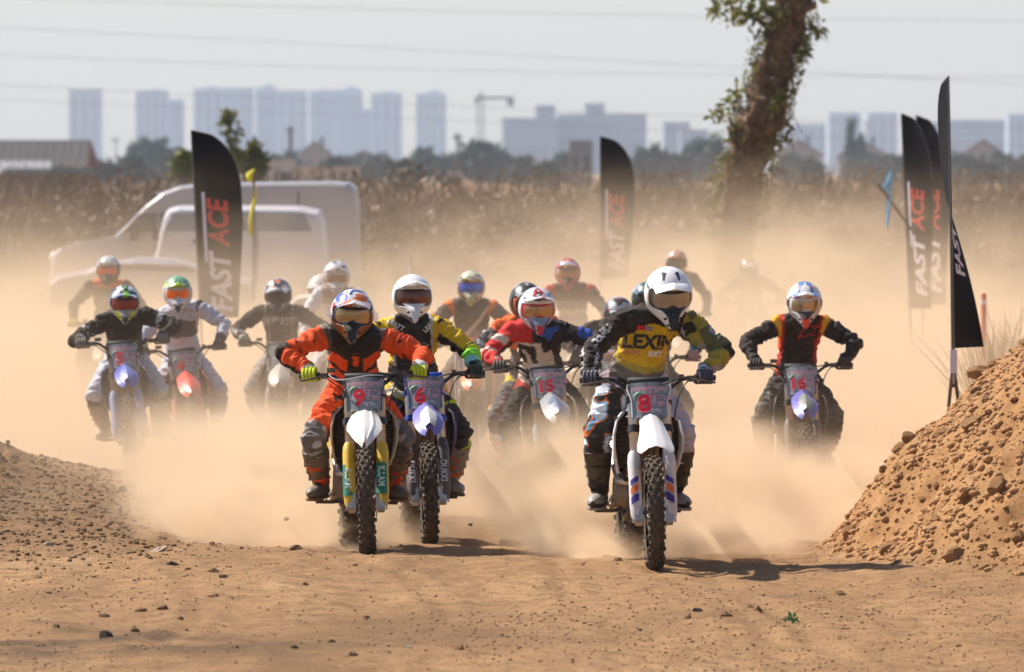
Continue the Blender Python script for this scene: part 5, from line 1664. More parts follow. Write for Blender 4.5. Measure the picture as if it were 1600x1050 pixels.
# dry reeds and scrub behind the track
def reeds(n, x0, x1, y0, y1, h0, h1, seed, w=.03):
    r_ = random.Random(seed); mb = MB()
    for _ in range(n):
        y = r_.uniform(y0, y1); x = r_.uniform(x0, x1) * y
        cl = .6 + .8 * float(vnoise(np.array([x * .35]), np.array([y * .2]), 31)[0])
        g = float(ground_base(np.array([x]), np.array([y]))[0]); h = r_.uniform(h0, h1) * (.55 + .6 * cl * .8)
        lx, ly = r_.gauss(0, .22) * h, r_.gauss(0, .1) * h; a = r_.uniform(0, 3.14); ww = w * r_.uniform(.6, 1.5)
        dx, dy = math.cos(a) * ww, math.sin(a) * ww
        mb.add([(x - dx, y - dy, g), (x + dx, y + dy, g), (x + lx * .45 + dx * .8, y + ly * .45 + dy, g + h * .6), (x + lx * .45 - dx * .8, y + ly * .45 - dy, g + h * .6), (x + lx, y + ly, g + h)], [(0, 1, 2, 3), (3, 2, 4)])
    return mb
def scrub_lumps(mb, n, seed):
    r_ = random.Random(seed)
    for _ in range(n):
        y = r_.uniform(128, 215); x = r_.uniform(-.098, .098) * y; g = float(ground_base(np.array([x]), np.array([y]))[0])
        R_ = r_.uniform(.5, 1.15); c_ = Vector((x, y, g + r_.uniform(.5, 1.3) + .9 * float(vnoise(np.array([x * .22]), np.array([y * .1]), 5)[0])))
        leaf_cloud(mb, [(c_, R_), (c_ + Vector((r_.gauss(0, .6), 0, r_.gauss(0, .3))), R_ * .8), (c_ + Vector((r_.gauss(0, .8), 0, -.5)), R_)], 52, .19, r_, -.1, .35)
    return mb
rb = scrub_lumps(reeds(10500, -.097, .097, 135, 235, 1.5, 2.7, 3, .035), 490, 9).build('scrub', dry)
tag(rb, 'brown dry scrub filling the field behind the track', 'scrub', None, 'stuff')
rb2 = reeds(5600, -.095, -.02, 118, 140, .6, 1.7, 5, .03).build('dry_grass', dry2)
tag(rb2, 'pale dry grass in front of the white van', 'grass', None, 'stuff')
rb3 = reeds(1600, .0695, .080, 58, 70, .5, 1.35, 6, .012).build('weeds', dry2)
tag(rb3, 'yellow green weeds on the right behind the twisted banner', 'weeds', None, 'stuff')

# ------------------------------------------------------------------ leaning old tree wrapped in creepers
bark = mat('creeper_bark', (.135, .088, .056), .95, noise=.5, nscale=6, bump=1.0, bscale=14, spec=.1)
tree = empty('leaning_tree', P(1148, 560, 95)); T0 = tree.location.copy()
tag(tree, 'thick leaning tree trunk wrapped in creepers with few leaves', 'tree')
def trunk_mesh(path, seed, lump=.2):
    mb = MB(); pts = [P(px, py, 95) - T0 for px, py, r_ in path]; fine = []; rad = []
    for i in range(len(pts) - 1):
        for k in range(6):
            t_ = k / 6; fine.append(pts[i].lerp(pts[i + 1], t_)); rad.append((path[i][2] * (1 - t_) + path[i + 1][2] * t_) / 111.6 * .80)
    fine.append(pts[-1]); rad.append(path[-1][2] / 111.6)
    mb.tube(fine, rad, 22)
    out = []
    for v in mb.v:
        v = Vector(v); k = min(range(len(fine)), key=lambda i: (fine[i] - v).length_squared); d = v - fine[k]
        q = 1 + lump * (mnoise.noise(v * 2.6 + Vector((seed, 0, 0))) * 1.3 + .9 * mnoise.noise(Vector((v.x * 7, v.y * 7, v.z * 2.4 + seed))) + .4 * mnoise.noise(v * 13))
        out.append(tuple(fine[k] + d * q))
    mb.v = out; return mb
trunk_mesh([(1140, 560, 46), (1146, 420, 40), (1150, 340, 36), (1160, 280, 36), (1174, 225, 40), (1188, 185, 40), (1198, 140, 31), (1212, 95, 30), (1228, 45, 31), (1240, 0, 33), (1255, -60, 26), (1262, -140, 12)], 2, .42).build('trunk', bark, tree)
trunk_mesh([(1224, 62, 9), (1200, 42, 8), (1178, 26, 6), (1150, 16, 4)], 3, .25).build('branch', bark, tree)
trunk_mesh([(1238, 30, 12), (1258, 12, 10), (1275, 8, 7)], 4, .25).build('branch', bark, tree)
trunk_mesh([(1228, 70, 11), (1226, 120, 9), (1222, 170, 10), (1212, 200, 10)], 7, .3).build('creeper_stem', bark, tree)
mb = MB(); rr = random.Random(4)
q = lambda px, py, r_: (P(px, py, 95 + rr.uniform(-.3, .3)) - T0, r_ / 111.6)
leaf_cloud(mb, [q(1140, 14, 26), q(1120, 14, 15), q(1165, 20, 22), q(1185, 6, 20), q(1205, 30, 20), q(1230, 15, 30), q(1262, 40, 22), q(1258, 0, 26), q(1278, 45, 12), q(1255, 75, 13), q(1215, 55, 18), q(1190, -25, 40), q(1240, -60, 50)], 46, .18, rr, .6)
leaf_cloud(mb, [q(1150 + max(0, (330 - py)) * .27 + sd * (34 + 6 * math.sin(py)), py, 14) for py in range(60, 380, 17) for sd in (-1, 1)], 22, .10, rr, .3, .5)
leaf_cloud(mb, [q(1135, 165, 22), q(1120, 180, 14), q(1150, 145, 14), q(1160, 180, 14)], 55, .12, rr, .2, .5)
leaf_cloud(mb, [q(1226, 110, 16), q(1250, 92, 12), q(1218, 150, 15), q(1222, 195, 13), q(1228, 215, 12), q(1205, 165, 14), q(1212, 70, 14)], 40, .11, rr, .5, .45)
leaf_cloud(mb, [q(1150 + 9 * math.sin(k * 2.4) + (400 - py) * .17 * 0 + max(0, (330 - py)) * .26, py, 30) for k, py in enumerate(range(20, 400, 13))], 17, .10, rr, .5, .4)
leaf_cloud(mb, [q(1128, 250, 16), q(1118, 280, 14), q(1150, 300, 22), q(1180, 280, 18), q(1130, 320, 16), q(1170, 240, 12), q(1185, 330, 20)], 26, .11, rr, .2, .5)
mb.build('crown', leaf_a, tree)
mb = MB()
leaf_cloud(mb, [q(1146 + max(0, (330 - py)) * .28 + 26 * math.sin(k * 1.9), py, 26) for k, py in enumerate(range(10, 420, 10))], 46, .13, rr, .8, .22)
mb.build('dead_creeper', dry, tree)
mb = MB()
for k in range(26):
    px = rr.uniform(1175, 1245); py = rr.uniform(60, 230); p = P(px, py, 94.7) - T0; L_ = rr.uniform(.2, .7)
    mb.tube([p, p + Vector((rr.gauss(0, .04), 0, -L_ * .5)), p + Vector((rr.gauss(0, .06), 0, -L_))], .006, 4)
mb.build('hanging_creepers', dry, tree)

# green sapling near the van, low bushes beside it
def sapling(name, base_px, base_py, d, clumps, n, size, m_, label, group=None):
    p0 = P(base_px, base_py, d); p0.z = float(ground_base(np.array([p0.x]), np.array([p0.y]))[0])
    r0 = empty(name, p0); tag(r0, label, 'tree', group); rr2 = random.Random(base_px)
    top = P(clumps[0][0], clumps[0][1], d) - p0
    MB().tube([(0, 0, 0), top * .4 + Vector((.05, 0, 0)), top * .8, top], [.05, .04, .025, .01], 8).build('trunk', bark, r0)
    for (px, py, r_) in clumps[1:]:
        c_ = P(px, py, d) - p0
        MB().tube([Vector((0, 0, c_.z * .45)), c_ * .9], [.02, .008], 6).build('branch', bark, r0)
    mb = MB(); leaf_cloud(mb, [(P(px, py, d) - p0, r_ / F * d) for px, py, r_ in clumps], n, size, rr2, .3, .5); mb.build('crown', m_, r0)
sapling('sapling', 362, 300, 170, [(358, 178, 12), (362, 200, 16), (352, 190, 9), (366, 225, 12), (372, 245, 16)], 34, .22, leaf_c, 'thin green sapling rising behind the left banner')
sapling('bush', 398, 300, 172, [(400, 232, 8), (396, 246, 14), (384, 255, 18), (405, 258, 14)], 60, .26, leaf_c, 'low yellow green bush right of the left banner')
sapling('bush', 300, 300, 174, [(290, 246, 10), (284, 262, 18), (300, 262, 18)], 70, .26, leaf_c, 'low green bush left of the left banner')

# ------------------------------------------------------------------ far trees (each its own), copies share crowns
def crown_mesh(seed, wide, tall, conifer=False):
    r_ = random.Random(seed); mb = MB(); cl = []
    if conifer:
        for k in range(10): cl.append(((r_.gauss(0, .06), r_.gauss(0, .06), .12 + .09 * k), .26 - .023 * k))
    else:
        cl.append(((0, 0, .62), .30))
        for k in range(13):
            a = r_.uniform(0, 6.28); q_ = r_.uniform(.1, .36); cl.append(((math.cos(a) * q_, math.sin(a) * q_, r_.uniform(.22, .84) * (1 - q_ * .35)), r_.uniform(.10, .20)))
    cl = [(Vector((c[0] * wide, c[1] * wide, c[2] * tall)), r2 * (wide + tall) * .5) for c, r2 in cl]
    leaf_cloud(mb, cl, 150 if conifer else 190, .095 * (wide + tall), r_, .1, .6)
    me_ = mb.mesh('crown'); me_.materials.append(leaf_b); return me_
def stem_mesh():
    mb = MB().tube([(0, 0, 0), (.03, 0, .3), (0, .02, .6)], [.035, .025, .012], 7)
    for k in range(3): mb.tube([(0, 0, .3 + .08 * k), (.12 * math.cos(k * 2.1), .12 * math.sin(k * 2.1), .48 + .08 * k)], [.016, .006], 5)
    me_ = mb.mesh('trunk'); me_.materials.append(bark); return me_
crowns = [crown_mesh(50 + k, 1.25, .9) for k in range(5)] + [crown_mesh(60, .8, 1.0, True)]
stem = stem_mesh()
FT = [  # px, top row, width px, distance, kind
 (168, 243, 46, 900, 0), (212, 238, 52, 1000, 1), (240, 212, 74, 1250, 2), (275, 228, 60, 1150, 3), (215, 216, 40, 1300, 4), (312, 232, 50, 1200, 0), (425, 238, 60, 1100, 1), (455, 232, 40, 1350, 2),
 (525, 240, 52, 1000, 3), (560, 236, 46, 1300, 0), (600, 234, 44, 1250, 4), (632, 244, 60, 800, 1), (665, 226, 54, 1300, 2), (700, 236, 50, 1200, 0), (745, 214, 70, 1150, 3), (778, 222, 60, 1200, 4), (820, 240, 50, 1100, 1),
 (860, 246, 54, 800, 2), (885, 232, 44, 1250, 0), (1000, 238, 52, 1150, 3), (1028, 222, 60, 1200, 4), (1066, 234, 56, 1150, 1), (1092, 212, 50, 1250, 2), (1118, 206, 56, 1250, 0), (1235, 236, 54, 1200, 3), (1268, 242, 54, 1100, 4),
 (1330, 178, 28, 1350, 5), (1345, 204, 30, 1350, 5), (1365, 236, 60, 1200, 1), (1400, 238, 56, 1100, 2), (1440, 240, 60, 1150, 3), (1490, 234, 50, 1200, 4), (1528, 240, 60, 1100, 0), (1565, 234, 50, 1250, 1), (1600, 238, 60, 1100, 2), (30, 244, 60, 1100, 3), (90, 250, 60, 1000, 4), (130, 246, 44, 1200, 0)]
LM = [(70, 'the brown roofed shed'), (133, 'the first apartment tower'), (237, 'the second apartment tower'), (335, 'the large left banner'), (425, 'the low pale building'), (492, 'the small chimneyed house'), (545, 'the ninth apartment tower'), (604, 'the tenth apartment tower'), (673, 'the eleventh apartment tower'), (751, 'the tower crane'), (830, 'the banded low block'), (906, 'the grey boxy shed'), (965, 'the middle banner'), (1058, 'the blocks left of the trunk'), (1170, 'the leaning trunk'), (1248, 'the gabled house by the trunk'), (1375, 'the house by the conifers'), (1440, 'the paired banners'), (1482, 'the tall twisted banner'), (1535, 'the wide grey block'), (1600, 'the right picture edge')]
_used = {}
def far_label(px, top):
    x, nm = min(LM, key=lambda q_: abs(q_[0] - px)); rel = 'left of' if px < x - 8 else ('right of' if px > x + 8 else 'below')
    for ad in (('high', 'low', 'second', 'third') if top < 236 else ('low', 'lowest', 'second', 'third')):
        t_ = 'hazy %s rounded tree in the far belt %s %s' % (ad, rel, nm)
        if t_ not in _used: _used[t_] = 1; return t_
    return t_
for i, (px, top, w, d, k) in enumerate(FT):
    p = P(px, 265, d); hgt = CAMZ + (HZ - top) / F * d; wid = w / F * d
    r0 = empty('far_tree', (p.x, p.y, -.2)); r0.rotation_euler = (0, 0, i * 1.3)
    sc_ = (wid / (1.25 if k < 5 else .8) * 1.15, wid / (1.25 if k < 5 else .8) * 1.15, hgt / (.93 if k < 5 else 1.05))
    for nm, me_ in (('crown', crowns[k]), ('trunk', stem)):
        o = bpy.data.objects.new(nm, me_); COL.objects.link(o); o.parent = r0; o.scale = sc_
    tag(r0, ('taller' if top < 190 else 'shorter') + ' of the two dark conifers rising among the distant trees' if k == 5 else far_label(px, top), 'tree', 'conifers in the distant belt' if k == 5 else 'trees in the distant belt')

# ------------------------------------------------------------------ skyline
conc = mat('tower_concrete_hazed', (.44, .58, .76), .8, noise=.1, nscale=.05); conc2 = mat('block_concrete_hazed', (.34, .42, .54), .8, noise=.1, nscale=.05); glass_far = mat('tower_glazing', (.26, .36, .50), .4)  # blue of the distant haze is put into these wall colours
def tower(name, x0, x1, top, d, m_, label, group, roof=0, bays=4, cat='building', depth=None):
    a = P(x0, top, d); b = P(x1, top, d); w = b.x - a.x; h = a.z; dp = depth or w * .8
    r0 = empty(name, ((a.x + b.x) / 2, d, -1)); tag(r0, label, cat, group); h += 1
    MB().box((0, dp / 2, h / 2), (w, dp, h)).build('wall', m_, r0)
    n = bays; gl = []
    for k in range(n):
        cx = -w / 2 + w * (k + .5) / n
        fl = max(4, int(h / 3.2))
        mb = MB().box((cx, -.12, h * .5), (w / n * .46, .30, h * .93)); mb.build('window_bay', glass_far, r0)
    for k in range(n - 1):
        cx = -w / 2 + w * (k + 1) / n
        MB().box((cx, -.55, h * .49), (w / n * .22, 1.1, h * .96)).build('balcony_column', m_, r0)
    MB().box((0, dp / 2, h + .5), (w * 1.02, dp * 1.02, 1.0)).build('parapet', m_, r0)
    if roof: MB().box((w * .1, dp / 2, h + roof / 2 + 1), (w * .4, dp * .5, roof)).build('roof_plant', m_, r0)
    return r0
TW = [(108, 158, 141, 0), (212, 262, 144, 1), (262, 287, 157, 0), (303, 348, 140, 1), (348, 396, 139, 0), (400, 432, 139, 2), (432, 480, 143, 0), (484, 522, 144, 1), (522, 566, 142, 2), (580, 628, 147, 1), (650, 697, 148, 2)]
for i, (x0, x1, t_, rf) in enumerate(TW):
    wd = ['first', 'second', 'third', 'fourth', 'fifth', 'sixth', 'seventh', 'eighth', 'ninth', 'tenth', 'eleventh'][i]
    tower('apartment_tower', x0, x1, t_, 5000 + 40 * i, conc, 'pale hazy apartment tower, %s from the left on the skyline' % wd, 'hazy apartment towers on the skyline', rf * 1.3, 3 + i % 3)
tower('office_block', 566, 580, 172, 5300, conc, 'low hazy block in the gap beside the tenth tower', 'hazy blocks on the skyline', 0, 2)
MID = [(785, 872, 187, 3500, 'long low flat block with horizontal bands right of the crane'), (872, 1010, 181, 3520, 'long flat block behind the middle banner'), (837, 868, 167, 3600, 'square roof tower above the banded low block'), (914, 945, 164, 3600, 'square roof tower above the long block behind the middle banner'),
       (1037, 1078, 193, 3700, 'hazy low block left of the leaning tree'), (1062, 1106, 205, 3600, 'lower hazy block touching the leaning tree'), (1222, 1290, 196, 4200, 'wide low hazy block right of the leaning tree'), (1295, 1345, 178, 4600, 'hazy high block behind the tall conifer'),
       (1355, 1402, 178, 4600, 'hazy high block left of the paired banners'), (1452, 1474, 192, 4200, 'narrow hazy block between the right banners'), (1478, 1570, 190, 3900, 'wide grey block with rows of windows right of the tall banner'), (1575, 1625, 180, 4300, 'tall hazy block cut by the right picture edge')]
for i, (x0, x1, t_, d, lb) in enumerate(MID):
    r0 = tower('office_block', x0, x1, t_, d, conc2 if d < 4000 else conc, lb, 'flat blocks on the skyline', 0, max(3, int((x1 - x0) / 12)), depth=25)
    if i in (0, 1, 10):
        a = P(x0, t_, d); b = P(x1, t_, d); h = a.z + 1
        for k in range(4): MB().box((0, -.7, h - 2.2 - k * 3.3), ((b.x - a.x) * .98, 1.3, 1.0)).build('floor_band', conc, r0)
# tower crane
cr = empty('tower_crane', P(751, 265, 3000)); cr.location.z = 0; tag(cr, 'tower crane with counterweight between skyline and flat block', 'crane')
crm = mat('crane_steel', (.12, .11, .13), .6, .3); k_ = 3000 / F; top = CAMZ + (HZ - 155) * k_
for sx in (-1, 1):
    for sy in (-1, 1): MB().box((sx * 1.3, sy * 1.3, top / 2), (.5, .5, top)).build('mast_leg', crm, cr)
for k in range(14):
    z0 = top * k / 14; MB().tube([(-1.3, -1.3, z0), (1.3, -1.3, z0 + top / 14)], .22, 4).build('mast_brace', crm, cr)
MB().box((6.2, 0, top + .5), (17, .9, 1.3)).build('counter_jib', crm, cr)
MB().box((13.2, 0, top - 1.0), (3.0, 2.0, 4.2)).build('counterweight', crm, cr)
MB().tube([(0, 0, top), (0, 0, top + 3.0)], [1.3, .5], 4).build('cat_head', crm, cr)
MB().box((-1.8, -.6, top - .8), (1.8, 1.8, 2.2)).build('cab', crm, cr)
MB().box((-1.5, 14, top + .5), (1.0, 28, 1.1)).build('jib', crm, cr)

# ------------------------------------------------------------------ houses, shed, sheds and walls in the middle distance
hw = mat('house_wall', (.34, .30, .27), .85, noise=.15, nscale=.6); hr_ = mat('house_roof', (.10, .09, .10), .8, noise=.2, nscale=1.0); hwn = mat('house_window', (.04, .05, .06), .3)
def house(x0, x1, ridge, eave, d, label, chim=False):
    a = P(x0, eave, d); b = P(x1, eave, d); w = b.x - a.x; rz = P(0, ridge, d).z; ez = a.z
    r0 = empty('farm_house', ((a.x + b.x) / 2, d, -.2)); tag(r0, label, 'house', 'gabled houses below the skyline')
    rz += .2; ez += .2; dp = 8
    mb = MB(); v = [(-w / 2, 0, 0), (w / 2, 0, 0), (w / 2, 0, ez), (0, 0, rz), (-w / 2, 0, ez)]
    mb.add(v + [(x, dp, z) for x, y, z in v], [(0, 1, 2, 3, 4), (9, 8, 7, 6, 5), (0, 5, 6, 1), (1, 6, 7, 2), (4, 9, 5, 0)]); mb.build('wall', hw, r0)
    for s in (-1, 1):
        n_ = Vector((s * (rz - ez), 0, w / 2)).normalized() * .18
        e_ = Vector((s * w * .58, 0, ez - (rz - ez) * .16)); t_ = Vector((0, 0, rz))
        mb = MB(); pts = [e_ + Vector((0, -.5, 0)), t_ + Vector((0, -.5, 0)), t_ + Vector((0, dp + .5, 0)), e_ + Vector((0, dp + .5, 0))]
        mb.add([p + n_ * .2 for p in pts] + [p + n_ * 1.3 for p in pts], [(0, 1, 2, 3), (7, 6, 5, 4), (0, 4, 5, 1), (1, 5, 6, 2), (2, 6, 7, 3), (3, 7, 4, 0)]); mb.build('roof', hr_, r0)
    for sx in (-.25, .25): MB().box((sx * w, -.05, ez * .62), (w * .16, .14, 1.3)).build('window', hwn, r0)
    if chim: MB().box((w * .22, 3, rz + .1), (.8, .8, 2.0)).build('chimney', hw, r0)
house(468, 516, 222, 240, 1450, 'small hazy gabled house left of the white helmeted rider', True)
house(545, 592, 236, 252, 1350, 'low gabled house below the ninth tower')
house(1214, 1282, 219, 241, 1450, 'gabled house right of the leaning tree', True)
house(1312, 1386, 221, 243, 1450, 'gabled house below the tall conifer', True)
house(1500, 1572, 219, 243, 1450, 'gabled house behind the tall twisted banner')
# long shed at the left edge
shed = empty('farm_shed', P(40, 300, 420)); shed.location.z = -.3
tag(shed, 'brown roofed shed with reddish gable at the left picture edge', 'shed')
S0 = shed.location.copy(); qq = lambda px, py, dd=0: P(px, py, 420 + dd) - S0
sroof = mat('shed_roof_sheet', (.05, .045, .05), .7, noise=.25, nscale=1.5); sred = mat('shed_gable_sheet', (.22, .10, .075), .8, noise=.2, nscale=1.5); sclear = mat('shed_clear_sheet', (.50, .52, .55), .5)
MB().box(((qq(-160, 0).x + qq(140, 0).x) / 2, 3.5, 1.1), (qq(140, 0).x - qq(-160, 0).x, 6.4, 2.6)).build('wall', mat('shed_wall', (.20, .16, .13), .9, noise=.2, nscale=1), shed)
n_sh = 22; xa, xb = qq(-160, 0).x, qq(136, 0).x
for k in range(n_sh):
    x0_, x1_ = xa + (xb - xa) * k / n_sh, xa + (xb - xa) * (k + 1) / n_sh - .03
    zt, zl = qq(0, 220).z, qq(0, 262).z
    rows = [[(x0_ + (x1_ - x0_) * j / 6, y_ , z_ + .03 * (j % 2)) for j in range(7)] for (y_, z_) in ((-.3, zl), (1.6, (zl + zt) / 2), (3.6, zt))]
    MB().grid(rows, False, .03).build('roof_sheet', sroof, shed)
    if 6 <= k <= 17:
        zm = zl + .40
        rows = [[(x0_ + (x1_ - x0_) * j / 6, y_ - .05, z_ + .03 * (j % 2)) for j in range(7)] for (y_, z_) in ((-.5, zl - .05), (-.1, zm))]
        MB().grid(rows, False, .03).build('clear_sheet', sclear, shed)
zt, zl = qq(0, 220).z, qq(0, 262).z
mb = MB(); v = [qq(136, 262) + Vector((0, -.3, 0)), qq(130, 220) + Vector((0, 3.6, 0)), qq(146, 264) + Vector((0, 7.0, 0))]
v = [Vector((xb + .02, -.3, zl)), Vector((xb + .02, 3.6, zt)), Vector((xb + .45, 5.4, zl - .1)), Vector((xb + .45, 1.0, zl - .1))]
mb.grid([[v[0], v[1]], [v[3], v[2]]], False, .05); mb.build('gable_sheet', sred, shed)
MB().grid([[(xa, 3.6, zt + .05), (xb, 3.6, zt + .05)], [(xa, 7.4, zl), (xb + .4, 7.4, zl)]], False, .05).build('back_roof', sroof, shed)
for k in range(4): MB().box((xb - .2 - k * 1.8, .35, 1.0), (.14, .14, 2.4)).build('post', bark, shed)
def low_block(name, x0, x1, t_, b_, d, m_, label, cat):
    a = P(x0, t_, d); b = P(x1, b_, d); r0 = empty(name, ((a.x + b.x) / 2, d, min(b.z, 0))); tag(r0, label, cat); h = a.z - r0.location.z
    MB().box((0, 1, h / 2), (b.x - a.x, 2.0, h)).build('wall', m_, r0)
    n = max(2, int((b.x - a.x) / 2.5))
    for k in range(n): MB().box((-(b.x - a.x) / 2 + (b.x - a.x) * (k + .5) / n, -.03, h * .5), ((b.x - a.x) / n * .5, .1, h * .35)).build('panel', hwn if cat == 'shed' else hw, r0)
    MB().box((0, 1, h + .08), ((b.x - a.x) * 1.01, 2.3, .16)).build('coping', m_, r0)
plaster = mat('pale_plaster', (.55, .52, .49), .85, noise=.12, nscale=.6)
low_block('low_building', 392, 462, 252, 268, 620, plaster, 'low pale building behind the yellow flag', 'shed')
low_block('boundary_wall', 462, 562, 264, 276, 420, plaster, 'long pale boundary wall above the van roof', 'wall')
low_block('boundary_wall', 146, 300, 291, 300, 260, plaster, 'low pale wall behind the van front', 'wall')
low_block('storage_shed', 890, 926, 221, 262, 900, mat('grey_sheet', (.20, .20, .20), .8), 'grey boxy shed left of the middle banner', 'shed')
# utility poles and power lines
pole_m = mat('pole_concrete', (.16, .15, .15), .8)
for (px, t_, d, w, lb) in ((454, 197, 700, 7, 'thick dark pole standing behind the low pale building'), (715, 208, 520, 5, 'utility pole with crossarm between crane and scrub'), (181, 214, 900, 2, 'thin pole between shed and far trees')):
    b = P(px, 280, d); r0 = empty('utility_pole', (b.x, d, -.2)); tag(r0, lb, 'pole', 'utility poles'); h = P(px, t_, d).z + .2
    MB().tube([(0, 0, 0), (0, 0, h)], [w / 2 / F * d, w / 2.6 / F * d], 8).build('post', pole_m, r0)
    MB().box((0, 0, h * .93), (14 / F * d, .12, .14)).build('crossarm', pole_m, r0)
    for s in (-1, 0, 1): MB().tube([(s * 5 / F * d, 0, h * .93), (s * 5 / F * d, 0, h * .93 + .3)], [.06, .04], 6).build('insulator', pole_m, r0)
wire_m = mat('power_wire', (.28, .28, .29), .5, .3)
for i, (ya, yb, yc) in enumerate(((-8, 20, 34), (38, 86, 138), (82, 112, 120), (128, 170, 204), (150, 192, 232))):
    pts = []
    for k in range(41):
        t_ = k / 40; px = -100 + 1800 * t_; py = ya * (1 - t_) ** 2 + 2 * t_ * (1 - t_) * (2 * yb - .5 * ya - .5 * yc) + yc * t_ * t_
        pts.append(P(px, py, 420))
    o = MB().tube(pts, .016, 5).build('power_line', wire_m)
    tag(o, ['highest', 'second', 'third', 'fourth', 'lowest'][i] + ' of the thin power lines crossing the sky', 'wire', 'power lines')

# ------------------------------------------------------------------ white high-roof van
VD = 112; van = empty('delivery_van', P(320, 420, VD)); van.location.z = float(ground_base(np.array([0.]), np.array([112.]))[0]); V0 = van.location.copy()
tag(van, 'white high roof van parked behind the left banner, facing left', 'van')
wv = mat('van_white', (.38, .39, .44), .35, dust=.12, coat=.3); glass_v = mat('van_glass', (.05, .06, .08), .08, 0, .8); black_v = mat('van_trim', (.02, .02, .022), .6)
vp = lambda px, py: ((px - 800) / F * VD - V0.x, CAMZ - (py - HZ) / F * VD - V0.z)
prof = [(84, 418), (86, 400), (96, 388), (130, 378), (184, 368), (205, 348), (232, 320), (258, 300), (285, 290), (320, 286), (420, 284), (520, 283), (548, 285), (558, 294), (562, 330), (563, 440), (563, 468), (500, 470), (140, 470), (88, 462), (82, 440)]
pp = [vp(*q_) for q_ in prof]
rows = []; cx0 = sum(p[0] for p in pp) / len(pp); cz0 = sum(p[1] for p in pp) / len(pp)
mb = MB(); N_ = len(pp)
secs = [(-.98, .93), (-.93, .975), (-.80, 1.0), (.80, 1.0), (.93, .975), (.98, .93)]
vv = []
for y_, k in secs: vv += [(cx0 + (x - cx0) * (1 - (1 - k) * .5), y_, cz0 + (z - cz0) * k if z > 1.2 else z) for x, z in pp]
ff = [(i * N_ + j, i * N_ + (j + 1) % N_, (i + 1) * N_ + (j + 1) % N_, (i + 1) * N_ + j) for i in range(5) for j in range(N_)] + [tuple(range(N_))[::-1], tuple(range(5 * N_, 6 * N_))]
mb.add(vv, ff); vb = mb.build('body', wv, van)
def side(name, poly, m_, y_=-1.0, th=.03, par=None):
    mb = MB(); mb.prism([vp(*q_) for q_ in poly], th, Matrix.Translation((0, y_, 0))); return mb.build(name, m_, par or van)
side('quarter_window', [(196, 362), (222, 334), (250, 332), (250, 362)], glass_v)
side('door_window', [(256, 362), (256, 331), (300, 330), (312, 362)], glass_v)
side('side_moulding', [(356, 392), (560, 392), (560, 399), (356, 399)], wv, -1.0, .05)
side('side_door_seam', [(356, 300), (358, 300), (358, 450), (356, 450)], black_v, -.985, .02)
side('side_door_seam', [(468, 300), (470, 300), (470, 450), (468, 450)], black_v, -.985, .02)
for yy in (-.6, .6): MB().sphere((vp(88, 402)[0], yy, vp(88, 402)[1]), (.08, .2, .11), 10, 6).build('headlight', mat('headlight_glass', (.8, .8, .8), .1), van)
mb = MB(); mb.grid([[(vp(190, 366)[0] - .03, y_, vp(190, 366)[1] + .02) for y_ in (-.85, 0, .85)], [(vp(252, 304)[0] - .03, y_ * .95, vp(252, 304)[1] + .02) for y_ in (-.85, 0, .85)]], True, .02); mb.build('windscreen', glass_v, van)
MB().box((vp(240, 360)[0] - .25, -1.15, vp(240, 362)[1]), (.14, .22, .28)).build('wing_mirror', black_v, van)
for px in (150, 490):
    for yy in (-.82, .82):
        x_ = vp(px, 0)[0]; w_ = MB().tube([(x_, yy - .11, .34), (x_, yy + .11, .34)], .34, 24).build('wheel', rubber, van)
        MB().tube([(x_, yy - .125, .34), (x_, yy + .125, .34)], .20, 16).build('hubcap', alu, w_)
MB().box((vp(83, 0)[0] + .05, 0, .55), (.25, 1.8, .30)).build('bumper', black_v, van)
MB().tube([(vp(290, 0)[0], -.3, vp(0, 288)[1] - .02), (vp(290, 0)[0], -.3, vp(0, 284)[1] + .02)], .03, 8).build('roof_aerial', black_v, van)
# second, lower van in front of it behind the banner
MD = 106; mv = empty('minivan', P(350, 430, MD)); mv.location.z = -.58; M0_ = mv.location.copy()
tag(mv, 'lower silver white minivan in front of the high roof van, half behind the banner', 'van')
mp_ = lambda px, py: ((px - 800) / F * MD - M0_.x, CAMZ - (py - HZ) / F * MD - M0_.z)
prof = [(236, 470), (234, 440), (240, 418), (246, 398), (252, 365), (260, 336), (268, 325), (282, 321), (400, 321), (470, 322), (500, 328), (508, 350), (514, 420), (514, 470)]
pp = [mp_(*q_) for q_ in prof]; cx0 = sum(p[0] for p in pp) / len(pp); N_ = len(pp); vv = []; mb = MB()
for y_, k in ((-.84, .93), (-.80, .97), (-.66, 1.0), (.66, 1.0), (.80, .97), (.84, .93)): vv += [(cx0 + (x - cx0) * (1 - (1 - k) * .5), y_, z * (k if z > 1.2 else 1)) for x, z in pp]
mb.add(vv, [(i * N_ + j, i * N_ + (j + 1) % N_, (i + 1) * N_ + (j + 1) % N_, (i + 1) * N_ + j) for i in range(5) for j in range(N_)] + [tuple(range(N_))[::-1], tuple(range(5 * N_, 6 * N_))]); mb.build('body', mat('minivan_paint', (.62, .63, .68), .3, dust=.10, coat=.3), mv)
def mside(name, poly, m_, y_=-.85, th=.03):
    mb = MB(); mb.prism([mp_(*q_) for q_ in poly], th, Matrix.Translation((0, y_, 0))); return mb.build(name, m_, mv)
gl2 = mat('door_glass', (.16, .20, .28), .05, 0, .9)
for poly in ([(262, 360), (268, 345), (276, 333), (318, 332), (318, 360)], [(326, 360), (326, 332), (400, 332), (400, 360)], [(408, 360), (408, 332), (478, 333), (490, 360)]): mside('side_window', poly, gl2)
for px in (322, 404): mside('door_seam', [(px - 1, 330), (px + 1, 330), (px + 1, 452), (px - 1, 452)], black_v, -.845)
mside('door_handle', [(306, 374), (318, 374), (318, 379), (306, 379)], black_v, -.86, .04)
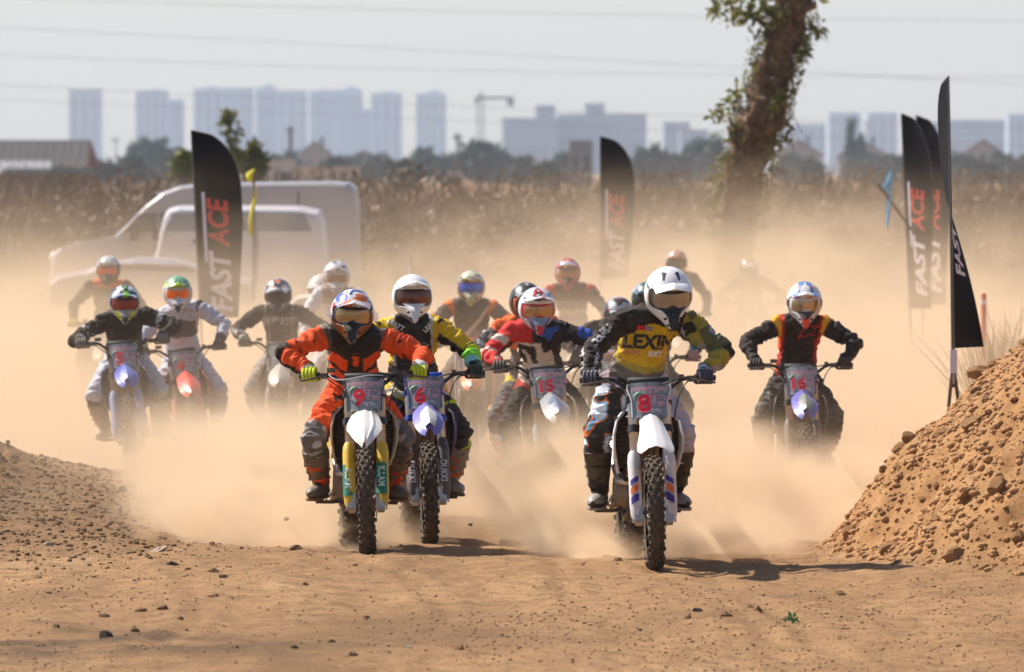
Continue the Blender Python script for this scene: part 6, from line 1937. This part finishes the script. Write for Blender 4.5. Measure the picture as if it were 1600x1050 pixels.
mb = MB(); mb.grid([[(mp_(248, 392)[0] - .03, y_, mp_(0, 392)[1]) for y_ in (-.7, 0, .7)], [(mp_(264, 331)[0] - .03, y_ * .95, mp_(0, 331)[1]) for y_ in (-.7, 0, .7)]], True, .02); mb.build('windscreen', glass_v, mv)
MB().box((mp_(258, 0)[0] - .1, -.98, mp_(0, 366)[1]), (.10, .20, .18)).build('wing_mirror', black_v, mv)
for yy in (-.55, .55): MB().sphere((mp_(238, 0)[0], yy, mp_(0, 425)[1]), (.06, .16, .10), 10, 6).build('headlight', mat('headlight_glass', (.8, .8, .8), .1), mv)
for px in (282, 470):
    w_ = MB().tube([(mp_(px, 0)[0], -.84, .29), (mp_(px, 0)[0], -.64, .29)], .29, 20).build('wheel', rubber, mv); MB().tube([(mp_(px, 0)[0], -.855, .29), (mp_(px, 0)[0], -.64, .29)], .17, 16).build('hubcap', alu, w_)
# low white car in front of it, only its roofline shows through the dust
car = empty('parked_car', P(200, 470, 100)); car.location.z = -.55; tag(car, 'low white car in front of the van, mostly hidden by dust', 'car'); C0 = car.location.copy()
cp = lambda px, py: ((px - 800) / F * 100 - C0.x, CAMZ - (py - HZ) / F * 100 - C0.z)
prof = [(84, 470), (84, 440), (96, 428), (140, 420), (176, 408), (215, 402), (270, 404), (310, 416), (345, 430), (392, 436), (398, 470)]
mb = MB(); pp = [cp(*q_) for q_ in prof]; N_ = len(pp); vv = []
for y_, k in ((-.85, .95), (-.75, 1), (.75, 1), (.85, .95)): vv += [(x, y_, z * k) for x, z in pp]
mb.add(vv, [(i * N_ + j, i * N_ + (j + 1) % N_, (i + 1) * N_ + (j + 1) % N_, (i + 1) * N_ + j) for i in range(3) for j in range(N_)] + [tuple(range(N_))[::-1], tuple(range(3 * N_, 4 * N_))]); mb.build('body', wv, car)
mb = MB(); mb.prism([cp(*q_) for q_ in [(168, 420), (190, 411), (296, 414), (318, 424)]], .03, Matrix.Translation((0, -.85, 0))); mb.build('side_window', glass_v, car)
for px in (130, 350): MB().tube([(cp(px, 0)[0], -.86, .30), (cp(px, 0)[0], -.66, .30)], .30, 20).build('wheel', rubber, car)

# ------------------------------------------------------------------ feather banners
flag_m = mat('banner_black', (.006, .006, .010), .9, spec=.15, noise=.1, nscale=6); fl_white = mat('banner_white', (.62, .60, .70), .7); fl_red = mat('banner_red', (.55, .045, .03), .7); pole_b = mat('banner_pole', (.10, .10, .10), .4, .4)
def banner(base, height, width, label, tilt=0.0, yaw=0.0, twist=None, z_low=1.0, mirror=False, side_=1, base_white=False, word_v=None):
    """curved pole, cloth with a rounded head, printed word up its length"""
    r0 = empty('feather_banner', base); tag(r0, label, 'banner', 'black feather banners')
    M0 = Matrix.Rotation(tilt, 3, 'Y') @ Matrix.Rotation(yaw, 3, 'Z')
    tw = twist or (lambda v: 0.0)
    L_ = height - z_low
    def pt(u, v, off=0.0):
        """u across the cloth in metres, v up the cloth 0..1"""
        wav = .018 * math.sin(u * 9 + v * 7) * min(1, u / .15)
        a = tw(v)
        x = side_ * (u * math.cos(a)); y = u * math.sin(a) + wav - off
        return M0 @ Vector((x, y, z_low + v * L_))
    def wid(v): return width * ((.80 + .20 * min(1, v / .5)) if v < .66 else math.sqrt(max(0.0, 1 - ((v - .66) / .34) ** 2.2)) * 1.0)
    n = 40; rows = []
    for i in range(n + 1):
        v = i / n; w = max(.012, wid(v)); rows.append([pt(w * k / 10, v) for k in range(11)])
    mb = MB(); mb.grid(rows, True, .004, flip=(side_ < 0)); cl = mb.build('cloth', flag_m, r0)
    edge = [M0 @ Vector((0, 0, -.1)), M0 @ Vector((0, 0, z_low))] + [pt(0, v) for v in (.2, .4, .6, .8, 1.0)]
    MB().tube(edge, [.016, .015, .013, .012, .010, .008, .006], 8).build('pole', pole_b, r0)
    MB().tube([pt(wid(v), v) for v in [.66 + .34 * k / 10 for k in range(11)]], .005, 6).build('pole_tip', pole_b, r0)
    vw = word_v or (.08, .40, .66)
    def word(txt, v0, v1, m_, nm, u0=.24, u1=.70):
        for sgn in (1, -1):
            vv_, f_ = tmesh(txt, 1.0, bold=.036, shear=.25)
            xs_ = [q_[0] for q_ in vv_]; ys_ = [q_[1] for q_ in vv_]; x0, x1 = min(xs_), max(xs_); y0, y1 = min(ys_), max(ys_)
            mb = MB(); pts = []
            for x, y in vv_:
                t_ = (x - x0) / (x1 - x0); q_ = (y - y0) / (y1 - y0)
                pts.append(pt(width * (u0 + (u1 - u0) * (1 - q_)), v0 + (v1 - v0) * t_, sgn * (.006 if sgn > 0 else .010)))
            mb.add(pts, f_); mb.build(nm, m_, cl)
    word('FAST', vw[0], vw[1], fl_white, 'lettering'); word('ACE', vw[1] + .01, vw[2], fl_red, 'lettering')
    for sgn in (1, -1):
        mb = MB(); mb.grid([[pt(width * u, v, sgn * .008) for u in (.15, .22)] for v in [vw[1] - .06 + (vw[2] + .03 - vw[1] + .06) * k / 8 for k in range(9)]], True); mb.build('stripe', fl_white, cl)
    if base_white:
        MB().box((0, 0, .06), (.055, .05, .26)).build('foot_sleeve', fl_white, r0)
        for s in (-1, 1): MB().tube([M0 @ Vector((0, 0, .1)), (s * .04, -.05, -.25)], .014, 6).build('foot_spike', bark, r0)
    else: MB().tube([(0, 0, -.1), (0, 0, .25)], .03, 8).build('foot_sleeve', black_v, r0)
    return r0
def bpos(px, d): 
    x = (px - 800) / F * d; return Vector((x, d, float(ground_base(np.array([x]), np.array([d]))[0])))
def top_h(py, d, b): return CAMZ - (py - HZ) / F * d - b.z
b_ = bpos(322, 75); banner(b_, top_h(203, 75, b_), .52, 'large black feather banner in front of the white van', tilt=R(-2.9), z_low=1.15, word_v=(.03, .36, .64))
b_ = bpos(939, 100); banner(b_, top_h(213, 100, b_), .50, 'black feather banner in the middle, left of the leaning tree', tilt=R(-.2), z_low=1.3, word_v=(.06, .34, .60))
b_ = bpos(1428, 85); banner(b_, top_h(177, 85, b_), .46, 'left one of the two overlapping black banners on the right', tilt=R(-2.6), yaw=R(-46), z_low=1.1, side_=1, word_v=(.06, .38, .62))
b_ = bpos(1446, 88); banner(b_, top_h(180, 88, b_), .50, 'right one of the two overlapping black banners on the right', tilt=R(-2.0), yaw=R(-44), z_low=1.1, side_=1, word_v=(.06, .38, .62))
b_ = P(1490, 585, 52); banner(b_, top_h(119, 52, b_), .50, 'tall twisted black banner standing on the dirt bank', tilt=R(-1.0), z_low=.20, base_white=True, twist=lambda v: R(50 + 40 * min(1, v / .55) + 12 * max(0, v - .55) / .45), word_v=(.26, .46, .70))

# small pennants and posts
def pennant(px, py, d, pts, col, label, pole_px, polem):
    b = P(pole_px[0][0], pole_px[0][1], d); r0 = empty('pennant_flag', b); tag(r0, label, 'flag', 'small pennants')
    MB().tube([P(x, y, d) - b for x, y in pole_px], .012, 6).build('pole', polem, r0)
    for poly in pts:
        mb = MB(); n = len(poly); v = []
        for k, (l, r_, y) in enumerate(poly): v.append([P(l + (r_ - l) * j / 4, y, d) - b + Vector((0, .03 * math.sin(j * 1.3 + k), 0)) for j in range(5)])
        mb.grid(v, True, .003); mb.build('cloth', mat('pennant_' + label[:6], col, .7), r0)
pennant(0, 0, 88, [[(398, 398.5, 262), (390, 398, 267), (384, 398, 272), (385, 398, 280), (394, 398, 286)], [(396, 399, 287), (395, 401, 305), (392, 398, 325), (388, 397, 345), (388, 396, 360), (391, 395, 369)]], (.72, .66, .02), 'yellow pennant drooping on a pole beside the van', [(396, 470), (397, 262)], pole_b)
pennant(0, 0, 80, [[(1393, 1395, 261), (1384, 1395, 276), (1376, 1394, 292), (1386, 1393, 300)], [(1386, 1393, 300), (1384, 1391, 325), (1384, 1389, 345), (1386, 1388, 356)]], (.20, .42, .62), 'light blue pennant on a slanted stick near the paired banners', [(1425, 360), (1400, 326), (1372, 288)], bark)
for (px, t_, bt, d, col, lb) in ((1537, 458, 545, 66, (.60, .12, .05), 'short orange marker post on the dirt bank'), (640, 395, 560, 83, (.60, .45, .38), 'pale marker post standing in the dust behind bike 6'), (713, 545, 640, 60, (.55, .50, .45), 'thin pale stake in dust between bikes 6 and 15')):
    p = P(px, bt, d); q_ = P(px, t_, d); r0 = empty('marker_post', p); tag(r0, lb, 'post', 'marker posts')
    pm_ = mat('post_' + lb[:8], col, .7, dust=.2)
    w = .028 if px == 1537 else .012
    MB().tube([(0, 0, -.3), (0, 0, q_.z - p.z - .02), (0, 0, q_.z - p.z)], [w, w, w * .5], 10).build('post', pm_, r0)
    MB().tube([(0, 0, (q_.z - p.z) * .80), (0, 0, (q_.z - p.z) * .88)], w * 1.08, 10).build('band', white_print, r0)
for i, (px, lb) in enumerate(((704, 'left one of two small white sign boards in the scrub'), (718, 'right one of two small white sign boards in the scrub'))):
    b = P(px, 280, 190); r0 = empty('sign_board', (b.x, 150, -.45)); r0.location.x = b.x * 150 / 190; tag(r0, lb, 'sign', 'sign boards in the scrub')
    h = CAMZ - (267 - HZ) / F * 150 + .45
    for s in (-1, 1): MB().tube([(s * .06, 0, 0), (s * .06, 0, h)], .007, 6).build('leg', bark, r0)
    MB().box((0, -.02, h - .06), (.17, .02, .15), (0, .3, 0)).build('board', mat('signboard', (.6, .55, .5), .7), r0)
for i, (px, py, d) in enumerate(((1238, 953, 35.3), (1592, 862, 41.5))):
    p = P(px, py, d); p.z = gz(p.x, p.y); r0 = empty('weed_sprig', p); mb = MB(); leaf_cloud(mb, [(Vector((0, 0, .02)), .035)], 26, .035, random.Random(i), -.4, .4); mb.build('leaves', leaf_mat('sprig%d' % i, (.02, .10, .03), (.05, .20, .06)), r0)
    MB().tube([(0, 0, -.02), (0, 0, .04)], .003, 5).build('stem', bark, r0)
    tag(r0, ['tiny green weed sprig on the track below bike 16', 'tiny green weed sprig on the dirt bank at the right edge'][i], 'weed', 'green sprigs')
# ------------------------------------------------------------------ air: even haze to the city, and the dust the bikes throw up
class GX:
    """small expression builder for a geometry-node tree"""
    def __init__(s, tree): s.t = tree
    def val(s, a, sock):
        if isinstance(a, (int, float)): sock.default_value = a
        else: s.t.links.new(a, sock)
    def m(s, op, a, b=0.0, c=0.0):
        n = s.t.nodes.new('ShaderNodeMath'); n.operation = op
        s.val(a, n.inputs[0]); s.val(b, n.inputs[1]); s.val(c, n.inputs[2]); return n.outputs[0]
    def add(s, a, b): return s.m('ADD', a, b)
    def sub(s, a, b): return s.m('SUBTRACT', a, b)
    def mul(s, a, b): return s.m('MULTIPLY', a, b)
    def div(s, a, b): return s.m('DIVIDE', a, b)
    def exp(s, a): return s.m('EXPONENT', a)
    def mx(s, a, b): return s.m('MAXIMUM', a, b)
    def mn(s, a, b): return s.m('MINIMUM', a, b)
    def ss(s, x, a, b, lo=0.0, hi=1.0):
        n = s.t.nodes.new('ShaderNodeMapRange'); n.interpolation_type = 'SMOOTHSTEP'
        s.val(x, n.inputs[0]); n.inputs[1].default_value = a; n.inputs[2].default_value = b; n.inputs[3].default_value = lo; n.inputs[4].default_value = hi
        return n.outputs[0]
    def lin(s, x, a, b, lo, hi):
        n = s.t.nodes.new('ShaderNodeMapRange')
        s.val(x, n.inputs[0]); n.inputs[1].default_value = a; n.inputs[2].default_value = b; n.inputs[3].default_value = lo; n.inputs[4].default_value = hi
        return n.outputs[0]
    def noise(s, vec, scale, detail=3.0, rough=0.55, sc=(1, 1, 1), dist=0.0):
        mp = s.t.nodes.new('ShaderNodeVectorMath'); mp.operation = 'MULTIPLY'; s.t.links.new(vec, mp.inputs[0]); mp.inputs[1].default_value = sc
        n = s.t.nodes.new('ShaderNodeTexNoise'); n.inputs['Scale'].default_value = scale; n.inputs['Detail'].default_value = detail
        n.inputs['Roughness'].default_value = rough; n.inputs['Distortion'].default_value = dist
        s.t.links.new(mp.outputs[0], n.inputs['Vector']); return n.outputs['Fac']

def volume_mat(name, color, density, aniso, attr):
    m = bpy.data.materials.new(name); m.use_nodes = True
    t = m.node_tree; t.nodes.remove(t.nodes['Principled BSDF'])
    p = t.nodes.new('ShaderNodeVolumePrincipled')
    p.inputs['Color'].default_value = (*color, 1); p.inputs['Density'].default_value = density
    p.inputs['Anisotropy'].default_value = aniso; p.inputs['Density Attribute'].default_value = attr
    t.links.new(p.outputs[0], t.nodes['Material Output'].inputs['Volume'])
    return m

def dust_volume(name, lo, hi, res, fn, m, label):
    tree = bpy.data.node_groups.new(name + '_nodes', 'GeometryNodeTree')
    tree.interface.new_socket('Geometry', in_out='INPUT', socket_type='NodeSocketGeometry')
    tree.interface.new_socket('Geometry', in_out='OUTPUT', socket_type='NodeSocketGeometry')
    out = tree.nodes.new('NodeGroupOutput')
    vc = tree.nodes.new('GeometryNodeVolumeCube')
    vc.inputs['Min'].default_value = lo; vc.inputs['Max'].default_value = hi
    for k, r_ in zip('XYZ', res): vc.inputs['Resolution ' + k].default_value = r_
    g = GX(tree)
    pos = tree.nodes.new('GeometryNodeInputPosition').outputs[0]
    sp = tree.nodes.new('ShaderNodeSeparateXYZ'); tree.links.new(pos, sp.inputs[0])
    d = fn(g, pos, sp.outputs[0], sp.outputs[1], sp.outputs[2])
    tree.links.new(d, vc.inputs['Density'])
    sm = tree.nodes.new('GeometryNodeSetMaterial'); sm.inputs['Material'].default_value = m
    tree.links.new(vc.outputs[0], sm.inputs['Geometry']); tree.links.new(sm.outputs[0], out.inputs[0])
    mb = MB().box([(a + c) / 2 for a, c in zip(lo, hi)], [(c - a) for a, c in zip(lo, hi)])
    o = mb.build(name, m)
    md = o.modifiers.new('dust', 'NODES'); md.node_group = tree
    return tag(o, label, 'dust', None, 'stuff')

DUST_COL = (0.96, 0.775, 0.56)
dust_m = volume_mat('dust_air', DUST_COL, 1.0, 0.15, 'density')

def bank(g, pos, x, y, z):
    # depth-dependent ground level, strength and height of the bank
    gl = g.lin(y, 44, 64, -0.05, -0.42)
    zz = g.mx(g.sub(z, gl), 0.0)
    n1 = g.noise(pos, 0.95, 5, 0.62, (1, 0.45, 1.3), 1.0)
    n2 = g.noise(pos, 0.16, 2, 0.5, (1, 0.6, 1.6))
    nn = g.mul(g.ss(n1, 0.36, 0.66, 0.05, 2.2), g.ss(n2, 0.3, 0.7, 0.5, 1.5))
    hh = g.add(g.lin(y, 44, 62, 0.24, 0.40), g.lin(y, 62, 85, 0.0, 0.03))
    hh = g.mul(hh, g.ss(n2, 0.3, 0.7, 0.75, 1.3))
    prof = g.exp(g.mul(g.m('POWER', g.div(zz, hh), g.lin(y, 60, 78, 1.0, 1.22)), -1.0))
    A = g.add(g.ss(y, 43.5, 54, 0.0, 0.26), g.ss(y, 54, 66, 0.0, 0.42))
    fade = g.mul(g.ss(y, 92, 118, 1.0, 0.0), g.mul(g.ss(x, -12.6, -10, 0.0, 1.0), g.ss(x, 10, 12.6, 1.0, 0.0)))
    dens = g.mul(g.mul(A, prof), g.mul(nn, fade))
    # high thin veil behind the riders
    veil = g.mul(g.ss(y, 58, 74, 0.0, 0.006), g.mul(g.ss(z, 1.0, 3.2, 1.0, 0.0), g.mul(fade, nn)))
    # plume drifting at the foot of the leaning tree
    ex = g.div(g.sub(x, 3.6), 3.0); ey = g.div(g.sub(y, 88), 9.0); ez = g.div(g.sub(z, .9), .85)
    pl2 = g.mul(g.exp(g.mul(g.add(g.add(g.mul(ex, ex), g.mul(ey, ey)), g.mul(ez, ez)), -1.0)), g.mul(nn, .10))
    low = g.add(g.add(dens, veil), pl2)
    return g.mx(g.sub(g.mul(low, g.ss(z, 3.0, 3.9, 1.0, 0.0)), 0.002), 0.0)

dust_volume('dust', (-13, 43, -0.6), (13, 119, 4.0), (200, 260, 92), bank, dust_m, 'thick tan dust cloud hanging over the track behind the riders')

def blobs(g, pos, x, y, z, bl, nscale=2.1):
    tot = None
    for (cx, cy_, cz, rx, ry, rz, a) in bl:
        dx = g.div(g.sub(x, cx), rx); dy = g.div(g.sub(y, cy_), ry); dz = g.div(g.sub(z, cz), rz)
        r2 = g.add(g.add(g.mul(dx, dx), g.mul(dy, dy)), g.mul(dz, dz))
        e = g.mul(g.exp(g.mul(r2, -1.0)), a)
        tot = e if tot is None else g.add(tot, e)
    n1 = g.noise(pos, nscale, 5, 0.62, (1, 0.8, 1), 0.8)
    return g.mx(g.sub(g.mul(tot, g.ss(n1, 0.43, 0.60, 0.0, 2.4)), 0.03), 0.0)

def pl(px, py, d, rx, ry, rz, a):
    p = P(px, py, d); return (p.x, p.y, p.z, rx, ry, rz, a)
near_blobs = [
    pl(300, 720, 50.5, .45, 1.0, .28, 2.0), pl(1120, 735, 46.5, .42, 1.0, .28, 1.6), pl(1010, 745, 46.0, .35, .9, .26, 1.6), pl(860, 745, 46.0, .30, .8, .24, 2.2), pl(470, 735, 49.0, .4, 1.0, .30, 1.8), pl(1330, 770, 48.0, .35, .9, .22, 2.2),
    pl(1075, 852, 41.6, .20, .4, .08, 1.4), pl(1130, 848, 41.9, .24, .5, .09, 1.4), pl(1185, 842, 41.8, .20, .5, .10, 2.4), pl(940, 862, 41.0, .18, .4, .10, 5.0), pl(985, 868, 41.6, .22, .4, .08, 5.0), pl(870, 845, 41.8, .14, .5, .13, 5.0),
    pl(905, 835, 42.4, .20, .6, .14, 5.0), pl(870, 800, 43.2, .26, .8, .22, 3.2), pl(960, 790, 43.0, .34, .7, .24, 2.4), pl(1085, 845, 42.0, .26, .7, .12, .8),
    pl(1140, 830, 42.8, .30, .8, .15, .8), pl(1110, 770, 44.0, .40, .9, .26, 1.0), pl(900, 730, 44.5, .40, .9, .25, 1.6),
    pl(536, 848, 43.4, .16, .5, .08, 5.0), pl(640, 842, 45.4, .2, .6, .10, 4.0),
    pl(470, 825, 44.4, .34, .9, .14, 4.5), pl(400, 800, 45.4, .40, 1.0, .22, 4.0), pl(330, 785, 46.4, .36, 1.0, .18, 4.0), pl(400, 745, 47.6, .50, 1.2, .30, 2.2), pl(500, 770, 46.0, .5, 1., .32, 2.0),
    pl(1230, 810, 46.0, .5, 1.2, .16, 2.6), pl(1300, 780, 49.0, .6, 1.2, .22, 1.4), pl(1250, 785, 50.0, .5, 1.0, .2, 1.6)]
dust_volume('dust', (-4.2, 39.8, -0.5), (4.2, 56, 1.3), (240, 250, 72), lambda g, p, x, y, z: blobs(g, p, x, y, z, near_blobs), dust_m,
            'rolling puffs of tan dust thrown up by the leading bikes')

hz_m = volume_mat('hazy_air', (0.67, 0.81, 1.0), 1.5e-4, 0.0, '')
mb = MB().box((0, 4000, 70), (7600, 8400, 190))
haze = mb.build('haze', hz_m); tag(haze, 'pale blue haze between the track and the distant city', 'haze', None, 'stuff')
